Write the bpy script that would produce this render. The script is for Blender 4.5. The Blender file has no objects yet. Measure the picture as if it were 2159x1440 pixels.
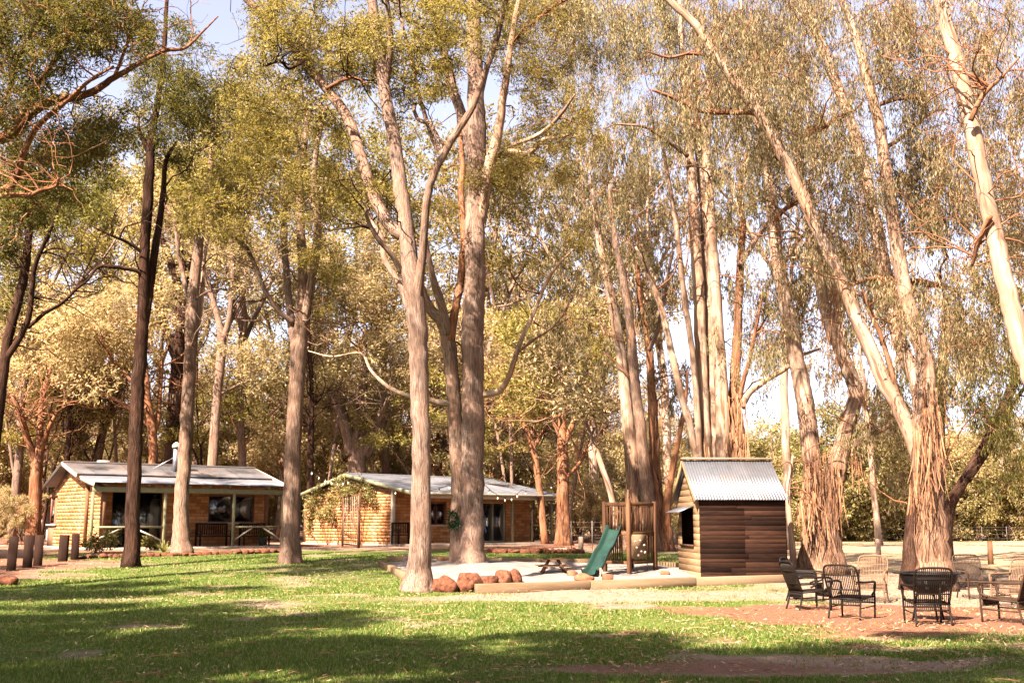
import bpy, bmesh, math, random
import numpy as np
from mathutils import Vector, Matrix

random.seed(7)
RNG = np.random.default_rng(7)
scene = bpy.context.scene
COL = scene.collection

# ------------------------------------------------------------------ camera, sky, sun, exposure
CAM_H = 1.6
FPX = 2399.0                      # focal length in photo pixels (2159 wide, 40 mm on 36 mm)
PITCH = math.atan(385.0 / FPX)
camd = bpy.data.cameras.new("camera")
cam = bpy.data.objects.new("camera", camd)
COL.objects.link(cam)
camd.sensor_width = 36.0
camd.lens = 36.0 * FPX / 2159.0
camd.clip_start = 0.1
camd.clip_end = 3000.0
cam.location = (0, 0, CAM_H)
cam.rotation_euler = (math.pi / 2 + PITCH, 0, 0)
scene.camera = cam

SUN_EL = math.radians(45)
SUN_TO = Vector((-0.56, -0.83, 0)).normalized()      # horizontal direction towards the sun
SUN_VEC = Vector((SUN_TO.x * math.cos(SUN_EL), SUN_TO.y * math.cos(SUN_EL), math.sin(SUN_EL)))
world = bpy.data.worlds.new("World")
scene.world = world
world.use_nodes = True
wn = world.node_tree
bg = wn.nodes["Background"]
sky = wn.nodes.new("ShaderNodeTexSky")
sky.sky_type = 'NISHITA'
sky.sun_disc = False
sky.sun_elevation = SUN_EL
sky.sun_rotation = math.atan2(SUN_TO.x, SUN_TO.y)
sky.air_density = 0.8
sky.dust_density = 3.0
sky.ozone_density = 0.6
hs = wn.nodes.new("ShaderNodeHueSaturation")
hs.inputs["Saturation"].default_value = 0.6
tint = wn.nodes.new("ShaderNodeMix")
tint.data_type = 'RGBA'
tint.blend_type = 'MULTIPLY'
tint.inputs[0].default_value = 1.0
tint.inputs[7].default_value = (1.03, 0.95, 1.0, 1)
wn.links.new(sky.outputs[0], hs.inputs["Color"])
wn.links.new(hs.outputs[0], tint.inputs[6])
wn.links.new(tint.outputs[2], bg.inputs["Color"])
bg.inputs["Strength"].default_value = 0.05

sund = bpy.data.lights.new("sun", 'SUN')
sund.energy = 5.0
sund.angle = math.radians(0.55)
sund.color = (1.0, 0.825, 0.70)
sun = bpy.data.objects.new("sun", sund)
COL.objects.link(sun)
sun.rotation_euler = SUN_VEC.to_track_quat('Z', 'Y').to_euler()
sun.location = (-30, -20, 40)

scene.view_settings.view_transform = 'Standard'
scene.view_settings.look = 'None'
scene.view_settings.gamma = 1.0
scene.view_settings.use_curve_mapping = False
scene.view_settings.exposure = 3.05
scene.render.engine = 'CYCLES'
scene.cycles.max_bounces = 8
scene.cycles.diffuse_bounces = 4
scene.cycles.transmission_bounces = 6
scene.cycles.transparent_max_bounces = 8
scene.cycles.use_denoising = True

# ------------------------------------------------------------------ photo-to-place conversions
FWD = np.array([0, math.cos(PITCH), math.sin(PITCH)])
UPV = np.array([0, -math.sin(PITCH), math.cos(PITCH)])

def ray(px, py):
    return FWD * FPX + np.array([1.0, 0, 0]) * (px - 1079.5) + UPV * (720.0 - py)

def P(px, py, Y):
    r = ray(px, py)
    return np.array([0, 0, CAM_H]) + r * (Y / r[1])

def sstep(a, b, x):
    t = np.clip((x - a) / (b - a), 0, 1)
    return t * t * (3 - 2 * t)

def gz(x, y):
    x = np.asarray(x, float); y = np.asarray(y, float)
    lft = 0.65 * sstep(20, 46, y)
    rgt = 0.34 * sstep(22, 60, y)
    k = sstep(6, 13, x)
    far = 0.4 * sstep(60, 260, y)
    return lft * (1 - k) + rgt * k + far

def G(px, py, d0=8.0, d1=260.0):
    """the point of the ground seen at a photo pixel"""
    r = ray(px, py)
    def h(Y):
        p = np.array([0, 0, CAM_H]) + r * (Y / r[1])
        return p[2] - float(gz(p[0], p[1]))
    lo, hi = d0, d1
    prev = lo
    for Y in np.arange(d0, d1, 0.5):
        if h(Y) < 0:
            hi = Y; lo = prev
            break
        prev = Y
    for _ in range(30):
        m = (lo + hi) / 2
        if h(m) > 0: lo = m
        else: hi = m
    p = np.array([0, 0, CAM_H]) + r * (lo / r[1])
    p[2] = float(gz(p[0], p[1]))
    return p

# ------------------------------------------------------------------ numeric noise
def hash2(ix, iy, s):
    n = (ix.astype(np.int64) * 374761393 + iy.astype(np.int64) * 668265263 + s * 1274126177) & 0x7fffffff
    n = ((n ^ (n >> 13)) * 1274126177) & 0x7fffffff
    return ((n ^ (n >> 16)) & 0xffff) / 65535.0

def vnoise(x, y, s=0):
    ix = np.floor(x); iy = np.floor(y)
    fx = x - ix; fy = y - iy
    fx = fx * fx * (3 - 2 * fx); fy = fy * fy * (3 - 2 * fy)
    a = hash2(ix, iy, s); b = hash2(ix + 1, iy, s); c = hash2(ix, iy + 1, s); d = hash2(ix + 1, iy + 1, s)
    return (a * (1 - fx) + b * fx) * (1 - fy) + (c * (1 - fx) + d * fx) * fy

def fbm(x, y, s=0, o=4):
    v = 0; a = 0.5
    for i in range(o):
        v = v + a * vnoise(x, y, s + i); x = x * 2.03; y = y * 2.03; a *= 0.5
    return v / (1 - 0.5 ** o)

# ------------------------------------------------------------------ mesh building
class Geo:
    """collects pieces of geometry, then makes ONE mesh of them"""
    def __init__(self):
        self.v = []; self.f = []; self.n = 0; self.attr = []; self.has_attr = False
    def add(self, verts, faces, attr=None):
        verts = np.asarray(verts, float).reshape(-1, 3)
        for fa in (faces if isinstance(faces, list) else [faces]):
            fa = np.asarray(fa, np.int64)
            self.f.append(fa + self.n)
        self.v.append(verts)
        if attr is not None:
            self.has_attr = True
            self.attr.append(np.asarray(attr, float).reshape(-1, 3))
        else:
            self.attr.append(verts.copy())
        self.n += len(verts)
        return self
    def box(self, lo, hi, rot=None, org=None):
        lo = np.array(lo, float); hi = np.array(hi, float)
        v = np.array([[lo[0] if i & 1 == 0 else hi[0], lo[1] if i & 2 == 0 else hi[1], lo[2] if i & 4 == 0 else hi[2]] for i in range(8)])
        if rot is not None:
            R = np.array(rot)
            c = np.array(org if org is not None else (lo + hi) / 2)
            v = (v - c) @ R.T + c
        self.add(v, np.array([[0, 2, 3, 1], [4, 5, 7, 6], [0, 1, 5, 4], [2, 6, 7, 3], [0, 4, 6, 2], [1, 3, 7, 5]]))
        return self
    def bar(self, a, b, w, t, up=(0, 0, 1)):
        """a squared bar from a to b, w wide, t thick"""
        a = np.array(a, float); b = np.array(b, float)
        d = b - a; L = np.linalg.norm(d); d = d / L
        up = np.array(up, float)
        if abs(d @ up) > 0.97: up = np.array([0, 1.0, 0])
        s = np.cross(d, up); s /= np.linalg.norm(s); u = np.cross(s, d)
        v = []
        for e in (a, b):
            for i, j in ((-1, -1), (1, -1), (1, 1), (-1, 1)):
                v.append(e + s * (i * w / 2) + u * (j * t / 2))
        self.add(v, np.array([[0, 1, 2, 3], [7, 6, 5, 4], [0, 4, 5, 1], [1, 5, 6, 2], [2, 6, 7, 3], [3, 7, 4, 0]]))
        return self
    def tube(self, pts, rad, sides=8, lob=None, cap=True):
        v, f, at = tube(pts, rad, sides, lob, cap)
        self.add(v, f, at)
        return self
    def mesh(self, name, smooth=False):
        me = bpy.data.meshes.new(name)
        if not self.v: return me
        V = np.concatenate(self.v)
        loops = []; starts = []; totals = []
        pos = 0
        for fa in self.f:
            if len(fa) == 0: continue
            m, k = fa.shape
            loops.append(fa.ravel()); starts.append(pos + np.arange(m) * k); totals.append(np.full(m, k)); pos += m * k
        L = np.concatenate(loops); S = np.concatenate(starts); T = np.concatenate(totals)
        me.vertices.add(len(V)); me.vertices.foreach_set("co", V.astype(np.float32).ravel())
        me.loops.add(len(L)); me.loops.foreach_set("vertex_index", L.astype(np.int32))
        me.polygons.add(len(S)); me.polygons.foreach_set("loop_start", S.astype(np.int32))
        me.polygons.foreach_set("loop_total", T.astype(np.int32))
        if smooth:
            me.polygons.foreach_set("use_smooth", np.ones(len(S), bool))
        if self.has_attr:
            A = np.concatenate(self.attr)
            at = me.attributes.new("bark", 'FLOAT_VECTOR', 'POINT')
            at.data.foreach_set("vector", A.astype(np.float32).ravel())
        me.update(calc_edges=True)
        return me

def tube(pts, rad, sides=8, lob=None, cap=True):
    pts = np.asarray(pts, float); rad = np.asarray(rad, float)
    n = len(pts)
    if rad.ndim == 0: rad = np.full(n, float(rad))
    tg = np.gradient(pts, axis=0)
    tg /= np.linalg.norm(tg, axis=1)[:, None] + 1e-9
    nrm = np.zeros((n, 3))
    a = np.array([1.0, 0, 0]) if abs(tg[0][0]) < 0.8 else np.array([0, 1.0, 0])
    nv = np.cross(tg[0], a); nv /= np.linalg.norm(nv)
    for i in range(n):
        nv = nv - tg[i] * (nv @ tg[i]); nv /= np.linalg.norm(nv) + 1e-9
        nrm[i] = nv
    bi = np.cross(tg, nrm)
    th = np.arange(sides) * 2 * math.pi / sides
    seg = np.concatenate([[0], np.cumsum(np.linalg.norm(np.diff(pts, axis=0), axis=1))])
    R = np.repeat(rad[:, None], sides, 1)
    if lob is not None:
        R = R * lob(th[None, :], seg[:, None])
    c = np.cos(th)[None, :, None]; s = np.sin(th)[None, :, None]
    V = pts[:, None, :] + R[:, :, None] * (nrm[:, None, :] * c + bi[:, None, :] * s)
    A = np.stack([R * np.cos(th), R * np.sin(th), np.repeat(seg[:, None], sides, 1)], -1)
    i = np.arange(n - 1)[:, None] * sides; j = np.arange(sides)[None, :]; j2 = (j + 1) % sides
    F = np.stack([i + j, i + j2, i + sides + j2, i + sides + j], -1).reshape(-1, 4)
    faces = [F]
    V = V.reshape(-1, 3); A = A.reshape(-1, 3)
    if cap:
        faces.append(np.array([list(range(sides))[::-1], [(n - 1) * sides + k for k in range(sides)]]))
    return V, faces, A

def catmull(pts, n):
    """a smooth curve of n points through pts (any width of rows)"""
    p = np.asarray(pts, float)
    m = len(p)
    if m == 2:
        t = np.linspace(0, 1, n)[:, None]
        return p[0] * (1 - t) + p[1] * t
    e = np.vstack([2 * p[0] - p[1], p, 2 * p[-1] - p[-2]])
    ts = np.linspace(0, m - 1 - 1e-6, n)
    out = []
    for t in ts:
        i = int(t); u = t - i
        a, b, c, d = e[i], e[i + 1], e[i + 2], e[i + 3]
        out.append(0.5 * ((2 * b) + (-a + c) * u + (2 * a - 5 * b + 4 * c - d) * u * u + (-a + 3 * b - 3 * c + d) * u ** 3))
    return np.array(out)

# ------------------------------------------------------------------ object helpers
def link(name, me, mat=None, parent=None, loc=None, kind=None):
    o = bpy.data.objects.new(name, me)
    COL.objects.link(o)
    if mat is not None and hasattr(me, 'materials') and len(me.materials) == 0:
        me.materials.append(mat)
    if parent is not None: o.parent = parent
    if loc is not None: o.location = loc
    if kind: o["kind"] = kind
    return o

ORD = ("first second third fourth fifth sixth seventh eighth ninth tenth eleventh twelfth thirteenth fourteenth fifteenth sixteenth "
       "seventeenth eighteenth nineteenth twentieth twenty-first twenty-second twenty-third twenty-fourth twenty-fifth twenty-sixth "
       "twenty-seventh twenty-eighth twenty-ninth thirtieth").split()

def tag(o, label, cat, group=None):
    o["label"] = label; o["category"] = cat
    if group: o["group"] = group
    return o

def thing(name, label, cat, loc=(0, 0, 0), rz=0.0, group=None):
    o = bpy.data.objects.new(name, None)
    o.empty_display_size = 0.2
    COL.objects.link(o)
    o.location = loc; o.rotation_euler = (0, 0, rz)
    return tag(o, label, cat, group)

def bevel_me(me, w=0.01, seg=1):
    bm = bmesh.new(); bm.from_mesh(me)
    bmesh.ops.bevel(bm, geom=bm.edges[:] , offset=w, segments=seg, affect='EDGES', clamp_overlap=True)
    bm.to_mesh(me); bm.free(); me.update()
    return me

def copy_tree(o, parent=None):
    c = o.copy(); COL.objects.link(c)
    if parent is not None: c.parent = parent
    for ch in list(o.children): copy_tree(ch, c)
    return c

# ------------------------------------------------------------------ materials
def newmat(name):
    m = bpy.data.materials.new(name); m.use_nodes = True
    nt = m.node_tree; nt.nodes.clear()
    out = nt.nodes.new("ShaderNodeOutputMaterial")
    return m, nt, out

def N(nt, typ, **kw):
    n = nt.nodes.new(typ)
    for k, v in kw.items():
        if k.startswith("i_"):
            key = k[2:]
            n.inputs[int(key) if key.isdigit() else key.replace("_", " ")].default_value = v
        else: setattr(n, k, v)
    return n

def ramp(nt, fac, stops):
    r = nt.nodes.new("ShaderNodeValToRGB")
    el = r.color_ramp.elements
    while len(el) > 1: el.remove(el[-1])
    el[0].position = stops[0][0]; el[0].color = (*stops[0][1], 1)
    for p, c in stops[1:]:
        e = el.new(p); e.color = (*c, 1)
    nt.links.new(fac, r.inputs[0])
    return r.outputs[0]

def mixc(nt, fac, a, b, mode='MIX'):
    m = nt.nodes.new("ShaderNodeMix"); m.data_type = 'RGBA'; m.blend_type = mode
    for sock, val in ((0, fac), (6, a), (7, b)):
        if hasattr(val, 'is_output'): nt.links.new(val, m.inputs[sock])
        elif sock == 0: m.inputs[0].default_value = val
        else: m.inputs[sock].default_value = (*val, 1)
    return m.outputs[2]

def principled(nt, out, col, rough=0.8, bump=None, bstr=0.3, bdist=0.02, metal=0.0, spec=0.3):
    b = nt.nodes.new("ShaderNodeBsdfPrincipled")
    if hasattr(col, 'is_output'): nt.links.new(col, b.inputs["Base Color"])
    else: b.inputs["Base Color"].default_value = (*col, 1)
    if hasattr(rough, 'is_output'): nt.links.new(rough, b.inputs["Roughness"])
    else: b.inputs["Roughness"].default_value = rough
    b.inputs["Metallic"].default_value = metal
    b.inputs["Specular IOR Level"].default_value = spec
    if bump is not None:
        bp = nt.nodes.new("ShaderNodeBump"); bp.inputs["Strength"].default_value = bstr; bp.inputs["Distance"].default_value = bdist
        nt.links.new(bump, bp.inputs["Height"]); nt.links.new(bp.outputs[0], b.inputs["Normal"])
    nt.links.new(b.outputs[0], out.inputs[0])
    return b

def noise(nt, vec, scale, detail=4, rough=0.6, dist=0.0):
    n = nt.nodes.new("ShaderNodeTexNoise")
    n.inputs["Scale"].default_value = scale; n.inputs["Detail"].default_value = detail
    n.inputs["Roughness"].default_value = rough; n.inputs["Distortion"].default_value = dist
    if vec is not None: nt.links.new(vec, n.inputs["Vector"])
    return n.outputs["Fac"]

def mapping(nt, vec, scale):
    m = nt.nodes.new("ShaderNodeMapping"); m.inputs["Scale"].default_value = scale
    nt.links.new(vec, m.inputs["Vector"])
    return m.outputs[0]

def objcoord(nt):
    return nt.nodes.new("ShaderNodeTexCoord").outputs["Object"]

def mat_bark(name, dark, mid, pale, patch, patch_amt=0.5, furrow=26.0, stretch=0.12, bstr=0.6, bdist=0.03, streak=0.0, base=None, psharp=0.10, pscale=3.0):
    m, nt, out = newmat(name)
    at = N(nt, "ShaderNodeAttribute", attribute_name="bark").outputs["Vector"]
    inf = nt.nodes.new("ShaderNodeObjectInfo")
    add = N(nt, "ShaderNodeVectorMath", operation='ADD')
    nt.links.new(at, add.inputs[0])
    mul = N(nt, "ShaderNodeMath", operation='MULTIPLY'); mul.inputs[1].default_value = 37.0
    nt.links.new(inf.outputs["Random"], mul.inputs[0])
    nt.links.new(mul.outputs[0], add.inputs[1])
    vec = add.outputs[0]
    fine = noise(nt, mapping(nt, vec, (1, 1, stretch)), furrow, 5, 0.65, 0.4)
    c = ramp(nt, fine, [(0.36, dark), (0.47, mid), (0.62, pale)])
    big = noise(nt, mapping(nt, vec, (1, 1, 0.35)), pscale, 5, 0.6, 0.8)
    pf = ramp(nt, big, [(0.5 - psharp, (0, 0, 0)), (0.5 + psharp, (1, 1, 1))])
    pm = N(nt, "ShaderNodeMath", operation='MULTIPLY'); pm.inputs[1].default_value = patch_amt
    nt.links.new(pf, pm.inputs[0])
    c = mixc(nt, pm.outputs[0], c, patch)
    if streak:
        st = noise(nt, mapping(nt, vec, (1, 1, 0.05)), 14.0, 3, 0.6, 0.3)
        sf = ramp(nt, st, [(0.58, (0, 0, 0)), (0.66, (1, 1, 1))])
        sm = N(nt, "ShaderNodeMath", operation='MULTIPLY'); sm.inputs[1].default_value = streak
        nt.links.new(sf, sm.inputs[0])
        c = mixc(nt, sm.outputs[0], c, dark)
    stain = noise(nt, mapping(nt, vec, (1, 1, 0.22)), 1.5, 5, 0.65, 1.2)
    c = mixc(nt, 1.0, c, ramp(nt, stain, [(0.34, (0.42, 0.40, 0.38)), (0.47, (0.95, 0.95, 0.95)), (0.66, (1.25, 1.22, 1.18))]), 'MULTIPLY')
    lich = noise(nt, vec, 5.5, 4, 0.7, 0.5)
    c = mixc(nt, ramp(nt, lich, [(0.66, (0, 0, 0)), (0.72, (0.5, 0.5, 0.5))]), c, tuple(min(1, x * 1.2) for x in pale))
    if base:
        L0, cd, cp = base
        sx = N(nt, "ShaderNodeSeparateXYZ"); nt.links.new(at, sx.inputs[0])
        fib = noise(nt, mapping(nt, vec, (1, 1, 0.035)), 26.0, 5, 0.7, 0.3)
        ma = N(nt, "ShaderNodeMath", operation='MULTIPLY_ADD'); ma.inputs[1].default_value = L0 * 2.2; ma.inputs[2].default_value = -L0 * 1.1
        nt.links.new(fib, ma.inputs[0])
        sb = N(nt, "ShaderNodeMath", operation='ADD'); nt.links.new(ma.outputs[0], sb.inputs[0]); nt.links.new(sx.outputs[2], sb.inputs[1])
        mr = N(nt, "ShaderNodeMapRange"); mr.inputs["From Min"].default_value = L0 * 0.75; mr.inputs["From Max"].default_value = L0 * 1.25
        mr.inputs["To Min"].default_value = 1.0; mr.inputs["To Max"].default_value = 0.0
        nt.links.new(sb.outputs[0], mr.inputs["Value"])
        c = mixc(nt, mr.outputs[0], c, ramp(nt, fib, [(0.36, cd), (0.5, tuple((a + b) / 2 for a, b in zip(cd, cp))), (0.62, cp)]))
    principled(nt, out, c, 0.9, fine, bstr, bdist, spec=0.04)
    return m

def mat_leaf(name, cols, trans=0.4, tcol=(0.25, 0.2, 0.03), rough=0.5):
    m, nt, out = newmat(name)
    geo = nt.nodes.new("ShaderNodeNewGeometry")
    inf = nt.nodes.new("ShaderNodeObjectInfo")
    c = ramp(nt, geo.outputs["Random Per Island"], [(i / (len(cols) - 1) * 0.98, cc) for i, cc in enumerate(cols)])
    hsn = nt.nodes.new("ShaderNodeHueSaturation")
    mr = N(nt, "ShaderNodeMapRange"); mr.inputs["To Min"].default_value = 0.75; mr.inputs["To Max"].default_value = 1.3
    nt.links.new(inf.outputs["Random"], mr.inputs["Value"]); nt.links.new(mr.outputs[0], hsn.inputs["Value"])
    r2 = N(nt, "ShaderNodeMath", operation='MULTIPLY'); r2.inputs[1].default_value = 7.31
    r3 = N(nt, "ShaderNodeMath", operation='FRACT'); nt.links.new(inf.outputs["Random"], r2.inputs[0]); nt.links.new(r2.outputs[0], r3.inputs[0])
    mh = N(nt, "ShaderNodeMapRange"); mh.inputs["To Min"].default_value = 0.482; mh.inputs["To Max"].default_value = 0.508
    nt.links.new(r3.outputs[0], mh.inputs["Value"]); nt.links.new(mh.outputs[0], hsn.inputs["Hue"])
    nt.links.new(c, hsn.inputs["Color"])
    b = nt.nodes.new("ShaderNodeBsdfPrincipled")
    nt.links.new(hsn.outputs[0], b.inputs["Base Color"])
    b.inputs["Roughness"].default_value = rough; b.inputs["Specular IOR Level"].default_value = 0.12
    t = nt.nodes.new("ShaderNodeBsdfTranslucent")
    tc = mixc(nt, 0.55, hsn.outputs[0], tcol)
    nt.links.new(tc, t.inputs["Color"])
    mx = nt.nodes.new("ShaderNodeMixShader"); mx.inputs[0].default_value = trans
    nt.links.new(b.outputs[0], mx.inputs[1]); nt.links.new(t.outputs[0], mx.inputs[2])
    nt.links.new(mx.outputs[0], out.inputs[0])
    return m

def mat_wood(name, dark, pale, scale=9.0, axis='X', rough=0.75, vary=0.5, bstr=0.3):
    m, nt, out = newmat(name)
    co = objcoord(nt)
    inf = nt.nodes.new("ShaderNodeObjectInfo")
    add = N(nt, "ShaderNodeVectorMath", operation='ADD')
    mul = N(nt, "ShaderNodeMath", operation='MULTIPLY'); mul.inputs[1].default_value = 53.0
    nt.links.new(inf.outputs["Random"], mul.inputs[0]); nt.links.new(co, add.inputs[0]); nt.links.new(mul.outputs[0], add.inputs[1])
    st = {'X': (0.12, 1, 1), 'Y': (1, 0.12, 1), 'Z': (1, 1, 0.12)}[axis]
    n1 = noise(nt, mapping(nt, add.outputs[0], st), scale * 3, 5, 0.65, 0.5)
    n2 = noise(nt, mapping(nt, add.outputs[0], st), scale * 0.5, 3, 0.5, 0.3)
    c = ramp(nt, n1, [(0.3, dark), (0.7, pale)])
    c2 = ramp(nt, n2, [(0.35, tuple(x * 0.6 for x in dark)), (0.65, pale)])
    c = mixc(nt, 0.45, c, c2)
    hsn = nt.nodes.new("ShaderNodeHueSaturation")
    mr = N(nt, "ShaderNodeMapRange"); mr.inputs["To Min"].default_value = 1 - vary; mr.inputs["To Max"].default_value = 1 + vary
    nt.links.new(inf.outputs["Random"], mr.inputs["Value"]); nt.links.new(mr.outputs[0], hsn.inputs["Value"])
    nt.links.new(c, hsn.inputs["Color"])
    principled(nt, out, hsn.outputs[0], rough, n1, bstr, 0.01, spec=0.05)
    return m

def mat_plain(name, col, rough=0.6, metal=0.0, var=0.25, scale=6.0, bstr=0.15, spec=0.10):
    m, nt, out = newmat(name)
    n1 = noise(nt, objcoord(nt), scale, 5, 0.65, 0.3)
    c = ramp(nt, n1, [(0.3, tuple(x * (1 - var) for x in col)), (0.7, tuple(min(1, x * (1 + var)) for x in col))])
    principled(nt, out, c, rough, n1, bstr, 0.01, metal, spec)
    return m

def mat_glass(name):
    m, nt, out = newmat(name)
    tr = N(nt, "ShaderNodeBsdfTransparent"); tr.inputs[0].default_value = (0.90, 0.92, 0.91, 1)
    gl = N(nt, "ShaderNodeBsdfGlossy"); gl.inputs["Roughness"].default_value = 0.03; gl.inputs[0].default_value = (0.9, 0.93, 0.95, 1)
    fr = N(nt, "ShaderNodeFresnel"); fr.inputs[0].default_value = 1.75
    mx = N(nt, "ShaderNodeMixShader")
    nt.links.new(fr.outputs[0], mx.inputs[0]); nt.links.new(tr.outputs[0], mx.inputs[1]); nt.links.new(gl.outputs[0], mx.inputs[2])
    nt.links.new(mx.outputs[0], out.inputs[0])
    return m

def mat_brick(name):
    m, nt, out = newmat(name)
    inf = nt.nodes.new("ShaderNodeObjectInfo"); geo = nt.nodes.new("ShaderNodeNewGeometry")
    ad = N(nt, "ShaderNodeMath", operation='ADD'); fr = N(nt, "ShaderNodeMath", operation='FRACT')
    nt.links.new(inf.outputs["Random"], ad.inputs[0]); nt.links.new(geo.outputs["Random Per Island"], ad.inputs[1]); nt.links.new(ad.outputs[0], fr.inputs[0])
    base = ramp(nt, fr.outputs[0], [(0.0, (0.125, 0.046, 0.014)), (0.35, (0.27, 0.112, 0.038)), (0.7, (0.32, 0.145, 0.055)), (1.0, (0.40, 0.22, 0.11))])
    n1 = noise(nt, geo.outputs["Position"], 16.0, 6, 0.7, 0.2)
    n2 = noise(nt, geo.outputs["Position"], 1.1, 4, 0.6, 0.4)
    c = mixc(nt, 0.4, base, ramp(nt, n1, [(0.3, (0.15, 0.058, 0.02)), (0.7, (0.41, 0.215, 0.095))]))
    wf = ramp(nt, n2, [(0.52, (0, 0, 0)), (0.7, (0.35, 0.35, 0.35))])
    c = mixc(nt, wf, c, (0.48, 0.34, 0.21))
    principled(nt, out, c, 0.9, n1, 0.4, 0.01, spec=0.04)
    return m

def mat_iron(name, col=(0.52, 0.53, 0.54), rust=0.15, rough=0.38, metal=0.55):
    m, nt, out = newmat(name)
    geo = nt.nodes.new("ShaderNodeNewGeometry")
    inf = nt.nodes.new("ShaderNodeObjectInfo")
    n1 = noise(nt, geo.outputs["Position"], 2.2, 6, 0.7, 0.6)
    n2 = noise(nt, geo.outputs["Position"], 0.7, 4, 0.6, 0.8)
    c = ramp(nt, n1, [(0.3, tuple(x * 0.72 for x in col)), (0.7, tuple(min(1, x * 1.15) for x in col))])
    rf = ramp(nt, n2, [(0.5, (0, 0, 0)), (0.72, (rust, rust, rust))])
    c = mixc(nt, rf, c, (0.30, 0.19, 0.12))
    hsn = nt.nodes.new("ShaderNodeHueSaturation")
    mr = N(nt, "ShaderNodeMapRange"); mr.inputs["To Min"].default_value = 0.85; mr.inputs["To Max"].default_value = 1.1
    nt.links.new(inf.outputs["Random"], mr.inputs["Value"]); nt.links.new(mr.outputs[0], hsn.inputs["Value"]); nt.links.new(c, hsn.inputs["Color"])
    principled(nt, out, hsn.outputs[0], rough, n1, 0.05, 0.01, metal, 0.4)
    return m

M = {}
M['bark_grey'] = mat_bark("bark_grey", (0.0468, 0.0288, 0.0216), (0.1332, 0.0936, 0.0706), (0.2232, 0.1692, 0.1332), (0.1728, 0.1044, 0.0720), 0.55, 42, 0.10, 1.0, 0.04)
M['bark_warm'] = mat_bark("bark_warm", (0.0396, 0.0245, 0.0173), (0.1224, 0.0828, 0.0590), (0.2088, 0.1548, 0.1188), (0.1512, 0.0878, 0.0576), 0.6, 36, 0.10, 1.0, 0.04)
M['bark_dark'] = mat_bark("bark_dark", (0.0078, 0.0045, 0.0034), (0.0269, 0.0151, 0.0101), (0.0560, 0.0336, 0.0235), (0.0336, 0.0146, 0.0084), 0.5, 34, 0.10, 1.0, 0.04)  # dark bark; the left trunk's shade is put into the colour too
M['bark_gum'] = mat_bark("bark_gum", (0.1152, 0.0612, 0.0374), (0.2232, 0.1620, 0.1152), (0.2808, 0.2196, 0.1692), (0.1944, 0.1188, 0.0756), 0.65, 9, 0.08, 0.3, 0.02, streak=0.5, psharp=0.035, pscale=2.2)
M['bark_gum_base'] = mat_bark("bark_gum_base", (0.1152, 0.0612, 0.0374), (0.2232, 0.1620, 0.1152), (0.2808, 0.2196, 0.1692), (0.1944, 0.1188, 0.0756), 0.65, 9, 0.08, 0.8, 0.05, streak=0.5, psharp=0.035, pscale=2.2, base=(4.2, (0.0252, 0.0115, 0.0065), (0.1944, 0.1188, 0.0756)))
M['bark_shaggy'] = mat_bark("bark_shaggy", (0.0368, 0.0176, 0.0096), (0.1264, 0.0632, 0.0344), (0.2112, 0.1264, 0.0736), (0.1584, 0.0688, 0.0320), 0.6, 22, 0.05, 1.0, 0.05)
M['bark_red'] = mat_bark("bark_red", (0.0424, 0.0168, 0.0096), (0.1264, 0.0584, 0.0304), (0.2008, 0.1136, 0.0664), (0.1640, 0.0688, 0.0320), 0.6, 18, 0.14, 0.8, 0.035)
M['strip'] = mat_plain("bark_strip", (0.192, 0.100, 0.052), 0.9, var=0.5, scale=3)
M['leaf_olive'] = mat_leaf("leaf_olive", [(0.025, 0.022, 0.005), (0.092, 0.082, 0.018), (0.150, 0.128, 0.034), (0.24, 0.18, 0.070)], 0.40, (0.42, 0.33, 0.055))
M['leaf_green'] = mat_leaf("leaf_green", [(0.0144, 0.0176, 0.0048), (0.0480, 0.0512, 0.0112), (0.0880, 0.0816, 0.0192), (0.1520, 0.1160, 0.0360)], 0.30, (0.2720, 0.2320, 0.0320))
M['leaf_grey'] = mat_leaf("leaf_grey", [(0.022, 0.021, 0.008), (0.085, 0.074, 0.028), (0.16, 0.132, 0.060), (0.27, 0.19, 0.105)], 0.30, (0.34, 0.26, 0.09), 0.6)
M['leaf_pale'] = mat_leaf("leaf_pale", [(0.070, 0.058, 0.017), (0.19, 0.158, 0.058), (0.29, 0.236, 0.112), (0.38, 0.28, 0.165)], 0.48, (0.55, 0.43, 0.17))  # paleness puts the backlit brightness of distant leaves into the colour
M['leaf_bush'] = mat_leaf("leaf_bush", [(0.045, 0.042, 0.012), (0.12, 0.108, 0.034), (0.20, 0.17, 0.06), (0.27, 0.205, 0.10)], 0.36, (0.40, 0.33, 0.08))
M['brick'] = mat_brick("mud_brick")
M['mortar'] = mat_plain("mortar", (0.135, 0.073, 0.040), 0.95, scale=12)
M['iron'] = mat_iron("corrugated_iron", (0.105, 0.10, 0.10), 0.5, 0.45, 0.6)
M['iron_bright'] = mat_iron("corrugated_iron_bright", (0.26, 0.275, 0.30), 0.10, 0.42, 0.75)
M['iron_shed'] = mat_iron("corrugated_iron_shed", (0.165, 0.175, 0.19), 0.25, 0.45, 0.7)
M['sage'] = mat_plain("sage_paint", (0.1470, 0.1436, 0.0824), 0.55, var=0.2)
M['cream'] = mat_plain("cream_paint", (0.3366, 0.3060, 0.2329), 0.55, var=0.12)
M['maroon'] = mat_plain("brown_frame", (0.115, 0.048, 0.03), 0.5)
M['dark_frame'] = mat_plain("dark_frame", (0.035, 0.028, 0.022), 0.4)
M['room'] = mat_plain("room_dark", (0.05, 0.04, 0.032), 0.9)  # dark colour stands in for the shade inside the rooms
M['curtain'] = mat_plain("curtain", (0.70, 0.60, 0.50), 0.9, var=0.1)
M['glass'] = mat_glass("window_glass")
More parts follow.
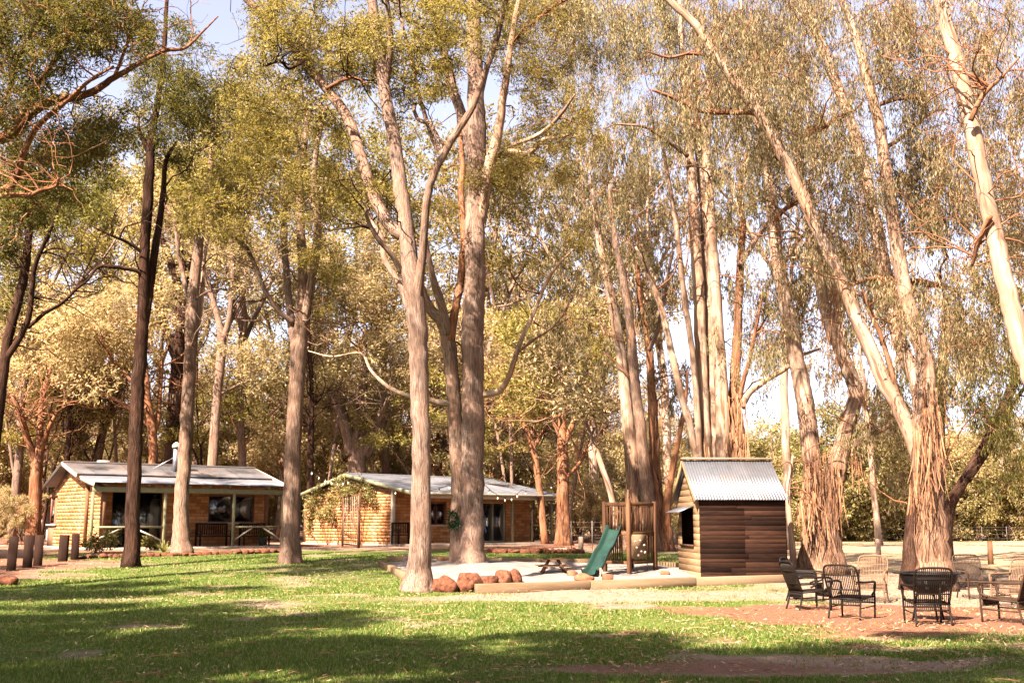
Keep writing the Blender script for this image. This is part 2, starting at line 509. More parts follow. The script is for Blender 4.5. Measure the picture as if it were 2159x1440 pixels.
M['concrete'] = mat_plain("concrete", (0.2082, 0.1717, 0.1343), 0.9)
M['plank_shaded'] = mat_wood("plank_shaded", (0.0055, 0.0026, 0.0018), (0.0253, 0.0116, 0.0066), 10, 'X', 0.85, 0.6)  # dark wood, with tree shade on the cubby put into the colour
M['plank_tan'] = mat_wood("plank_tan", (0.1113, 0.0666, 0.0321), (0.2142, 0.1416, 0.0774), 8, 'Y', 0.8, 0.25)
M['timber'] = mat_wood("timber_red", (0.0390, 0.0180, 0.0090), (0.1035, 0.0532, 0.0277), 8, 'Z', 0.7, 0.3)
M['timber_h'] = mat_wood("timber_beam", (0.0457, 0.0218, 0.0105), (0.1102, 0.0585, 0.0292), 8, 'X', 0.7, 0.3)
M['sleeper'] = mat_wood("sleeper_pine", (0.1108, 0.0700, 0.0364), (0.1805, 0.1283, 0.0785), 6, 'X', 0.8, 0.15)
M['weathered'] = mat_wood("weathered_wood", (0.1530, 0.1011, 0.0672), (0.2941, 0.2202, 0.1590), 8, 'X', 0.8, 0.2)
M['post_dark'] = mat_wood("post_dark", (0.0115, 0.0064, 0.0043), (0.0346, 0.0187, 0.0130), 8, 'Z', 0.8, 0.3)
M['post_grey'] = mat_wood("post_grey", (0.1470, 0.0952, 0.0672), (0.2813, 0.2023, 0.1530), 8, 'Z', 0.8, 0.2)
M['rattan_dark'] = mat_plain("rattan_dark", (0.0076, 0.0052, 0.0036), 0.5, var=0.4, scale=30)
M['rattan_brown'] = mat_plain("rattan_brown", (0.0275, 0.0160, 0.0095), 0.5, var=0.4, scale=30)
M['rattan_lit'] = mat_plain("rattan_lit", (0.1020, 0.0630, 0.0372), 0.6, var=0.35, scale=30)  # tan stands in for light coming through the dark canes
M['black_iron'] = mat_plain("black_iron", (0.014, 0.013, 0.013), 0.5, 0.6, var=0.4)
M['steel'] = mat_plain("steel", (0.50, 0.50, 0.49), 0.4, 0.8)
M['grey_paint'] = mat_plain("grey_paint", (0.2202, 0.2023, 0.1895), 0.6)
M['slide'] = mat_plain("slide_green", (0.0077, 0.0253, 0.0187), 0.35, var=0.25, scale=5, bstr=0.03, spec=0.5)
M['rock'] = mat_plain("laterite", (0.0810, 0.0312, 0.0168), 0.95, var=0.85, scale=11, bstr=1.0)
M['clay'] = mat_plain("clay_brick", (0.1283, 0.0583, 0.0306), 0.9, var=0.3, scale=9)
M['cable'] = mat_plain("cable", (0.03, 0.028, 0.025), 0.7)
M['wire'] = mat_plain("fence_wire", (0.1225, 0.1085, 0.0945), 0.6, 0.5)
M['flax'] = mat_leaf("flax", [(0.12, 0.13, 0.03), (0.2, 0.2, 0.06), (0.3, 0.28, 0.12)], 0.3, (0.35, 0.33, 0.08))
M['wreath'] = mat_leaf("wreath_leaf", [(0.0040, 0.0160, 0.0060), (0.0080, 0.0320, 0.0120)], 0.2, (0.0120, 0.0480, 0.0120))
M['grass'] = mat_leaf("grass_blade", [(0.016, 0.042, 0.004), (0.040, 0.076, 0.008), (0.095, 0.126, 0.020), (0.27, 0.24, 0.10)], 0.38, (0.20, 0.29, 0.035))
M['litter'] = mat_leaf("litter", [(0.10, 0.05, 0.025), (0.2, 0.11, 0.06), (0.30, 0.19, 0.11), (0.38, 0.28, 0.18)], 0.1)
m, nt, out = newmat("bulb_glass")
principled(nt, out, (0.85, 0.72, 0.5), 0.2, spec=0.6)
M['bulb'] = m
# ================================================================== GROUND
def ell(x, y, px, py, wpx, hm, soft=0.5):
    """soft patch centred on the ground point at a photo pixel: half width in m, half depth in m"""
    c = G(px, py)
    d = np.sqrt(((x - c[0]) / wpx) ** 2 + ((y - c[1]) / hm) ** 2)
    d = d + (fbm(x * 0.55, y * 0.9, int(px) % 50, 4) - 0.5) * 1.5 + (fbm(x * 2.3, y * 2.8, int(px) % 50 + 9, 3) - 0.5) * 0.5
    return 1 - sstep(1 - soft, 1 + soft, d)

def ground_masks(x, y):
    n1 = fbm(x * 0.35, y * 0.35, 3, 5); n2 = fbm(x * 1.3, y * 1.3, 11, 4); n3 = fbm(x * 0.12, y * 0.2, 23, 4)
    # lawn
    g = 0.35 + 0.65 * sstep(0.34, 0.50, n1 * 0.55 + n2 * 0.45)
    lawn_edge = 1 - sstep(5.5, 9.0, x + (n1 - 0.5) * 5 + (y - 15) * 0.05)
    g = g * (0.25 + 0.75 * lawn_edge)
    # pale track across the lawn about the front tree, and the bare strip in front of the sleepers
    yt = 24.2 + (n1 - 0.5) * 3.0 + 0.02 * x
    g = g * (1 - 0.55 * np.exp(-((y - yt) / 1.5) ** 2) * (0.6 + 0.4 * n3) * (x < 2) )
    g = g * (1 - 0.7 * ell(x, y, 1330, 1256, 4.6, 1.7))
    g = np.maximum(g, 0.8 * ell(x, y, 1420, 1315, 2.6, 1.4) * (n2 > 0.25))
    g = g * (1 - 0.9 * ell(x, y, 1880, 1300, 4.2, 3.2))
    g = g * (1 - 0.8 * ell(x, y, 1700, 1402, 1.6, 0.9))
    g = g * (1 - 0.75 * ell(x, y, 1420, 1412, 2.2, 0.55))
    # middle lawn between the trees: thinner, mixed with straw
    mid = sstep(25, 27, y) * (1 - sstep(40, 44, y))
    g = g * (1 - 0.45 * mid * sstep(0.42, 0.58, n3 * 0.6 + n2 * 0.4))
    # drive and yard at the left
    yard = ell(x, y, -20, 1185, 4.6, 8.0, 0.35)
    g = g * (1 - 0.92 * yard)
    # behind and about the houses, and beyond
    far = sstep(41, 44, y + (n1 - 0.5) * 3)
    g = g * (1 - 0.9 * far)
    g = np.maximum(g, 0.85 * ell(x, y, 1060, 1170, 3.2, 5.0) * (n1 > 0.3))
    g = np.maximum(g, 0.8 * ell(x, y, 560, 1170, 6.5, 4.5) * sstep(0.3, 0.5, n1))
    # red-brown earth
    r = np.maximum.reduce([ell(x, y, 1900, 1305, 5.0, 3.6, 0.4), 0.6 * yard, 0.8 * far * (x < 12) * sstep(0.35, 0.6, n1)])
    r = np.maximum(r, 0.55 * ell(x, y, 1420, 1408, 2.4, 0.6))
    r = np.maximum(r, 0.6 * ell(x, y, 690, 1150, 4.5, 4.0))
    # dry straw field at the right
    s = sstep(33, 38, y + (n1 - 0.5) * 4) * sstep(6.5, 10.5, x - (y - 38) * 0.06)
    return np.clip(g, 0, 1), np.clip(r, 0, 1), np.clip(s, 0, 1)

def build_ground():
    xs = np.concatenate([np.linspace(-420, -34, 24)[:-1], np.linspace(-34, 34, 240), np.linspace(34, 420, 24)[1:]])
    ys = np.concatenate([np.linspace(-60, 9, 20)[:-1], np.linspace(9, 34, 140), np.linspace(34, 62, 60)[1:], np.linspace(62, 700, 40)[1:]])
    X, Y = np.meshgrid(xs, ys)
    n1 = fbm(X * 0.8, Y * 0.8, 5, 4); n2 = fbm(X * 3.0, Y * 3.0, 6, 3)
    near = (1 - sstep(60, 90, Y))
    Z = gz(X, Y) + near * ((n1 - 0.5) * 0.06 + (n2 - 0.5) * 0.025)
    ny, nx = X.shape
    V = np.stack([X, Y, Z], -1).reshape(-1, 3)
    i = np.arange(ny - 1)[:, None] * nx; j = np.arange(nx - 1)[None, :]
    F = np.stack([i + j, i + j + 1, i + nx + j + 1, i + nx + j], -1).reshape(-1, 4)
    g = Geo(); g.add(V, F)
    me = g.mesh("ground", True)
    gm, rm, sm = ground_masks(V[:, 0], V[:, 1])
    at = me.attributes.new("cover", 'FLOAT_VECTOR', 'POINT')
    at.data.foreach_set("vector", np.stack([gm, rm, sm], -1).astype(np.float32).ravel())
    m, nt, out = newmat("ground_earth")
    co = objcoord(nt)
    a = N(nt, "ShaderNodeAttribute", attribute_name="cover").outputs["Vector"]
    sep = N(nt, "ShaderNodeSeparateXYZ"); nt.links.new(a, sep.inputs[0])
    f1 = noise(nt, co, 2.2, 6, 0.65); f2 = noise(nt, co, 16.0, 6, 0.72); f3 = noise(nt, co, 70.0, 3, 0.7)
    earth = ramp(nt, f2, [(0.28, (0.1062, 0.0680, 0.0442)), (0.5, (0.1997, 0.1403, 0.1003)), (0.72, (0.2805, 0.2125, 0.1615))])
    red = ramp(nt, f2, [(0.25, (0.0680, 0.0255, 0.0136)), (0.5, (0.1445, 0.0646, 0.0374)), (0.75, (0.2210, 0.1232, 0.0808))])
    straw = ramp(nt, f2, [(0.25, (0.19, 0.125, 0.065)), (0.7, (0.32, 0.24, 0.145))])
    turf = ramp(nt, f2, [(0.25, (0.020, 0.042, 0.005)), (0.5, (0.060, 0.090, 0.013)), (0.72, (0.21, 0.20, 0.07))])
    def brk(s, k=0.5):
        ad = N(nt, "ShaderNodeMath", operation='MULTIPLY_ADD'); ad.inputs[1].default_value = k; ad.inputs[2].default_value = -k / 2
        nt.links.new(f2, ad.inputs[0])
        a2 = N(nt, "ShaderNodeMath", operation='ADD'); nt.links.new(ad.outputs[0], a2.inputs[0]); nt.links.new(s, a2.inputs[1])
        mr = N(nt, "ShaderNodeMapRange"); mr.inputs["From Min"].default_value = 0.25; mr.inputs["From Max"].default_value = 0.65
        nt.links.new(a2.outputs[0], mr.inputs["Value"])
        return mr.outputs[0]
    c = mixc(nt, brk(sep.outputs[1]), earth, red)
    c = mixc(nt, brk(sep.outputs[2], 0.3), c, straw)
    c = mixc(nt, brk(sep.outputs[0], 0.9), c, turf)
    c = mixc(nt, 0.35, c, ramp(nt, f3, [(0.3, (0.25, 0.25, 0.25)), (0.7, (1, 1, 1))]), 'MULTIPLY')
    hgt = N(nt, "ShaderNodeMath", operation='ADD'); nt.links.new(f2, hgt.inputs[0]); nt.links.new(f3, hgt.inputs[1])
    principled(nt, out, c, 0.95, hgt.outputs[0], 0.6, 0.03, spec=0.1)
    link("ground", me, m, kind='structure')

build_ground()

def build_grass(n_try=1300000):
    y = 10.8 + (40 - 10.8) * RNG.random(n_try) ** 1.75
    x = (RNG.random(n_try) * 2 - 1) * (0.47 * y + 1.2)
    gm, rm, sm = ground_masks(x, y)
    p = sstep(0.25, 0.9, gm) * 0.62 + 0.03
    keep = RNG.random(n_try) < p
    # the first 300 k
    x = x[keep]; y = y[keep]; gm = gm[keep]
    if len(x) > 450000: x = x[:450000]; y = y[:450000]; gm = gm[:450000]
    n = len(x)
    z = gz(x, y) - 0.012
    h = (0.020 + 0.034 * RNG.random(n) ** 1.6) * (0.55 + 0.6 * gm) * (0.75 + 0.5 * vnoise(x * 1.7, y * 1.7, 77))
    w = (0.0042 + 0.0045 * RNG.random(n)) * (1 + (y - 12) * 0.06)
    a = RNG.random(n) * 2 * math.pi
    ln = (RNG.normal(size=(n, 2)) * 0.55) * h[:, None]
    base = np.stack([x, y, z], -1)
    sd = np.stack([np.cos(a) * w, np.sin(a) * w, np.zeros(n)], -1)
    tip = base + np.stack([ln[:, 0], ln[:, 1], h + 0.012], -1)
    V = np.stack([base - sd, base + sd, tip], 1).reshape(-1, 3)
    F = np.arange(n * 3).reshape(-1, 3)
    g = Geo(); g.add(V, F)
    link("lawn_grass", g.mesh("lawn_grass"), M['grass'], kind='stuff')

def build_litter(n=60000):
    y = 11.0 + 40 * RNG.random(n) ** 1.5
    x = (RNG.random(n) * 2 - 1) * (0.47 * y + 1.2)
    gm, rm, sm = ground_masks(x, y)
    dn = fbm(x * 0.7, y * 0.7, 91, 4)
    keep = (RNG.random(n) < (1.0 - 0.75 * gm) * (0.15 + sstep(0.35, 0.62, dn))) & (sm < 0.5)
    x = x[keep]; y = y[keep]; n = len(x)
    z = gz(x, y) + 0.022 + 0.02 * RNG.random(n)
    a = RNG.random(n) * 2 * math.pi
    L = (0.05 + 0.06 * RNG.random(n)); W = L * 0.2
    d = np.stack([np.cos(a), np.sin(a), RNG.normal(size=n) * 0.25], -1) * (L / 2)[:, None]
    s = np.stack([-np.sin(a), np.cos(a), RNG.normal(size=n) * 0.3], -1) * (W / 2)[:, None]
    c = np.stack([x, y, z], -1)
    V = np.stack([c - d, c + s, c + d, c - s], 1).reshape(-1, 3)
    g = Geo(); g.add(V, np.arange(n * 4).reshape(-1, 4))
    link("leaf_litter", g.mesh("leaf_litter"), M['litter'], kind='stuff')

def build_fallen_twigs(n=420):
    g = Geo()
    for i in range(n):
        y = 11.2 + 26 * random.random() ** 1.5; x = random.uniform(-1, 1) * (0.46 * y + 0.5)
        if i % 3: x = abs(x) * random.choice((1, 1, -0.6))
        L = random.uniform(0.08, 0.45); a = random.random() * 6.283; b = a + random.gauss(0, 0.5)
        z = float(gz(x, y)) + 0.028
        g.tube([(x, y, z), (x + math.cos(a) * L * 0.5, y + math.sin(a) * L * 0.5, z + random.uniform(0, 0.03)), (x + math.cos(a) * L * 0.5 + math.cos(b) * L * 0.5, y + math.sin(a) * L * 0.5 + math.sin(b) * L * 0.5, z)], [0.007, 0.006, 0.003], 5)
    link("fallen_twigs", g.mesh("fallen_twigs"), M['strip'], kind='stuff')
build_grass()
build_litter()
build_fallen_twigs()

# ------------------------------------------------------------------ sandpit
def sand_outline():
    pts = [(805, 1190), (862, 1222), (1005, 1243), (1240, 1241), (1440, 1236), (1560, 1230), (1700, 1221), (1700, 1205), (1430, 1190), (1240, 1190), (1060, 1186), (905, 1184)]
    return [G(*p) for p in pts]

SAND = sand_outline()
def in_poly(x, y, poly):
    c = np.zeros(x.shape, bool)
    n = len(poly)
    for i in range(n):
        x1, y1 = poly[i][0], poly[i][1]; x2, y2 = poly[(i + 1) % n][0], poly[(i + 1) % n][1]
        cond = ((y1 > y) != (y2 > y)) & (x < (x2 - x1) * (y - y1) / (y2 - y1 + 1e-12) + x1)
        c ^= cond
    return c

T5B = G(983, 1200)
def sand_h(x, y):
    m = np.exp(-(((x - T5B[0]) / 1.9) ** 2 + ((y - T5B[1]) / 2.2) ** 2)) * 0.16
    return gz(x, y) + 0.055 + m + (fbm(x * 2.2, y * 2.2, 51, 4) - 0.5) * 0.10

def build_sand():
    xs = np.arange(-5, 10, 0.12); ys = np.arange(22, 40, 0.12)
    X, Y = np.meshgrid(xs, ys)
    Z = sand_h(X, Y)
    ny, nx = X.shape
    ins = in_poly(X, Y, SAND)
    V = np.stack([X, Y, Z], -1).reshape(-1, 3)
    i = np.arange(ny - 1)[:, None] * nx; j = np.arange(nx - 1)[None, :]
    F = np.stack([i + j, i + j + 1, i + nx + j + 1, i + nx + j], -1).reshape(-1, 4)
    ok = ins.reshape(-1)[F].all(1)
    F = F[ok]
    used = np.unique(F); mp = -np.ones(len(V), int); mp[used] = np.arange(len(used))
    g = Geo(); g.add(V[used], mp[F])
    m, nt, out = newmat("white_sand")
    co = objcoord(nt)
    f1 = noise(nt, co, 1.6, 5, 0.6); f2 = noise(nt, co, 18, 5, 0.7)
    c = ramp(nt, f1, [(0.3, (0.1149, 0.0952, 0.0795)), (0.6, (0.1635, 0.1459, 0.1305))])
    c = mixc(nt, 0.25, c, ramp(nt, f2, [(0.3, (0.0772, 0.0598, 0.0466)), (0.6, (0.1767, 0.1612, 0.1459))]))
    principled(nt, out, c, 0.95, f2, 0.7, 0.03, spec=0.1)
    link("sand", g.mesh("sand", True), m, kind='structure')
build_sand()

def sleeper(p0, p1, h, w, label, mat='sleeper', sink=0.04):
    a = np.array(p0, float); b = np.array(p1, float)
    d = b - a; L = float(np.hypot(d[0], d[1])); rz = math.atan2(d[1], d[0]); sl = math.atan2(d[2], L)
    g = Geo().box((0, -w / 2, -sink), (L - 0.012, w / 2, h))
    me = bevel_me(g.mesh("timber_sleeper"), 0.014)
    o = link("timber_sleeper", me, M[mat], loc=a)
    o.rotation_euler = (0, -sl, rz)
    tag(o, label, "sleeper", "timber sleepers edging the sandpit")
    return o

def sleepers_along(p0, p1, n, h, w, labels):
    for i in range(n):
        a = np.array(p0) * (1 - i / n) + np.array(p1) * (i / n)
        b = np.array(p0) * (1 - (i + 1) / n) + np.array(p1) * ((i + 1) / n)
        a[2] = gz(a[0], a[1]); b[2] = gz(b[0], b[1])
        sleeper(a, b, h, w, labels[i])

sleepers_along(G(1003, 1250), G(1672, 1228), 3, 0.20, 0.22,
    ["long pale sandpit sleeper running right from the red boulders",
     "long pale sandpit sleeper in front of the green slide and climbing tower",
     "long pale sandpit sleeper along the front of the dark plank cubby house"])
sleepers_along(G(803, 1192), G(862, 1226), 2, 0.17, 0.18,
    ["sandpit sleeper at the far left corner of the white sand",
     "sandpit sleeper just left of the front tree trunk"])
sleepers_along(G(815, 1183), G(950, 1183), 1, 0.17, 0.2, ["back sandpit sleeper left of the thick double trunk"])
sleepers_along(G(1025, 1187), G(1262, 1190), 2, 0.17, 0.2,
    ["back sandpit sleeper between the thick double trunk and the small picnic table",
     "back sandpit sleeper behind the small picnic table and the slide"])
sleepers_along(G(1390, 1196), G(1432, 1199), 1, 0.17, 0.2, ["short back sandpit sleeper between climbing tower and cubby house"])

# ================================================================== ROCKS
def rock_mesh(seed, sx, sy, sz):
    bm = bmesh.new()
    bmesh.ops.create_icosphere(bm, subdivisions=3, radius=1.0)
    r = np.random.default_rng(seed)
    k = r.normal(size=(7, 3)); ph = r.random(7) * 6.28
    cut = [(Vector(r.normal(size=3)).normalized(), 0.55 + 0.30 * r.random()) for _ in range(14)]
    for v in bm.verts:
        p = v.co.copy()
        for nrm, d in cut:
            t = p.dot(nrm) - d
            if t > 0: p -= nrm * t * 0.85
        q = np.array(p)
        s = 1 + 0.07 * sum(math.sin(3.2 * (k[i] @ q) + ph[i]) for i in range(7)) / 2
        v.co = Vector((p.x * s * sx, p.y * s * sy, p.z * s * sz))
    me = bpy.data.meshes.new("boulder"); bm.to_mesh(me); bm.free()
    for pl in me.polygons: pl.use_smooth = True
    return me

def rock(px, py, w, h, seed, label, name="boulder", cat="rock", mat='rock', group=None, depth=None):
    b = G(px, py)
    d = (depth or w)
    me = rock_mesh(seed, w / 2 / 0.85, d / 2 / 0.85, h / 0.85 * 0.62)
    o = link(name, me, M[mat], loc=(b[0], b[1], b[2] + h * 0.34))
    o.rotation_euler = (0.1 * math.sin(seed), 0.1 * math.cos(seed * 3), seed * 1.3)
    return tag(o, label, cat, group)

gr = "red boulders edging the sandpit"
mpp = lambda py: G(1000, py)[1] / FPX
for px, py, wpx, hpx, sd, lb in [
    (921, 1246, 34, 30, 1, "small dark red boulder half hidden against the front trunk"),
    (941, 1248, 44, 36, 2, "rounded red boulder right of the front trunk, leftmost full one"),
    (985, 1246, 56, 42, 3, "largest low red boulder in the middle of the row"),
    (1022, 1240, 50, 36, 4, "lumpy red boulder behind the left end of the long sleeper"),
    (1062, 1232, 42, 34, 5, "square red boulder standing on the sand behind the sleeper"),
    (1086, 1231, 28, 34, 6, "pointed red boulder at the right end of the row")]:
    rock(px, py, wpx * mpp(py), hpx * mpp(py) * 0.9, sd, lb, group=gr)
rock(14, 1232, 0.62, 0.20, 9, "low dark rock at the left edge of the lawn")
for px, py, wpx, hpx, sd, lb in [
    (1206, 1219, 26, 14, 21, "low red stone beside the foot of the small picnic table"),
    (1232, 1227, 36, 14, 22, "flat red stone in front of the end of the green slide"),]:
    rock(px, py, wpx * mpp(py), hpx * mpp(py) * 1.2, sd, lb, "stone", "stone", "clay", "red stones on the sand")

def block(px, py, wpx, hpx, rz, label):
    b = G(px, py); s = b[1] / FPX
    g = Geo().box((-wpx * s / 2, -wpx * s * 0.42, -0.02), (wpx * s / 2, wpx * s * 0.42, hpx * s))
    me = bevel_me(g.mesh("clay_block"), 0.015)
    o = link("clay_block", me, M['clay'], loc=(b[0], b[1], float(sand_h(b[0], b[1])) - 0.02)); o.rotation_euler = (0, 0.06, rz)
    return tag(o, label, "block", "clay blocks lying on the sand")
block(1281, 1227, 20, 14, 0.25, "orange clay block standing in front of the climbing tower's left post")
block(1402, 1215, 18, 8, -0.2, "flat orange clay block between climbing tower and cubby house")
# ================================================================== HOUSES
def corr_sheet(w, L, wave=0.076, amp=0.012):
    """one corrugated sheet in local axes: x across, y down the slope (length L), z up"""
    nw = max(2, int(round(w / wave * 4)))
    xs = np.linspace(0, w, nw + 1)
    zs = amp * np.sin(xs / wave * 2 * math.pi)
    top = []
    for yv in (0, L):
        top.append(np.stack([xs, np.full_like(xs, yv), zs], -1))
    V = np.concatenate(top)
    m = nw + 1
    j = np.arange(nw)
    F = np.stack([j, j + 1, m + j + 1, m + j], -1)
    Vb = V.copy(); Vb[:, 2] -= 0.004
    Fb = F[:, ::-1] + 2 * m
    edge = np.concatenate([np.stack([j + 1, j, 2 * m + j, 2 * m + j + 1], -1), np.stack([m + j, m + j + 1, 3 * m + j + 1, 3 * m + j], -1)])
    g = Geo(); g.add(np.concatenate([V, Vb]), np.concatenate([F, Fb, edge]))
    return g.mesh("roof_sheet", True)

def roof_slope(root, u0, u1, v_hi, z_hi, v_lo, z_lo, mat, sheet=0.762, over=0.02):
    dv = v_lo - v_hi; dz = z_lo - z_hi
    L = math.hypot(dv, dz)
    n = max(1, int(round((u1 - u0) / sheet)))
    w = (u1 - u0) / n
    me = corr_sheet(w + 0.004, L + over)
    # x -> along u, y -> down the slope
    yv = Vector((0, dv / L, dz / L)); xv = Vector((1, 0, 0)); zv = xv.cross(yv)
    flip = zv.z < 0
    for i in range(n):
        o = link("roof_sheet", me, M[mat], root)
        if not flip:
            mt = Matrix(((1, 0, 0, u0 + i * w), (0, yv.y, zv.y, v_hi), (0, yv.z, zv.z, z_hi + 0.003 * (i % 2)), (0, 0, 0, 1)))
        else:
            mt = Matrix(((-1, 0, 0, u0 + (i + 1) * w), (0, yv.y, -zv.y, v_hi), (0, yv.z, -zv.z, z_hi + 0.003 * (i % 2)), (0, 0, 0, 1)))
        o.matrix_local = mt

class House:
    def __init__(self, px, py, D, ang, label):
        self.O = P(px, py, D); self.a = ang
        self.root = thing("brick_cabin", label, "cabin", self.O, ang, "mud brick cabins")
        self.nb = 0; self.rest = Geo(); self.bme = None
    def uz(self, px, py, v):
        """local u, z of the photo pixel on the plane at depth v behind the verandah line"""
        ca, sa = math.cos(self.a), math.sin(self.a)
        r = ray(px, py); r = r / r[1]
        # O + u(ca,sa) + v(-sa,ca) = (t r0, t)
        k = r[0]
        # O0 + u ca - v sa = k (O1 + u sa + v ca)
        u = (k * (self.O[1] + v * ca) - self.O[0] + v * sa) / (ca - k * sa)
        t = self.O[1] + u * sa + v * ca
        return u, CAM_H + t * r[2] - self.O[2]
    def vz(self, px, py, u):
        ca, sa = math.cos(self.a), math.sin(self.a)
        r = ray(px, py); r = r / r[1]; k = r[0]
        v = (self.O[0] + u * ca - k * (self.O[1] + u * sa)) / (sa + k * ca)
        t = self.O[1] + u * sa + v * ca
        return v, CAM_H + t * r[2] - self.O[2]
    def part(self, name, geo, mat, parent=None, bevel=0, label=None, kind=None, smooth=False):
        me = geo.mesh(name, smooth)
        if bevel: bevel_me(me, bevel)
        o = link(name, me, M[mat], parent or self.root, kind=kind)
        if label: o["label"] = label
        return o
    def wall(self, axis, c, t, s0, s1, top, openings, bricks=True, sides=(-1,), zb=0.0):
        """a wall core along u ('u': at v=c) or along v ('v': at u=c); top(s) gives its height; openings (s0,s1,z0,z1)"""
        g = Geo()
        cuts = sorted(set([s0, s1] + [x for o in openings for x in o[:2]]))
        cuts2 = []
        for a, b in zip(cuts, cuts[1:]):
            n = max(1, int((b - a) / 0.6)) if axis == 'v' else 1
            cuts2 += [a + (b - a) * i / n for i in range(n)]
        cuts2.append(cuts[-1])
        for a, b in zip(cuts2, cuts2[1:]):
            mid = (a + b) / 2
            zs = [(zb, None)]
            holes = sorted([(o[2], o[3]) for o in openings if o[0] <= mid <= o[1]])
            z = zb
            spans = []
            for h0, h1 in holes:
                if h0 > z + 0.01: spans.append((z, h0, h0))
                z = h1
            spans.append((z, top(a), top(b)))
            for z0, za, zb2 in spans:
                if za - z0 < 0.01: continue
                q = [(a, -t / 2, z0), (b, -t / 2, z0), (b, t / 2, z0), (a, t / 2, z0), (a, -t / 2, za), (b, -t / 2, zb2), (b, t / 2, zb2), (a, t / 2, za)]
                if axis == 'u': V = [(s, c + o, z_) for s, o, z_ in q]
                else: V = [(c + o, s, z_) for s, o, z_ in q]
                F = np.array([[0, 3, 2, 1], [4, 5, 6, 7], [0, 1, 5, 4], [1, 2, 6, 5], [2, 3, 7, 6], [3, 0, 4, 7]])
                if axis == 'v': F = F[:, ::-1]
                g.add(V, F)
        self.part("wall", g, 'mortar')
        if not bricks: return
        BL, BH, J = 0.40, 0.122, 0.018
        for sd in sides:
            k = 0; z = zb + 0.02
            while True:
                z1 = z + BH
                s = s0 - (BL / 2 if k % 2 else 0)
                row = []
                while s < s1:
                    a, b = max(s, s0 + 0.003), min(s + BL - J, s1 - 0.003)
                    s += BL
                    if b - a < 0.05: continue
                    parts = [(a, b)]
                    for o in openings:
                        if z1 > o[2] + 0.01 and z < o[3] - 0.01:
                            np_ = []
                            for (p, q) in parts:
                                if q <= o[0] or p >= o[1]: np_.append((p, q)); continue
                                if p < o[0] - 0.04: np_.append((p, o[0] - 0.004))
                                if q > o[1] + 0.04: np_.append((o[1] + 0.004, q))
                            parts = np_
                    for (p, q) in parts:
                        if z1 > min(top(p), top(q)) - 0.02: continue
                        row.append((p, q))
                for (p, q) in row:
                    self.brick(axis, c + sd * t / 2, sd, p, q, z, z1)
                z += BH + J; k += 1
                if z > max(top(s0), top(s1), top((s0 + s1) / 2)) + 0.1: break
    def brick(self, axis, c, sd, p, q, z0, z1):
        pr = 0.002 + 0.003 * random.random()
        lo, hi = (c - 0.01, c + sd * pr) if sd > 0 else (c + sd * pr, c + 0.01)
        if axis == 'u': a = (p, lo, z0); b = (q, hi, z1)
        else: a = (lo, p, z0); b = (hi, q, z1)
        if self.nb < 300 and self.front_first:
            if self.bme is None:
                self.bme = Geo().box((-0.5, -0.5, -0.5), (0.5, 0.5, 0.5)).mesh("brick")
            o = link("brick", self.bme, M['brick'], self.root)
            o.location = ((a[0] + b[0]) / 2, (a[1] + b[1]) / 2, (a[2] + b[2]) / 2)
            o.scale = (b[0] - a[0], b[1] - a[1], b[2] - a[2])
            o.rotation_euler = (0, 0, random.uniform(-0.006, 0.006))
            self.nb += 1
        else:
            self.rest.box(a, b)
    front_first = True
    def window(self, u0, u1, z0, z1, v, frame_mat, name="window", mull=1, curtain=None, depth=0.10, ft=0.05, axis='u', parent=None):
        g = Geo()
        def bx(s0, s1, za, zb, o0, o1):
            if axis == 'u': g.box((s0, v + o0, za), (s1, v + o1, zb))
            else: g.box((v + o0, s0, za), (v + o1, s1, zb))
        bx(u0, u0 + ft, z0, z1, -depth / 2, depth / 2); bx(u1 - ft, u1, z0, z1, -depth / 2, depth / 2)
        bx(u0 + ft, u1 - ft, z0, z0 + ft, -depth / 2, depth / 2); bx(u0 + ft, u1 - ft, z1 - ft, z1, -depth / 2, depth / 2)
        for i in range(mull):
            s = u0 + (u1 - u0) * (i + 1) / (mull + 1)
            bx(s - ft * 0.45, s + ft * 0.45, z0 + ft, z1 - ft, -depth / 2 + 0.01, depth / 2 - 0.01)
        w = self.part(name, g, frame_mat)
        n = mull + 1
        for i in range(n):
            s0 = u0 + (u1 - u0) * i / n + ft * 0.6; s1 = u0 + (u1 - u0) * (i + 1) / n - ft * 0.6
            gg = Geo()
            if axis == 'u': gg.box((s0, v + 0.012 * (i % 2) - 0.004, z0 + ft * 0.6), (s1, v + 0.012 * (i % 2) + 0.004, z1 - ft * 0.6))
            else: gg.box((v - 0.004, s0, z0 + ft * 0.6), (v + 0.004, s1, z1 - ft * 0.6))
            self.part("pane", gg, 'glass', w)
        if curtain:
            for (c0, c1, zt, zb) in curtain:
                xs = np.linspace(c0, c1, 44)
                off = 0.075 + 0.03 * np.sin(np.arange(44) * 1.45) + 0.01 * np.sin(np.arange(44) * 0.5)
                V = np.concatenate([np.stack([xs, v + off, np.full(44, zb)], -1), np.stack([xs, v + off * 0.9 + 0.02, np.full(44, zt)], -1)])
                j = np.arange(43)
                gg = Geo(); gg.add(V, np.stack([j, j + 1, 44 + j + 1, 44 + j], -1))
                self.part("curtain", gg, 'curtain', w, smooth=True)
        return w
    def finish(self):
        if self.rest.v:
            self.part("brickwork", self.rest, 'brick', kind='stuff')

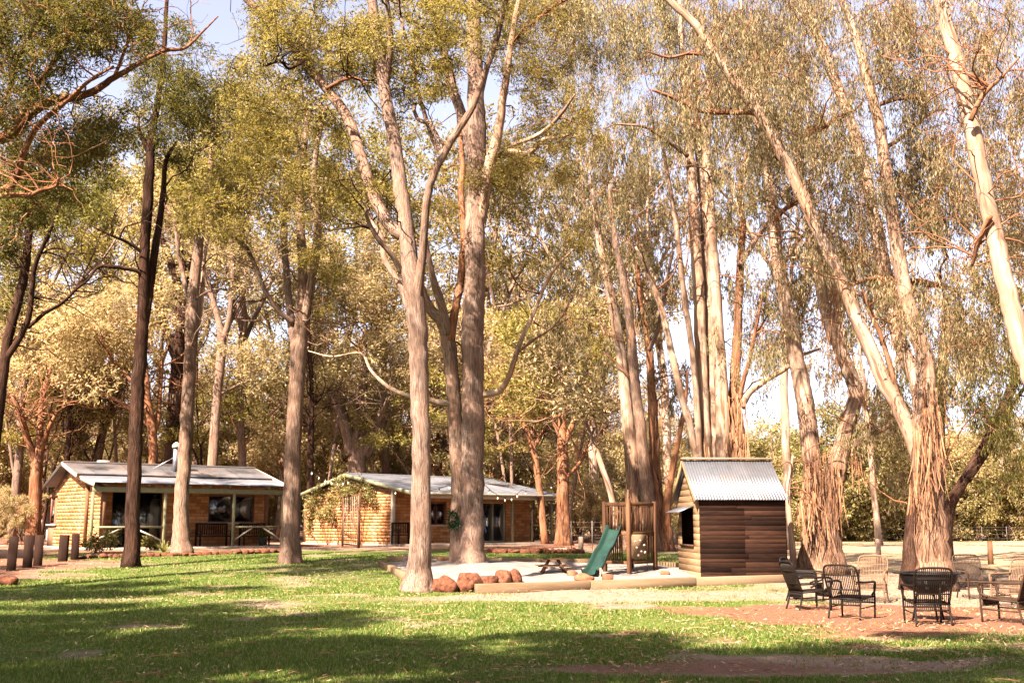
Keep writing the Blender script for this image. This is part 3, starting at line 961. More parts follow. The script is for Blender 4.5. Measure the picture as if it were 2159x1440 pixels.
def verandah_bench(loc, rz, w, label):
    t = thing("verandah_bench", label, "bench", loc, rz, "dark slatted benches on the verandah")
    g = Geo()
    for k in range(4): g.box((-w / 2, -0.22 + k * 0.12, 0.40), (w / 2, -0.12 + k * 0.12, 0.425))
    seat = Geo().box((-w / 2, -0.24, 0.375), (w / 2, 0.24, 0.398)); link("seat", seat.mesh("seat"), M['post_dark'], t)
    link("seat_slats", g.mesh("seat_slats"), M['post_dark'], t, kind='stuff')
    b = Geo().box((-w / 2, 0.23, 0.88), (w / 2, 0.27, 0.95)); link("top_rail", b.mesh("top_rail"), M['post_dark'], t)
    s = Geo()
    for k in range(int(w / 0.1)): s.box((-w / 2 + 0.05 + k * 0.1, 0.24, 0.46), (-w / 2 + 0.085 + k * 0.1, 0.26, 0.879))
    link("back_slats", s.mesh("back_slats"), M['post_dark'], t, kind='stuff')
    for sx in (-1, 1):
        for (y, h) in ((-0.2, 0.6), (0.25, 0.94)):
            l = Geo().box((sx * w / 2 - 0.03, y - 0.03, 0), (sx * w / 2 + 0.03, y + 0.03, h)); link("leg", l.mesh("leg"), M['post_dark'], t)
        a = Geo().box((sx * w / 2 - 0.035, -0.26, 0.602), (sx * w / 2 + 0.035, 0.22, 0.63)); link("armrest", a.mesh("armrest"), M['post_dark'], t)
    return t

def house_left():
    H = House(188, 1158, 44.0, math.radians(38), "mud brick cabin with grey iron roof and flue, behind the dark trunk at left")
    R = H.root
    vw = 1.6; ub = 0.45; ue = H.uz(603, 1031, -0.12)[0] - 0.15
    EV, BK, RG = 2.50, 2.92, 3.47
    top_f = lambda s: 2.74
    # openings on the front wall
    d0, dz1 = H.uz(238, 1036, vw); d1 = H.uz(343, 1036, vw)[0]
    w0, wz1 = H.uz(441, 1044, vw); w1 = H.uz(537, 1044, vw)[0]; wz0 = H.uz(490, 1101, vw)[1]
    dz1 = min(dz1, 2.3); wz1 = min(wz1, 2.3)
    dr = (d0, d1, 0.06, dz1); wn_ = (w0, w1, wz0, wz1)
    H.wall('u', vw + 0.1, 0.2, ub, ue, top_f, [dr, wn_])
    H.front_first = True
    H.wall('v', 0.50, 0.2, 0.12, vw - 0.02, lambda s: 2.36 + 0.26 * (s - 0.12) / 1.5, [])
    # gable
    vb, vr = 5.5, 3.5
    gt = lambda s: 2.86 + 0.50 * max(0, (s - vw)) / (vr - vw) if s < vr else 3.36 - 0.9 * (s - vr) / (vb - vr)
    g0, gz1 = H.vz(128, 1035, 0.35); g1 = H.vz(111, 1035, 0.35)[0]; gz0 = H.vz(120, 1105, 0.35)[1]
    gz1 = min(gz1, 2.1); gz0 = max(gz0, 0.85)
    gw = (min(g0, g1), max(g0, g1), gz0, gz1)
    H.wall('v', 0.35, 0.2, vw + 0.01, vb, gt, [gw])
    H.wall('v', ue + 0.1, 0.2, vw, vb, gt, [], bricks=False)
    H.wall('u', vb + 0.1, 0.2, 0.3, ue + 0.2, lambda s: 2.4, [], bricks=False)
    # room lining so that the openings look into a dark room
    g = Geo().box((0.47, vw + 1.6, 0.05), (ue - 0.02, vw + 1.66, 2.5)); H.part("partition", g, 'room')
    H.part("floor_slab", Geo().box((-0.15, -0.1, -0.45), (ue + 0.3, vb + 0.2, 0.05)), 'concrete', bevel=0.02)
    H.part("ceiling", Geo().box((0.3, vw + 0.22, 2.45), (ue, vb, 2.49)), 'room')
    # glazing
    cu = (d1 - 0.42, d1 - 0.06, 2.15, 0.12)
    w = H.window(d0, d1, 0.06, dz1, vw + 0.1, 'dark_frame', "sliding_door", 1, [cu])
    wm = (w0 + w1) / 2
    H.window(w0, w1, wz0, wz1, vw + 0.1, 'maroon', "window", 1, [(wm + 0.08, w1 - 0.1, wz1 - 0.12, wz0 + 0.02)])
    H.part("sill", Geo().box((w0 - 0.05, vw - 0.06, wz0 - 0.07), (w1 + 0.05, vw - 0.012, wz0)), 'cream')
    H.window(gw[0], gw[1], gw[2], gw[3], 0.36, 'maroon', "window", 0, axis='v')
    H.part("sill", Geo().box((0.16, gw[0] - 0.05, gw[2] - 0.06), (0.235, gw[1] + 0.05, gw[2])), 'cream')
    # roof
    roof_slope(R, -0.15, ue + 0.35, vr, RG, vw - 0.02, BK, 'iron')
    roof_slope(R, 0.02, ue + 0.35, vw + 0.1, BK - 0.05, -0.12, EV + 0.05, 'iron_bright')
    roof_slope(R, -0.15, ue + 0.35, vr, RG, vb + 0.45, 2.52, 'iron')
    rc = Geo()
    for s in (-1, 1):
        rc.add([(-0.18, vr, RG + 0.035), (ue + 0.38, vr, RG + 0.035), (ue + 0.38, vr + s * 0.16, RG - 0.012), (-0.18, vr + s * 0.16, RG - 0.012)], np.array([[0, 1, 2, 3]] if s < 0 else [[3, 2, 1, 0]]))
    H.part("ridge_cap", rc, 'iron')
    for (a, b, m) in (((-0.17, vr, RG - 0.09), (-0.17, vw - 0.08, BK - 0.10), 'cream'), ((0.0, vw + 0.1, BK - 0.15), (0.0, -0.15, EV - 0.05), 'cream'), ((-0.17, vr, RG - 0.07), (-0.17, vb + 0.45, 2.44), 'dark_frame'), ((ue + 0.37, vr, RG - 0.09), (ue + 0.37, -0.12, EV - 0.05), 'cream')):  # rear board coloured dark to stand in for its shade
        H.part("barge_board", Geo().bar(a, b, 0.03, 0.17), m)
    # verandah: beam, posts, rails
    H.part("verandah_beam", Geo().box((0.02, 0.0, EV - 0.32), (ue + 0.2, 0.09, EV - 0.12)), 'sage', bevel=0.006)
    rf = Geo()
    k = 0.5
    while k < ue:
        rf.bar((k, -0.06, EV - 0.04), (k, vw - 0.02, BK - 0.13), 0.05, 0.10); k += 0.85
    H.part("rafters", rf, 'sage', kind='stuff')
    pus = [0.05, H.uz(344, 1150, 0.05)[0], H.uz(490, 1150, 0.05)[0], ue + 0.1]
    for u in pus:
        H.part("verandah_post", Geo().box((u - 0.05, 0.0, 0.05), (u + 0.05, 0.1, EV - 0.322)), 'sage', bevel=0.006)
    for a, b in ((pus[0], pus[1]), (pus[2], pus[3])):
        H.part("rail", Geo().box((a + 0.051, 0.02, 0.80), (b - 0.051, 0.08, 0.87)), 'sage')
        m = (a + b) / 2
        for q in (a, b):
            s = 1 if q == b else -1
            H.part("brace", Geo().bar((m + s * 0.25, 0.05, 0.795), (q - s * 0.06, 0.05, 0.30), 0.035, 0.06), 'cream')
    # flue on the roof
    fu, fz = H.uz(369, 1000, 2.4)
    rz_ = BK + (RG - BK) * (2.4 - vw) / (vr - vw)
    fl = H.part("flue", Geo().tube([(fu, 2.4, rz_ - 0.1), (fu, 2.4, rz_ + 0.95)], 0.115, 14), 'iron_bright', smooth=True)
    H.part("cowl", Geo().tube([(fu, 2.4, rz_ + 1.0), (fu, 2.4, rz_ + 1.1), (fu, 2.4, rz_ + 1.2), (fu, 2.4, rz_ + 1.24)], [0.17, 0.17, 0.09, 0.02], 14), 'cream', fl)
    H.part("stay", Geo().bar((fu - 0.02, 2.4, rz_ + 0.62), (fu - 0.85, 2.7, rz_ + 0.1), 0.02, 0.02), 'steel', fl)
    vu, vz_ = H.uz(218, 975, 4.4)
    H.part("roof_vent", Geo().box((vu - 0.22, 4.2, 3.0), (vu + 0.22, 4.6, 3.62)), 'grey_paint', bevel=0.02)
    H.finish()
    # things on the verandah
    def at(px, v, z=0.05):
        u = H.uz(px, 1100, v)[0]
        c, s = math.cos(H.a), math.sin(H.a)
        return (H.O[0] + u * c - v * s, H.O[1] + u * s + v * c, H.O[2] + z)
    verandah_bench(at(452, 1.15), H.a, 1.35, "dark slatted bench under the curtained window of the left cabin")
    verandah_bench(at(538, 1.10), H.a, 1.15, "dark slatted bench behind the cross-braced rail of the left cabin")
    # hot water cylinder and air conditioner beside the gable
    b = G(83, 1141)
    t = thing("water_heater", "tall grey hot water cylinder standing beside the left cabin's gable", "water heater", b)
    link("tank", Geo().tube([(0, 0, 0.05), (0, 0, 1.12), (0, 0, 1.18)], [0.25, 0.25, 0.19], 20).mesh("tank", False), M['grey_paint'], t)
    link("base", Geo().box((-0.3, -0.3, -0.05), (0.3, 0.3, 0.049)).mesh("base"), M['concrete'], t)
    b = G(107, 1142)
    t = thing("air_conditioner", "white air conditioner box on the ground below the gable window", "air conditioner", b, H.a + math.radians(90))
    link("case", bevel_me(Geo().box((-0.42, -0.16, 0.08), (0.42, 0.16, 0.66)).mesh("case"), 0.02), M['cream'], t)
    f = Geo()
    for k in range(9): f.box((-0.30, 0.161, 0.14 + 0.05 * k), (0.2, 0.172, 0.165 + 0.05 * k))
    link("grille", f.mesh("grille"), M['grey_paint'], t, kind='stuff')
    for s in (-0.3, 0.3): link("foot", Geo().box((s - 0.05, -0.15, -0.03), (s + 0.05, 0.15, 0.079)).mesh("foot"), M['dark_frame'], t)
    return H

def house_right():
    D = 50.6
    H = House(868, 1150, D, math.radians(45), "mud brick cabin with low white iron roof, behind the two front trunks")
    R = H.root
    vw = 1.44
    EV, RG, vr, vb = 2.38, 3.28, 4.64, 8.0
    uE = H.uz(1163, 1150, 0.05)[0]
    uW = H.uz(1117, 1150, vw)[0]
    top_f = lambda s: 2.58
    w0, wz1 = H.uz(905, 1059, vw); w1 = H.uz(941, 1059, vw)[0]; wz0 = H.uz(925, 1106, vw)[1]
    d0, dz1 = H.uz(990, 1058, vw); d1 = H.uz(1066, 1058, vw)[0]
    wz1 = min(wz1, 2.25); dz1 = min(dz1, 2.25)
    H.wall('u', vw + 0.1, 0.2, 0.12, uW, top_f, [(w0, w1, wz0, wz1), (d0, d1, 0.08, dz1)])
    sl = (RG - EV) / vr
    gt = lambda s: EV - 0.06 + sl * s if s < vr else RG - 0.06 - (RG - 2.42) * (s - vr) / (vb - vr)
    H.wall('v', 0.10, 0.2, vw + 0.01, vb, gt, [])
    H.wall('v', uW - 0.1, 0.2, vw + 0.21, vb, gt, [], sides=(1,))
    H.wall('u', vb + 0.1, 0.2, 0.0, uW, lambda s: 2.3, [], bricks=False)
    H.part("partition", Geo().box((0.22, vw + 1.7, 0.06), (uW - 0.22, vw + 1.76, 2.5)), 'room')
    H.part("floor_slab", Geo().box((-0.05, -0.12, -0.4), (uE + 0.1, vb + 0.2, 0.06)), 'concrete', bevel=0.02)
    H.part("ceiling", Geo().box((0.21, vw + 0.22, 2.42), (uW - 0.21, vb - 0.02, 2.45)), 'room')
    H.part("corner_post", Geo().box((-0.06, vw - 0.16, 0.06), (0.10, vw - 0.015, 2.45)), 'cream', bevel=0.006)
    H.window(w0, w1, wz0, wz1, vw + 0.1, 'maroon', "window", 1, [(w0 + 0.06, w1 - 0.25, wz1 - 0.06, wz0 + 0.04)])
    H.part("sill", Geo().box((w0 - 0.05, vw - 0.07, wz0 - 0.07), (w1 + 0.05, vw - 0.012, wz0)), 'cream')
    H.window(d0, d1, 0.08, dz1, vw + 0.1, 'cream', "sliding_door", 2, [(d1 - 0.75, d1 - 0.10, dz1 - 0.08, 0.14)])
    # boards added for the verandah corner's dark interior, right of the brick pier
    x0 = uW + 0.02
    n = int((uE - x0) / 0.16)
    for i in range(n):
        H.part("screen_board", Geo().box((x0 + i * 0.16, 3.4, 0.07), (x0 + i * 0.16 + 0.145, 3.43, 2.36 + random.uniform(-0.02, 0.02))), 'timber')
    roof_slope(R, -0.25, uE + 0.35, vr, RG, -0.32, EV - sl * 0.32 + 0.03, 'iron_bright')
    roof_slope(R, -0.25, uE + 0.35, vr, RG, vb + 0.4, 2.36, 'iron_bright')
    rc = Geo()
    for s in (-1, 1):
        rc.add([(-0.28, vr, RG + 0.04), (uE + 0.38, vr, RG + 0.04), (uE + 0.38, vr + s * 0.17, RG - 0.01), (-0.28, vr + s * 0.17, RG - 0.01)], np.array([[0, 1, 2, 3]] if s < 0 else [[3, 2, 1, 0]]))
    H.part("ridge_cap", rc, 'iron_bright')
    for (a, b) in (((-0.27, vr, RG - 0.09), (-0.27, -0.32, EV - sl * 0.32 - 0.06)), ((-0.27, vr, RG - 0.09), (-0.27, vb + 0.4, 2.28)), ((uE + 0.37, vr, RG - 0.09), (uE + 0.37, -0.32, EV - sl * 0.32 - 0.06))):
        H.part("barge_board", Geo().bar(a, b, 0.03, 0.17), 'sage')
    H.part("gutter", Geo().box((-0.25, -0.42, EV - 0.14), (uE + 0.35, -0.33, EV - 0.05)), 'cream', bevel=0.01)
    H.part("verandah_beam", Geo().box((0.02, 0.0, EV - 0.30), (uE + 0.2, 0.09, EV - 0.10)), 'cream', bevel=0.006)
    for px in (868, 1080, 1163):
        u = H.uz(px, 1150, 0.05)[0]
        H.part("verandah_post", Geo().box((u - 0.05, 0.0, 0.06), (u + 0.05, 0.1, EV - 0.302)), 'sage', bevel=0.006)
    uP = H.uz(1080, 1150, 0.05)[0]; uQ = H.uz(1121, 1150, 0.05)[0]
    H.part("rail", Geo().box((uQ, 0.02, 0.84), (uE - 0.051, 0.08, 0.9)), 'sage')
    H.part("verandah_post", Geo().box((uQ - 0.035, 0.01, 0.06), (uQ + 0.035, 0.09, 0.9)), 'sage')
    H.finish()
    def at(px, v, z=0.06):
        u = H.uz(px, 1100, v)[0]
        c, s = math.cos(H.a), math.sin(H.a)
        return (H.O[0] + u * c - v * s, H.O[1] + u * s + v * c, H.O[2] + z)
    verandah_bench(at(852, 0.78), H.a, 0.95, "dark slatted bench in the shade beside the right cabin's brick corner")
    return H

HL = house_left()
HR = house_right()

# ------------------------------------------------------------------ lattice trellis in front of the right cabin's gable
def trellis():
    a = G(722, 1152); b = G(756, 1156)
    d = b - a; w = float(np.hypot(d[0], d[1])); rz = math.atan2(d[1], d[0])
    t = thing("lattice_trellis", "brown timber lattice panel on posts before the right cabin's gable", "trellis", a, rz)
    h = 2.15
    for x in (0, w): link("post", Geo().box((x - 0.045, -0.045, -0.1), (x + 0.045, 0.045, h + 0.05)).mesh("post"), M['timber'], t)
    for z in (0.12, h - 0.03): link("rail", Geo().box((0.046, -0.02, z - 0.03), (w - 0.046, 0.02, z + 0.03)).mesh("rail"), M['timber'], t)
    n = 9
    sl = Geo().box((-0.014, -0.008, 0.15), (0.014, 0.008, h - 0.06)).mesh("slat")
    for i in range(n):
        link("slat", sl, M['weathered'], t, loc=(0.046 + (w - 0.092) * (i + 0.5) / n, -0.012, 0))
    hs_ = Geo().box((0.046, 0.0, -0.012), (w - 0.046, 0.012, 0.012)).mesh("slat")
    for i in range(20): link("slat", hs_, M['timber'], t, loc=(0, 0, 0.2 + (h - 0.3) * i / 20))
trellis()

# ================================================================== CUBBY HOUSE
def cubby():
    D = G(1478, 1221)[1]
    H = House(1478, 1221, D, math.radians(4.0), "x")
    R = H.root
    R.name = "cubby_house"
    tag(R, "dark plank cubby house with a corrugated iron gable roof and black side opening", "cubby house")
    if "group" in R: del R["group"]
    W = H.uz(1660, 1218, 0)[0]; L = 2.55
    EV = H.uz(1478, 1046, 0)[1]; rid = H.uz(1440, 972, L / 2)[1] + 0.02
    # frame
    for (u, v) in ((0.05, 0.05), (W - 0.05, 0.05), (0.05, L - 0.05), (W - 0.05, L - 0.05)):
        H.part("corner_post", Geo().box((u - 0.045, v - 0.045, -0.15), (u + 0.045, v + 0.045, EV - 0.03)), 'plank_shaded')
    # front boards in two bays, each course its own plank
    ub = H.uz(1572, 1200, 0)[0]
    hts = [random.uniform(0.6, 1.35) for _ in range(19)]
    tot = sum(hts); z = 0.003
    for i, hh in enumerate(hts):
        z0 = z; z1 = z + hh / tot * (EV - 0.02); z = z1
        seams = [0.0, ub + random.uniform(-0.01, 0.01), W] if i not in (2, 5, 9, 13, 16) else [0.0, W * random.uniform(0.35, 0.65), W]
        for a, b in zip(seams, seams[1:]):
            t = random.uniform(0.022, 0.030)
            g = Geo().box((a + 0.002, -t, z0 + 0.0008), (b - 0.002, -0.001, z1 - random.choice((0.0008, 0.0008, 0.006))), None)
            o = H.part("plank", g, 'plank_shaded', bevel=0.001)
            o.rotation_euler = (0, random.uniform(-0.0025, 0.0025), 0)
    H.part("back_wall", Geo().box((0, L, 0), (W, L + 0.025, EV)), 'plank_shaded')
    # left gable side: tan boards round a black opening
    v0, zt = H.vz(1463, 1077, 0.0); v1 = H.vz(1437, 1077, 0.0)[0]; zb = H.vz(1450, 1147, 0.0)[1]
    gtop = lambda v: EV + (rid - 0.05 - EV) * (1 - abs(v - L / 2) / (L / 2))
    z = 0.0; k = 0
    while z < rid - 0.08:
        z1 = z + 0.165
        sp = [(0.0, L)]
        if z1 > zb and z < zt: sp = [(0.0, v0), (v1, L)]
        for a, b in sp:
            if z1 > EV:
                f = (z1 - EV) / (rid - 0.05 - EV)
                lo = L / 2 * f; a, b = max(a, lo), min(b, L - lo)
            if b - a < 0.06: continue
            t = random.uniform(0.022, 0.027)
            H.part("plank", Geo().box((-t, a + 0.002, z + 0.003), (-0.001, b - 0.002, min(z1, rid) - 0.002)), 'plank_tan', bevel=0.0015)
        z = z1; k += 1
    H.part("side_wall", Geo().box((W, 0.0, 0.0), (W + 0.025, L, EV)), 'plank_shaded')
    H.part("dark_backing", Geo().box((0.75, 0.12, 0.0), (0.78, L - 0.12, EV)), 'room')  # dark sheet set behind the side opening to make it black
    H.part("window_sill", Geo().box((-0.07, v0 - 0.04, zb - 0.05), (-0.032, v1 + 0.04, zb)), 'timber')
    aw = Geo()
    aw.add([(-0.032, v0 - 0.1, zt + 0.14), (-0.032, v1 + 0.12, zt + 0.14), (-0.42, v1 + 0.12, zt - 0.02), (-0.42, v0 - 0.1, zt - 0.02),
            (-0.032, v0 - 0.1, zt + 0.125), (-0.032, v1 + 0.12, zt + 0.125), (-0.42, v1 + 0.12, zt - 0.035), (-0.42, v0 - 0.1, zt - 0.035)],
           np.array([[0, 1, 2, 3], [7, 6, 5, 4], [0, 3, 7, 4], [1, 5, 6, 2], [2, 6, 7, 3], [0, 4, 5, 1]]))
    H.part("awning", aw, 'iron_shed')
    # roof
    eo = 0.14; dz = (rid - EV) / (L / 2) * eo
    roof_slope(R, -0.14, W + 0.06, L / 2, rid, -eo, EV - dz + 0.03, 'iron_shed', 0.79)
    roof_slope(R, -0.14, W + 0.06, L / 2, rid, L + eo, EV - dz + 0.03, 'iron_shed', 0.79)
    H.part("ridge_cap", Geo().bar((-0.16, L / 2, rid + 0.05), (W + 0.08, L / 2, rid + 0.05), 0.20, 0.05), 'weathered', bevel=0.008)
    for s in (0, 1):
        e = (-eo, L + eo)[s]
        H.part("barge_board", Geo().bar((-0.15, L / 2, rid - 0.07), (-0.15, e, EV - dz - 0.04), 0.028, 0.12), 'plank_tan')
    H.part("floor", Geo().box((0.02, 0.02, 0.02), (W - 0.02, L - 0.02, 0.06)), 'plank_shaded')
    for k, y in enumerate((0.35, 0.5, 0.65)):
        H.part("step_board", Geo().box((-0.62, y - 0.02, 0.03 + 0.004 * k), (-0.05, y + 0.12, 0.065 + 0.004 * k)), 'weathered')
    return H
CUB = cubby()
# ================================================================== TREES
def leaf_quads(c, d, s):
    """leaf blades: c base point, d length vector, s half-width vector"""
    n = len(c)
    mid = c + d * 0.45
    V = np.stack([c, mid + s, c + d, mid - s], 1).reshape(-1, 3)
    return V, np.arange(n * 4).reshape(-1, 4)

def unit(v):
    return v / (np.linalg.norm(v, axis=-1, keepdims=True) + 1e-9)

def crown_geo(clusters, style, L, W, rng):
    """clusters: rows (x,y,z,rx,ry,rz,n leaves)"""
    cs = []; ds = []; ss = []
    for (x, y, z, rx, ry, rz, n) in clusters:
        n = int(n)
        if n < 4: continue
        if style == 'droop':
            k = max(3, n // 18); per = 18
            p = unit(rng.normal(size=(k, 3))) * (rng.random((k, 1)) ** 0.45)
            p = p * np.array([rx, ry, rz]) + np.array([x, y, z])
            ln = 0.35 + 0.55 * rng.random((k, 1))
            t = rng.random((k, per))
            sw = rng.normal(size=(k, 1, 2)) * 0.16
            base = p[:, None, :] + np.concatenate([sw * t[..., None] + rng.normal(size=(k, per, 2)) * 0.05, -(t * ln)[..., None]], -1)
            d = np.concatenate([rng.normal(size=(k, per, 2)) * 0.33, -np.ones((k, per, 1))], -1)
        else:
            k = max(3, n // 14); per = 14
            u = unit(rng.normal(size=(k, 3)))
            p = u * (rng.random((k, 1)) ** 0.4)
            p = p * np.array([rx, ry, rz]) + np.array([x, y, z])
            ax = unit(u + rng.normal(size=(k, 3)) * 0.5 + np.array([0, 0, 0.25]))
            d = unit(ax[:, None, :] + rng.normal(size=(k, per, 3)) * 0.75)
            base = p[:, None, :] + d * 0.03 + rng.normal(size=(k, per, 3)) * 0.075 * (L / 0.12)
            d = d + np.array([0, 0, -0.25])
        base = base.reshape(-1, 3); d = unit(d.reshape(-1, 3))
        m = len(base)
        s = unit(np.cross(d, unit(rng.normal(size=(m, 3)))))
        if style != 'droop':
            # blades mostly face up and out
            nrm = unit(rng.normal(size=(m, 3)) * 0.7 + np.array([-0.15, -0.1, 0.8]))
            s = unit(np.cross(d, nrm))
        l = L * (0.6 + 0.8 * rng.random((m, 1)))
        w = W * (0.7 + 0.6 * rng.random((m, 1)))
        cs.append(base); ds.append(d * l); ss.append(s * w * 0.5)
    V, F = leaf_quads(np.concatenate(cs), np.concatenate(ds), np.concatenate(ss))
    return V, F

def bark_lob(seed, amp=0.05, flare=0.0, flare_h=0.5, lobes=5):
    r = np.random.default_rng(seed)
    ph = r.random(6) * 6.28; fr = r.uniform(0.6, 2.2, 6)
    def f(th, s):
        v = 1 + amp * (np.sin(2 * th + ph[0] + s * fr[0] * 0.5) + 0.7 * np.sin(3 * th + ph[1] - s * fr[1] * 0.4) + 0.6 * np.sin(5 * th + ph[2] + s * fr[2] * 1.7) + 0.3 * np.sin(s * 2.1 * fr[3] + ph[3]))
        if flare:
            e = np.exp(-s / flare_h)
            v = v + flare * e * (1 + 0.35 * np.sin(lobes * th + ph[4]) + 0.2 * np.sin((lobes + 2) * th + ph[5]))
        return v
    return f

class Tree:
    cnt = 0
    def __init__(self, label, base_px, Y=None, name="gum_tree", cat="tree", group=None, leaf='leaf_olive', style='tuft', seed=0):
        Tree.cnt += 1
        self.seed = seed or Tree.cnt * 31
        self.rng = np.random.default_rng(self.seed)
        if Y is None:
            b = G(*base_px); self.Y = b[1]
        else:
            self.Y = Y
            b = P(base_px[0], base_px[1], Y); b[2] = float(gz(b[0], b[1]))
        self.base = np.array(b)
        self.root = thing(name, label, cat, tuple(self.base), 0, group)
        self.pts = []            # candidate twig anchors (x,y,z,r)
        self.clusters = []
        self.twigs = Geo()
        self.leaf = leaf; self.style = style
    def stem(self, pts, mat, name="limb", dY0=0.0, dY1=0.0, ground=False, sides=14, n=None, flare=0.45, flare_h=0.4, lobes=5, amp=0.03, label=None, cut=True):
        """pts: (px, py, width px) of the photo; ground=True starts it in the ground"""
        p = np.array(pts, float)
        m = len(p)
        dl = np.linspace(dY0, dY1, m)
        W = []
        for (px, py, w), dy in zip(p, dl):
            q = P(px, py, self.Y + dy)
            W.append([*q, w / 2 * (self.Y + dy) / FPX])
        W = np.array(W)
        if ground:
            W[0, 2] = float(gz(W[0, 0], W[0, 1])) - 0.08
        n = n or max(8, int(m * 5))
        C = catmull(W, n)
        # small wander
        if n > 8:
            C[1:-1, :3] += self.rng.normal(size=(n - 2, 3)) * C[1:-1, 3:4] * 0.05
        C[:, 3] = np.maximum(C[:, 3], 0.012)
        g = Geo().tube(C[:, :3] - self.base, C[:, 3], sides, bark_lob(self.seed + len(self.pts), amp, flare if ground else 0, flare_h, lobes))
        o = link(name, g.mesh(name, True), M[mat], self.root)
        if label: o["label"] = label
        self.pts.append(C)
        self.mat = mat
        return C
    def blob(self, cx, cy, rx, ry, n, dY=0.0, sp=1.0, r=0.7, leaves=420, flat=0.8):
        """n leaf clusters inside the ellipse of photo pixels (cx,cy,rx,ry), spread sp metres in depth"""
        for _ in range(int(n * 1.3)):
            a = self.rng.random() * 6.283; q = self.rng.random() ** 0.5
            y = self.Y + dY + self.rng.normal() * sp
            c = P(cx + rx * q * math.cos(a), cy + ry * q * math.sin(a), y)
            k = self.rng.uniform(0.65, 1.3)
            if self.style == 'tuft' and self.Y < 40 and leaves > 300:
                for _j in range(3):
                    o = self.rng.normal(size=3) * r * 0.62
                    kk = k * self.rng.uniform(0.42, 0.75)
                    self.clusters.append((*(c + o), r * kk, r * kk, r * kk * 0.7, leaves * kk * kk * 1.3))
            elif self.style == 'droop' and leaves > 300:
                for _j in range(3):
                    o = self.rng.normal(size=3) * r * 0.8
                    kk = k * self.rng.uniform(0.35, 0.68)
                    self.clusters.append((*(c + o), r * kk, r * kk, r * kk * 1.15, leaves * kk * kk * 1.0))
            else:
                self.clusters.append((*c, r * k, r * k, r * k * flat, leaves * k * k))
    def twig(self, a, b, r0, r1, mat_geo):
        d = b - a; L = np.linalg.norm(d)
        m1 = a + d * 0.35 + self.rng.normal(size=3) * L * 0.07 + np.array([0, 0, 0.06 * L])
        m2 = a + d * 0.7 + self.rng.normal(size=3) * L * 0.07 + np.array([0, 0, 0.05 * L])
        C = catmull(np.array([[*a, r0], [*m1, r0 * 0.75 + r1 * 0.25], [*m2, r0 * 0.4 + r1 * 0.6], [*b, r1]]), 9)
        mat_geo.tube(C[:, :3] - self.base, C[:, 3], 5, None, False)
        return C
    def ramify(self, n, l0, l1, r=0.022, t0=0.35, up=0.25, kids=3):
        """n crooked bare side branches along the limbs, each with a few crooked children"""
        rng = self.rng
        def wander(a, d, L, r0, k):
            P_ = [np.array([*a, r0])]; p = np.array(a, float)
            for i in range(k):
                d = unit(d + rng.normal(size=3) * 0.30 + np.array([0, 0, up / k]))
                p = p + d * L / k
                P_.append(np.array([*p, r0 + (0.004 - r0) * (i + 1) / k]))
            return np.array(P_)
        new = []
        for _ in range(n):
            C = self.pts[int(rng.integers(0, len(self.pts)))]
            i = int(len(C) * rng.uniform(t0, 0.98)); i = min(i, len(C) - 1)
            a = rng.random() * 6.283
            L = rng.uniform(l0, l1)
            r0 = min(C[i, 3] * 0.6, r * L / l1 + 0.006)
            B = wander(C[i, :3], unit(np.array([math.cos(a), math.sin(a), rng.uniform(0.1, 0.9)])), L, r0, 10)
            self.twigs.tube(B[:, :3] - self.base, B[:, 3], 4, None, False); new.append(B[3:])
            for _k in range(kids):
                j = int(rng.integers(3, 10)); a = rng.random() * 6.283
                K = wander(B[j, :3], unit(np.array([math.cos(a), math.sin(a), rng.uniform(0, 1.0)])), L * rng.uniform(0.25, 0.55), B[j, 3] * 0.7, 7)
                self.twigs.tube(K[:, :3] - self.base, K[:, 3], 3, None, False); new.append(K[2:])
        self.extra = new
        return self
    def finish(self, L=0.12, W=0.035, twig_mat=None, leaf=None, sub=3, maxd=9.0):
        if not self.clusters: return self
        A = np.concatenate(self.pts + getattr(self, 'extra', []))
        anchors = A.copy()
        cl = sorted(self.clusters, key=lambda c: min(np.linalg.norm(A[:, :3] - np.array(c[:3]), axis=1)))
        for c in cl:
            p = np.array(c[:3])
            dd = anchors[:, :3] - p
            dist = np.linalg.norm(dd, axis=1)
            cost = dist + np.maximum(0, dd[:, 2]) * 1.2
            i = int(np.argmin(cost))
            if dist[i] < maxd:
                a = anchors[i, :3]; r0 = min(anchors[i, 3] * 0.6, 0.008 + 0.011 * dist[i] ** 0.9)
                C = self.twig(a, p, max(r0, 0.009), 0.006, self.twigs)
                anchors = np.concatenate([anchors, C[2:]])
            for _ in range(sub):
                e = p + unit(self.rng.normal(size=3)) * np.array(c[3:6]) * 0.8
                V = np.stack([p, p * 0.5 + e * 0.5 + self.rng.normal(size=3) * 0.08, e])
                self.twigs.tube(V - self.base, [0.008, 0.006, 0.003], 3, None, False)
        link("twigs", self.twigs.mesh("twigs", True), M[twig_mat or self.mat], self.root, kind='stuff')
        cc = [(c[0] - self.base[0], c[1] - self.base[1], c[2] - self.base[2], *c[3:]) for c in self.clusters]
        V, F = crown_geo(cc, self.style, L, W, self.rng)
        g = Geo(); g.add(V, F)
        link("crown", g.mesh("crown"), M[leaf or self.leaf], self.root, kind='stuff')
        return self
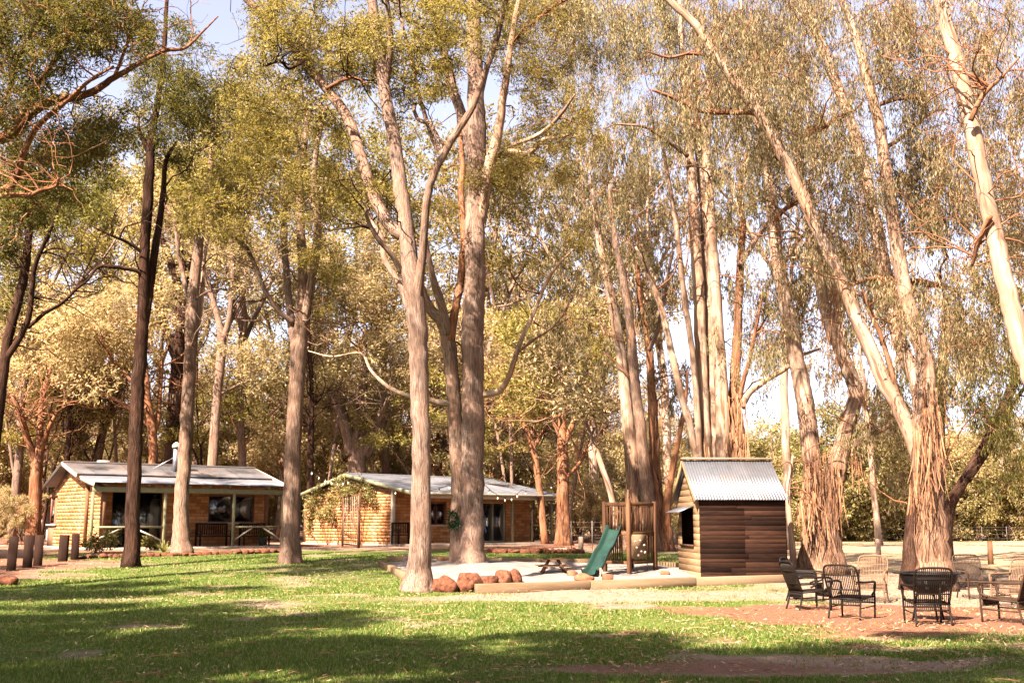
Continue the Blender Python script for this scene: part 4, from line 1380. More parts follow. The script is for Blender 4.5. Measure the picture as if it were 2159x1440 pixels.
    def strips(self, cx, cy, rx, ry, n, l0, l1, dY=-0.25, sp=0.3, w=0.03):
        """loose ribbons of bark hanging about a photo ellipse"""
        g = Geo()
        for _ in range(n):
            a = self.rng.random() * 6.283; q = self.rng.random() ** 0.5
            p = P(cx + rx * q * math.cos(a), cy + ry * q * math.sin(a), self.Y + dY + self.rng.normal() * sp) - self.base
            L = self.rng.uniform(l0, l1)
            k = 5
            t = np.linspace(0, 1, k)
            sw = self.rng.normal(size=2) * 0.12 * L
            x = p[0] + sw[0] * t ** 2; y = p[1] + sw[1] * t ** 2; z = p[2] - L * t
            an = self.rng.random() * 3.14 + t * self.rng.normal() * 1.5
            ww = w * self.rng.uniform(0.4, 1.3) * (1 - 0.6 * t)
            A = np.stack([x + np.cos(an) * ww, y + np.sin(an) * ww, z], -1); B = np.stack([x - np.cos(an) * ww, y - np.sin(an) * ww, z], -1)
            V = np.concatenate([A, B]); j = np.arange(k - 1)
            g.add(V, np.stack([j, j + 1, k + j + 1, k + j], -1))
        link("bark_strips", g.mesh("bark_strips"), M['strip'], self.root, kind='stuff')

# ---- T4 the front trunk
t = Tree("tall grey-barked gum nearest the camera, its base beside the red boulders", (881, 1246), leaf='leaf_olive', seed=401)
t.stem([(881, 1250, 54), (884, 1190, 46), (887, 1100, 42), (888, 1000, 41), (887, 900, 40), (884, 780, 40), (880, 690, 42), (872, 610, 40), (862, 530, 36), (853, 460, 34), (842, 380, 31), (833, 310, 30), (820, 240, 27), (806, 160, 25), (794, 80, 23), (785, 0, 21), (778, -120, 18), (770, -260, 14), (765, -380, 8)], 'bark_grey', "trunk", ground=True, sides=22, n=95, flare=0.5, flare_h=0.3, lobes=6)
t.stem([(852, 500, 26), (826, 478, 28), (800, 440, 27), (775, 375, 25), (755, 310, 24), (728, 240, 23), (690, 190, 22), (650, 140, 21), (605, 85, 20), (560, 40, 18), (520, -2, 17), (470, -60, 14), (420, -130, 10), (370, -210, 6)], 'bark_warm', dY1=2.5, n=60)
t.stem([(874, 650, 30), (884, 590, 22), (892, 520, 18), (897, 450, 17), (906, 395, 17), (925, 345, 17), (950, 300, 16), (975, 262, 16), (998, 222, 15), (1020, 160, 14), (1042, 100, 13), (1060, 30, 12), (1080, -60, 9), (1100, -160, 5)], 'bark_warm', dY1=-1.8, n=55)
t.stem([(862, 655, 16), (848, 612, 14), (828, 575, 14), (810, 545, 13), (803, 500, 12), (785, 470, 11), (768, 420, 9), (740, 380, 6)], 'bark_warm', dY1=1.5, sides=10)
t.stem([(846, 575, 13), (828, 540, 12), (798, 505, 11), (778, 470, 9), (770, 440, 6)], 'bark_grey', dY1=-1.0, sides=10)
t.stem([(938, 318, 12), (922, 290, 11), (905, 262, 10), (880, 250, 9), (868, 215, 7), (850, 190, 4)], 'bark_grey', dY1=1.0, sides=8)
t.stem([(932, 330, 12), (915, 300, 11), (898, 250, 10), (880, 190, 9), (866, 120, 8), (850, 60, 7), (835, -20, 5)], 'bark_warm', dY1=1.6, sides=8)
t.stem([(812, 190, 15), (822, 110, 14), (820, 40, 12), (812, -40, 10), (830, -140, 7)], 'bark_warm', dY1=-1.2, sides=10)
t.stem([(690, 188, 10), (720, 170, 9), (748, 165, 8), (775, 180, 6)], 'bark_red', dY1=-0.8, sides=8)
t.stem([(640, 130, 8), (610, 145, 7), (590, 130, 6), (560, 140, 4)], 'bark_dark', dY1=-0.8, sides=8)
t.blob(600, 150, 110, 150, 26, 2.0, 1.6, 0.62)
t.blob(700, 60, 130, 80, 20, 1.2, 1.6, 0.62)
t.blob(560, 330, 70, 80, 9, 2.0, 1.2, 0.6)
t.blob(690, 340, 60, 90, 8, 1.8, 1.0, 0.5)
t.blob(770, 90, 60, 70, 10, 0.5, 1.2, 0.55)
t.blob(900, 90, 60, 60, 8, 0.5, 1.2, 0.5)
t.blob(930, 30, 110, 50, 12, 0, 1.5, 0.6)
t.blob(790, 420, 50, 50, 4, 1.4, 0.8, 0.4)
t.blob(830, 170, 70, 60, 5, 0.8, 1.0, 0.45)
t.blob(700, -250, 420, 200, 20, 0.5, 2.8, 0.9, 420)
t.ramify(46, 0.8, 2.8, 0.028, 0.45)
t.finish(0.098, 0.029)

# ---- T5 the thick double trunk
t = Tree("thick double-trunked gum rising from the mound of white sand", (983, 1200), leaf='leaf_olive', seed=501)
t.stem([(987, 1203, 62), (991, 1160, 56), (994, 1080, 52), (996, 960, 51), (997, 860, 48), (996, 760, 48), (997, 680, 48), (1000, 600, 46), (1002, 500, 43), (1004, 400, 42), (1004, 300, 40), (1003, 220, 37), (1001, 120, 33), (1000, 40, 30), (1002, -80, 26), (1006, -220, 20), (1010, -380, 11)], 'bark_grey', "trunk", ground=True, sides=24, n=90, flare=0.55, flare_h=0.35, lobes=6)
t.stem([(968, 1202, 40), (966, 1120, 34), (965, 1020, 30), (962, 930, 32), (957, 850, 30), (952, 780, 30), (947, 730, 32), (940, 695, 30), (928, 672, 26), (908, 652, 23), (898, 625, 14), (890, 600, 8)], 'bark_warm', "trunk", dY1=0.2, ground=True, n=52, flare=0.35)
t.stem([(944, 705, 22), (933, 650, 19), (922, 615, 18), (914, 590, 15), (907, 560, 13), (900, 520, 10), (895, 480, 7)], 'bark_grey', dY1=-1.0, sides=10)
t.stem([(948, 720, 22), (962, 640, 18), (972, 590, 18), (978, 520, 17), (977, 470, 16), (972, 410, 15), (976, 350, 13), (970, 280, 11), (962, 200, 9), (948, 120, 6)], 'bark_red', dY1=1.2, sides=10)
t.stem([(1012, 470, 28), (1022, 400, 27), (1032, 350, 26), (1045, 305, 23), (1054, 260, 20), (1060, 210, 18), (1068, 160, 16), (1078, 90, 14), (1090, 20, 12), (1112, -60, 9), (1140, -160, 5)], 'bark_gum', dY1=-1.8, n=45)
t.stem([(1042, 335, 18), (1062, 324, 16), (1085, 321, 14), (1112, 325, 13), (1132, 308, 12), (1148, 294, 10), (1180, 290, 7), (1205, 282, 4)], 'bark_gum', dY1=-1.8, sides=10)
t.stem([(1058, 325, 12), (1085, 305, 11), (1110, 296, 10), (1138, 283, 10), (1165, 262, 9), (1190, 232, 7), (1212, 200, 4)], 'bark_gum', dY1=-3.0, sides=10)
t.stem([(1018, 832, 16), (1050, 826, 14), (1070, 800, 12), (1085, 758, 11), (1100, 715, 10), (1125, 660, 9), (1150, 600, 8), (1175, 560, 6), (1205, 530, 4)], 'bark_gum', dY1=-2.0, sides=10)
t.stem([(1090, 745, 7), (1118, 722, 6), (1150, 700, 5), (1175, 680, 4), (1200, 640, 2)], 'bark_warm', dY1=-2.0, sides=8)
t.stem([(952, 852, 14), (920, 847, 13), (895, 842, 11), (860, 834, 10), (825, 820, 9), (800, 800, 8), (780, 778, 6), (760, 745, 5), (700, 752, 4), (650, 740, 2)], 'bark_gum', dY1=0.9, sides=10)
t.stem([(996, 330, 24), (985, 280, 23), (968, 225, 22), (950, 180, 20), (938, 120, 19), (922, 60, 18), (905, -10, 16), (880, -120, 12), (850, -220, 7)], 'bark_warm', dY1=1.6, n=40)
t.stem([(996, 250, 14), (1015, 190, 13), (1030, 130, 12), (1050, 70, 11), (1062, 10, 10), (1075, -80, 6)], 'bark_warm', dY1=1.2, sides=10)
t.stem([(1076, 100, 10), (1100, 70, 9), (1130, 45, 8), (1160, 20, 7), (1195, 0, 5)], 'bark_red', dY1=-2, sides=8)
t.blob(1110, 360, 110, 45, 15, -0.6, 1.2, 0.55)
t.blob(1160, 250, 70, 60, 10, -1.5, 1.2, 0.55)
t.blob(1120, 120, 80, 90, 14, 0, 1.4, 0.6)
t.blob(1150, 10, 70, 40, 6, 0, 1.4, 0.55)
t.blob(1030, 60, 90, 70, 14, 0.8, 1.6, 0.6)
t.blob(930, 150, 45, 90, 7, 1.2, 1.2, 0.5)
t.blob(1180, 540, 70, 60, 5, -1, 1.2, 0.5)
t.blob(900, 430, 40, 50, 3, 0, 0.8, 0.4)
t.blob(1000, -220, 330, 200, 16, 0.5, 3, 0.95, 420)
t.ramify(50, 0.8, 2.8, 0.028, 0.45)
t.finish(0.105, 0.030)

# ---- T3 fork-topped trunk before the left cabin's right end
t = Tree("straight gum with a three-way fork, standing at the left cabin's right end", (613, 1186), leaf='leaf_olive', seed=301)
t.stem([(612, 1190, 44), (614, 1130, 38), (617, 1000, 34), (621, 880, 32), (626, 790, 32), (630, 735, 34), (634, 690, 30), (637, 630, 22), (638, 560, 20), (634, 490, 19), (632, 420, 17), (640, 330, 14), (650, 240, 10)], 'bark_warm', "trunk", ground=True, sides=20, n=64, flare=0.35, flare_h=0.4)
t.stem([(624, 740, 20), (614, 680, 17), (608, 620, 16), (603, 560, 15), (599, 490, 15), (600, 410, 13), (606, 330, 10), (600, 240, 6)], 'bark_grey', dY1=1.2, sides=12)
t.stem([(640, 690, 22), (652, 620, 20), (662, 560, 19), (669, 500, 18), (668, 440, 17), (662, 380, 14), (670, 300, 11), (690, 220, 7)], 'bark_warm', dY1=-1.0, sides=12)
t.stem([(618, 680, 12), (592, 660, 11), (572, 635, 10), (555, 605, 10), (540, 565, 9), (520, 525, 8), (490, 500, 6), (440, 470, 3)], 'bark_grey', dY1=-1.5, sides=10)
t.stem([(600, 480, 8), (580, 440, 8), (560, 420, 7), (530, 390, 5), (490, 370, 3)], 'bark_gum', dY1=-1.5, sides=8)
t.blob(600, 400, 120, 80, 17, 0.3, 1.8, 0.75)
t.blob(640, 300, 130, 80, 15, 1.0, 2.0, 0.8)
t.blob(690, 560, 40, 70, 5, -0.5, 0.8, 0.5)
t.blob(480, 430, 60, 50, 7, -1, 1.2, 0.6)
t.blob(560, 240, 90, 70, 12, 1.5, 2.0, 0.8)
t.ramify(34, 0.9, 3.2, 0.03, 0.4)
t.finish(0.12, 0.036)

# ---- T1 dark trunk at left
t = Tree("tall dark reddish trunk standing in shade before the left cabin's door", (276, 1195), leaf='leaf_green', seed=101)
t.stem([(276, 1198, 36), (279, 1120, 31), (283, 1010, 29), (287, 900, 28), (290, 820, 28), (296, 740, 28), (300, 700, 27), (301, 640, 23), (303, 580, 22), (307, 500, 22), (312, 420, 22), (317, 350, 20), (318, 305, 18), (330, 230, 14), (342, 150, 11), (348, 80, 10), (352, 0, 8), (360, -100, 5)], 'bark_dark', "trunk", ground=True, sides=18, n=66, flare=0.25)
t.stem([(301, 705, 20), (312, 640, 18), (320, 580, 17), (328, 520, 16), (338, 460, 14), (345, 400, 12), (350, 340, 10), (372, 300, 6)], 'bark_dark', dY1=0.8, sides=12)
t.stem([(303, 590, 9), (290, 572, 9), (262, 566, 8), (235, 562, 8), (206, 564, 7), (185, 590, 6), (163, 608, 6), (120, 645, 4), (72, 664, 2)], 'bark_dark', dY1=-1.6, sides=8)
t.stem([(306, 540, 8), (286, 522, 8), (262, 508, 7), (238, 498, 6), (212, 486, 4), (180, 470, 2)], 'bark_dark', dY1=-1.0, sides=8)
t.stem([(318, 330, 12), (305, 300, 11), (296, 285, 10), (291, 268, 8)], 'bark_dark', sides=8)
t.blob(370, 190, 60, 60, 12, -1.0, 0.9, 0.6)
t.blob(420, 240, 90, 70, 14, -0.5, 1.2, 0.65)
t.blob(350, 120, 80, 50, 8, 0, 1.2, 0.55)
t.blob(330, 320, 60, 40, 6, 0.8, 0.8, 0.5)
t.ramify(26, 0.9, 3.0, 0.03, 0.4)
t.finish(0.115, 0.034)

# ---- T2 pale trunk before the left cabin
t = Tree("pale bent gum with a knot, rooted at the left cabin's garden edge", (384, 1166), leaf='leaf_olive', seed=201)
t.stem([(384, 1168, 40), (382, 1120, 34), (384, 1040, 30), (390, 960, 29), (394, 880, 29), (398, 800, 27), (403, 720, 26), (404, 660, 28), (408, 620, 24), (414, 560, 22), (420, 510, 20), (426, 450, 17), (440, 380, 14), (450, 300, 10), (458, 230, 6)], 'bark_warm', "trunk", ground=True, sides=18, n=60, flare=0.35)
t.stem([(404, 770, 9), (416, 700, 9), (424, 640, 10), (428, 570, 9), (440, 500, 8), (470, 450, 5)], 'bark_gum', dY1=1.0, sides=8)
t.stem([(400, 660, 10), (388, 590, 9), (375, 530, 8), (368, 470, 6), (350, 430, 3)], 'bark_warm', dY1=1.0, sides=8)
t.blob(440, 360, 80, 70, 14, 0.8, 1.8, 0.8)
t.blob(400, 460, 60, 50, 6, 0.5, 1.2, 0.6)
t.blob(500, 250, 60, 60, 8, 1.0, 1.5, 0.8)
t.ramify(26, 0.9, 3.0, 0.03, 0.4)
t.finish(0.15, 0.05)

# ---- T11 leaning limbs entering at the upper left
t = Tree("spreading tree whose long limbs reach in from the upper left edge", (-190, 1215), Y=25.0, leaf='leaf_green', seed=1101)
t.stem([(-190, 1220, 60), (-185, 1050, 50), (-170, 850, 46), (-150, 650, 44), (-135, 480, 40), (-110, 380, 34), (-70, 320, 30), (-30, 300, 26), (20, 285, 24), (60, 245, 21), (90, 222, 20), (125, 210, 19), (160, 205, 18), (200, 192, 16), (235, 168, 14), (270, 148, 12), (310, 124, 10), (350, 107, 9), (390, 102, 7), (425, 70, 5), (460, 35, 3)], 'bark_red', "trunk", ground=True, n=80, dY1=1.2)
t.stem([(-140, 520, 26), (-80, 440, 24), (-20, 410, 20), (20, 395, 18), (42, 350, 15), (55, 310, 14), (80, 265, 13), (115, 235, 12), (150, 205, 10), (190, 170, 8), (240, 140, 5)], 'bark_red', dY1=-1.2, n=40)
t.stem([(20, 285, 12), (60, 215, 12), (90, 165, 11), (130, 105, 11), (160, 60, 10), (200, 20, 9), (230, -30, 7)], 'bark_red', dY1=0.8, n=24)
t.stem([(-20, 300, 12), (10, 215, 11), (40, 120, 11), (70, 60, 10), (100, 10, 9), (120, -60, 6)], 'bark_grey', dY1=-1.5, n=24)
t.stem([(60, 150, 9), (100, 80, 9), (110, 20, 8), (112, -40, 6)], 'bark_grey', dY1=-0.5)
t.stem([(240, 165, 8), (262, 110, 7), (280, 60, 6), (300, 20, 4)], 'bark_red', dY1=-1.0)
t.stem([(-60, 420, 14), (20, 412, 12), (60, 412, 10), (90, 400, 9), (118, 392, 6), (124, 376, 4)], 'bark_red', dY1=-2.0)
t.blob(80, 40, 130, 60, 20, -0.5, 1.4, 0.6)
t.blob(60, 130, 110, 70, 15, 0.2, 1.4, 0.6)
t.blob(100, 340, 110, 60, 14, 1.4, 1.0, 0.5)
t.blob(210, 300, 45, 80, 12, 2.5, 0.8, 0.5)
t.blob(230, 60, 80, 50, 12, 0, 1.2, 0.5)
t.blob(20, 220, 60, 60, 8, 0.8, 1.2, 0.5)
t.blob(50, 440, 60, 40, 5, 0.5, 1.2, 0.45)
t.blob(20, -200, 380, 180, 30, 0.5, 3.2, 0.95, 420)
t.ramify(90, 0.9, 3.2, 0.034, 0.3)
t.finish(0.10, 0.030)

# ---- dark stems low at the left edge
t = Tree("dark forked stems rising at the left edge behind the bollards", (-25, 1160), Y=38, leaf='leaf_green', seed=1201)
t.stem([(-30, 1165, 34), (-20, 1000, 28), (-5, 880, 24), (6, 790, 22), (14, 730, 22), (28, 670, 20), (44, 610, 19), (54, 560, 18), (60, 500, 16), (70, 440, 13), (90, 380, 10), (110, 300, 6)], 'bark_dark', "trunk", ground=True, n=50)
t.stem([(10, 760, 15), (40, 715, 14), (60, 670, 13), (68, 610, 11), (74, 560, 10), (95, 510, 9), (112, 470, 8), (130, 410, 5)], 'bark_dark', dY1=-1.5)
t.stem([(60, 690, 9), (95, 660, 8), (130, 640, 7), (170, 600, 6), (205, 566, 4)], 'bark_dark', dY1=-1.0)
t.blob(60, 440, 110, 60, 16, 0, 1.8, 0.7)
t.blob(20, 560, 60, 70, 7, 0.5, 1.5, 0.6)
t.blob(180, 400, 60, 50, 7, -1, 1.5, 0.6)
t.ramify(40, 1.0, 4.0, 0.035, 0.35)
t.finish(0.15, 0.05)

# ---- mid-distance traced trees: (label, base px, depth, bark, leaf, [stems], [blobs])
MID = [
 ("big trunk wearing a slatted collar, behind the left cabin's flue", (364, 1120), 58, 'bark_dark', 'leaf_pale',
  [[(362, 1130, 42), (363, 980, 36), (366, 880, 30), (372, 800, 30), (376, 750, 30), (380, 690, 24), (378, 620, 20), (362, 560, 17), (340, 500, 14), (325, 450, 9)],
   [(374, 760, 20), (352, 700, 18), (336, 650, 16), (325, 600, 13), (300, 560, 8)], [(380, 700, 16), (392, 620, 14), (384, 540, 12), (375, 470, 10), (380, 400, 6)], [(384, 680, 15), (398, 600, 14), (410, 520, 12), (415, 440, 8)]],
  [(330, 430, 130, 60, 12), (400, 380, 110, 70, 12), (350, 560, 90, 40, 5)]),
 ("red-brown trunk with upward fan of branches left of the collared trunk", (322, 1110), 55, 'bark_red', 'leaf_pale',
  [[(325, 1120, 22), (323, 990, 20), (320, 900, 18), (312, 850, 15), (308, 790, 12), (300, 720, 10), (285, 660, 7)], [(322, 920, 12), (333, 880, 11), (338, 820, 9), (342, 760, 7)],
   [(318, 900, 10), (285, 870, 9), (250, 845, 8), (215, 830, 7), (190, 815, 5), (160, 790, 3)], [(310, 860, 8), (275, 800, 8), (240, 765, 7), (215, 720, 6), (195, 690, 4)]],
  [(240, 690, 90, 60, 9), (170, 760, 60, 50, 5), (300, 640, 60, 60, 5)]),
 ("slim grey trunk with a clean Y fork right of the left cabin's flue", (446, 1110), 54, 'bark_warm', 'leaf_pale',
  [[(445, 1120, 26), (449, 980, 22), (455, 870, 20), (463, 780, 20), (468, 720, 20), (462, 680, 14), (450, 640, 13), (440, 600, 12), (430, 560, 10), (425, 500, 6)],
   [(468, 720, 16), (480, 690, 14), (487, 640, 13), (490, 570, 12), (489, 500, 10), (495, 430, 6)], [(485, 680, 9), (505, 640, 8), (520, 600, 6), (530, 560, 4)], [(466, 830, 9), (490, 818, 8), (515, 805, 6), (545, 802, 3)]],
  [(450, 500, 90, 50, 9), (520, 560, 60, 50, 6), (520, 760, 50, 40, 4)]),
 ("broad low-forking tree spreading its limbs behind the right cabin's ridge", (752, 1080), 62, 'bark_warm', 'leaf_pale',
  [[(752, 1090, 50), (752, 1000, 42), (756, 940, 34), (762, 880, 24), (764, 830, 20), (768, 760, 14), (770, 690, 10)], [(742, 960, 30), (732, 910, 27), (715, 860, 25), (695, 810, 23), (672, 770, 20), (655, 740, 16), (640, 690, 10)],
   [(768, 960, 26), (795, 910, 23), (815, 875, 21), (838, 858, 18), (870, 846, 14), (910, 810, 8)], [(790, 915, 14), (800, 880, 13), (815, 850, 12), (840, 825, 7)]],
  [(700, 640, 130, 70, 14), (780, 560, 100, 80, 12), (880, 720, 80, 70, 8), (640, 600, 60, 60, 5)]),
 ("red-brown forked trunk at the right end of the right cabin", (1188, 1150), 52, 'bark_red', 'leaf_olive',
  [[(1189, 1156, 36), (1187, 1100, 28), (1187, 1030, 26), (1186, 950, 24), (1186, 900, 20), (1182, 840, 14), (1178, 780, 11), (1170, 720, 7)], [(1188, 940, 14), (1205, 900, 13), (1220, 870, 11), (1240, 830, 9), (1265, 790, 5)],
   [(1190, 1010, 9), (1215, 985, 8), (1232, 960, 6), (1240, 930, 4)], [(1184, 930, 10), (1168, 890, 9), (1150, 860, 8), (1130, 800, 5)]],
  [(1180, 700, 110, 60, 12), (1250, 780, 60, 60, 7), (1120, 780, 50, 60, 5)]),
 ("thin leaning brown trunk left of the right cabin's forked neighbour", (1140, 1110), 56, 'bark_red', 'leaf_olive',
  [[(1150, 1120, 15), (1135, 1010, 13), (1120, 930, 12), (1100, 890, 10), (1085, 872, 8), (1060, 855, 4)], [(1125, 945, 8), (1150, 900, 7), (1160, 870, 4)]],
  [(1080, 830, 60, 50, 6), (1150, 850, 40, 40, 4)]),
 ("slender trunk leaning left behind the climbing tower", (1302, 1130), 46, 'bark_gum', 'leaf_grey',
  [[(1305, 1140, 14), (1290, 1050, 13), (1268, 980, 12), (1245, 920, 12), (1225, 870, 11), (1205, 830, 9), (1180, 790, 7), (1160, 750, 4)], [(1245, 925, 6), (1262, 880, 5), (1275, 850, 3)]],
  [(1170, 740, 60, 40, 5), (1250, 830, 50, 40, 4)]),
 ("narrow dark pole of a tree left of the right cabin's brick gable", (656, 1120), 57, 'bark_dark', 'leaf_pale',
  [[(652, 1130, 16), (654, 1000, 14), (656, 900, 13), (656, 800, 11), (650, 700, 8), (655, 600, 5)]],
  [(660, 560, 60, 60, 6)]),
 ("red forked clump of stems behind the bollards at far left", (68, 1100), 56, 'bark_red', 'leaf_pale',
  [[(72, 1110, 30), (75, 1020, 26), (80, 970, 24), (85, 900, 14), (92, 830, 11), (110, 770, 8), (130, 700, 5)], [(76, 980, 16), (60, 930, 14), (45, 880, 12), (25, 830, 8)], [(84, 960, 12), (100, 910, 10), (120, 870, 7)]],
  [(90, 720, 90, 60, 10), (20, 790, 50, 60, 5), (150, 660, 60, 50, 5)]),
 ("short dark stump-topped trunk behind the left cabin's gable", (142, 1080), 60, 'bark_dark', 'leaf_pale',
  [[(140, 1090, 14), (141, 1000, 12), (144, 930, 11), (146, 850, 9), (150, 780, 5)]],
  [(160, 760, 50, 50, 5)]),
]
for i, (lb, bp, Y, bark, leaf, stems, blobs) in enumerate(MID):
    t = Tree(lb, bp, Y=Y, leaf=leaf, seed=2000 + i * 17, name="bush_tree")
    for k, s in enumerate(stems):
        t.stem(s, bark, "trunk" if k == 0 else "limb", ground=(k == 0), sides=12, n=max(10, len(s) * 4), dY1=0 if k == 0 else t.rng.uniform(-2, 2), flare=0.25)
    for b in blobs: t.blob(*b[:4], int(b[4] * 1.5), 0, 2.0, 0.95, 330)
    if i == 0:
        c = P(362, 842, Y)
        # slatted collar round the trunk
        ro = thing("tree_collar", "pale slatted collar fixed round the big trunk above the left cabin roof", "collar", tuple(c))
        sl = Geo().box((-0.035, -0.012, -0.27), (0.035, 0.012, 0.27)).mesh("slat")
        for k in range(22):
            a = k / 22 * 6.283
            o = link("slat", sl, M['weathered'], ro, loc=(0.44 * math.cos(a), 0.44 * math.sin(a), 0)); o.rotation_euler = (0, 0, a + math.pi / 2)
        for z in (-0.24, 0.0, 0.24):
            ring = [(0.425 * math.cos(a), 0.425 * math.sin(a), z) for a in np.linspace(0, 6.283, 25)]
            link("hoop", Geo().tube(ring, 0.012, 5).mesh("hoop"), M['weathered'], ro)
    t.ramify(46, 1.2, 5.0, 0.05, 0.35)
    t.finish(0.20, 0.075)

# ---- the pale gums at the right
def gum(label, base, Y, seed, stems, blobs, leafmul=1.0, leaf='leaf_grey', L=0.14, W=0.027, strips=(), **kw):
    t = Tree(label, base, Y=Y, leaf=leaf, style='droop', seed=seed, name="pale_gum")
    for k, (s, mat, gr, d) in enumerate(stems):
        t.stem(s, mat, "trunk" if gr else "limb", ground=gr, sides=16 if gr else 12, n=max(10, len(s) * 5), dY1=d, flare=0.28 if gr else 0, flare_h=0.45, amp=0.035)
    for b in blobs:
        t.blob(b[0], b[1], b[2], b[3], int(b[4] * leafmul), b[5] if len(b) > 5 else 0.0, 1.7, 0.60, 500, 1.0)
    for s in strips: t.strips(*s)
    t.ramify(40, 0.8, 3.2, 0.026, 0.4, 0.1)
    t.finish(L, W, twig_mat='bark_red')
    return t

gum("clump of tall pale gum stems rising behind the plank cubby house", (1512, 1190), 36.0, 3001, [
  ([(1500, 1195, 40), (1492, 1080, 32), (1488, 960, 29), (1483, 850, 27), (1479, 760, 26), (1475, 650, 25), (1470, 560, 25), (1464, 470, 24), (1458, 380, 22), (1452, 300, 20), (1446, 220, 17), (1438, 120, 13), (1432, 0, 9)], 'bark_gum', True, 0.5),
  ([(1526, 1195, 38), (1525, 1080, 32), (1524, 960, 30), (1522, 860, 29), (1516, 740, 28), (1510, 640, 27), (1502, 540, 26), (1496, 440, 22), (1491, 350, 20), (1492, 260, 17), (1500, 150, 13), (1510, 20, 9)], 'bark_gum', True, -0.3),
  ([(1512, 1195, 30), (1509, 1000, 22), (1505, 860, 20), (1500, 740, 20), (1494, 620, 19), (1488, 520, 19), (1482, 420, 18), (1474, 320, 17), (1468, 230, 14), (1470, 130, 10)], 'bark_gum', True, 1.0),
  ([(1548, 1195, 56), (1552, 1080, 52), (1554, 980, 46), (1552, 900, 34), (1550, 820, 24), (1554, 720, 20), (1558, 620, 18), (1562, 545, 17), (1566, 470, 14), (1560, 400, 11), (1575, 320, 7)], 'bark_shaggy', True, 0.4),
  ([(1560, 560, 14), (1580, 525, 13), (1597, 498, 12), (1612, 480, 10), (1640, 440, 6)], 'bark_warm', False, 0.8),
  ([(1562, 860, 16), (1578, 830, 14), (1600, 812, 13), (1625, 795, 12), (1655, 778, 11), (1690, 750, 8), (1730, 735, 5)], 'bark_gum', False, -0.6),
  ([(1560, 840, 11), (1568, 800, 10), (1580, 760, 9), (1592, 700, 8), (1602, 650, 6), (1610, 600, 4)], 'bark_red', False, -0.8),
  ([(1480, 1195, 24), (1472, 1000, 18), (1455, 900, 16), (1438, 840, 15), (1424, 780, 14), (1408, 706, 14), (1394, 650, 12), (1378, 605, 11), (1362, 565, 9), (1340, 520, 5)], 'bark_gum', True, -0.8),
  ([(1490, 1195, 22), (1477, 1000, 15), (1469, 850, 14), (1458, 730, 13), (1446, 650, 13), (1436, 570, 12), (1428, 490, 11), (1418, 430, 10), (1408, 370, 9), (1396, 300, 6)], 'bark_gum', True, -1.2),
  ([(1450, 330, 10), (1425, 310, 10), (1400, 292, 10), (1375, 275, 9), (1352, 266, 7), (1300, 262, 4)], 'bark_warm', False, -1.0),
 ], [(1440, 200, 130, 100, 26), (1300, 340, 120, 90, 14, 8), (1400, 480, 90, 80, 8, 6), (1240, 180, 110, 120, 22, 7), (1550, 380, 60, 80, 10), (1280, 480, 90, 70, 7, 9), (1620, 620, 60, 80, 9), (1600, 730, 60, 60, 7), (1350, 60, 160, 60, 26), (1330, -5, 200, 45, 16), (1240, 30, 60, 50, 6), (1400, -180, 220, 130, 8), (1180, 40, 70, 60, 8)],
 strips=[(1552, 900, 26, 90, 70, 0.5, 1.6, -0.5, 0.25, 0.022), (1600, 640, 25, 90, 16, 0.6, 1.8, -0.3, 0.4, 0.014), (1500, 930, 20, 30, 16, 0.4, 0.9, -0.5, 0.2, 0.016)])

gum("shaggy group of gum stems directly behind the climbing tower", (1362, 1165), 43.0, 3101, [
  ([(1345, 1172, 60), (1342, 1090, 46), (1336, 1010, 34), (1328, 920, 28), (1320, 840, 25), (1311, 760, 24), (1302, 700, 23), (1290, 635, 21), (1278, 580, 19), (1268, 530, 17), (1258, 470, 14), (1248, 400, 10)], 'bark_gum_base', True, 0.4),
  ([(1368, 1172, 56), (1366, 1080, 40), (1360, 1000, 27), (1350, 900, 24), (1340, 820, 22), (1332, 730, 21), (1324, 650, 20), (1312, 580, 18), (1302, 530, 16), (1290, 460, 12), (1285, 390, 8)], 'bark_warm', True, -0.4),
  ([(1388, 1172, 44), (1386, 1080, 34), (1382, 1000, 25), (1378, 900, 21), (1374, 820, 18), (1370, 750, 16), (1362, 690, 14), (1350, 640, 12), (1345, 560, 8)], 'bark_red', True, 0.8),
  ([(1408, 1172, 28), (1405, 1110, 22), (1406, 1060, 18), (1414, 1010, 14), (1424, 960, 12), (1436, 900, 10), (1446, 840, 8), (1450, 780, 4)], 'bark_red', True, -0.6),
  ([(1368, 740, 9), (1385, 700, 9), (1398, 640, 8), (1408, 580, 7), (1420, 530, 4)], 'bark_warm', False, -0.8),
 ], [(1270, 430, 100, 60, 9, 3), (1330, 540, 90, 60, 6, 3), (1220, 620, 70, 70, 6, 2), (1400, 620, 60, 60, 4, 3), (1270, 720, 60, 60, 4, 3), (1430, 800, 40, 60, 4, 2)],
 leaf='leaf_grey', L=0.2, W=0.04,
 strips=[(1345, 1080, 40, 60, 60, 0.4, 1.3, -0.9, 0.2, 0.02), (1375, 860, 20, 110, 50, 0.5, 1.6, -0.4, 0.2, 0.02), (1338, 690, 12, 60, 14, 0.4, 1.2, -0.3, 0.2, 0.018)])

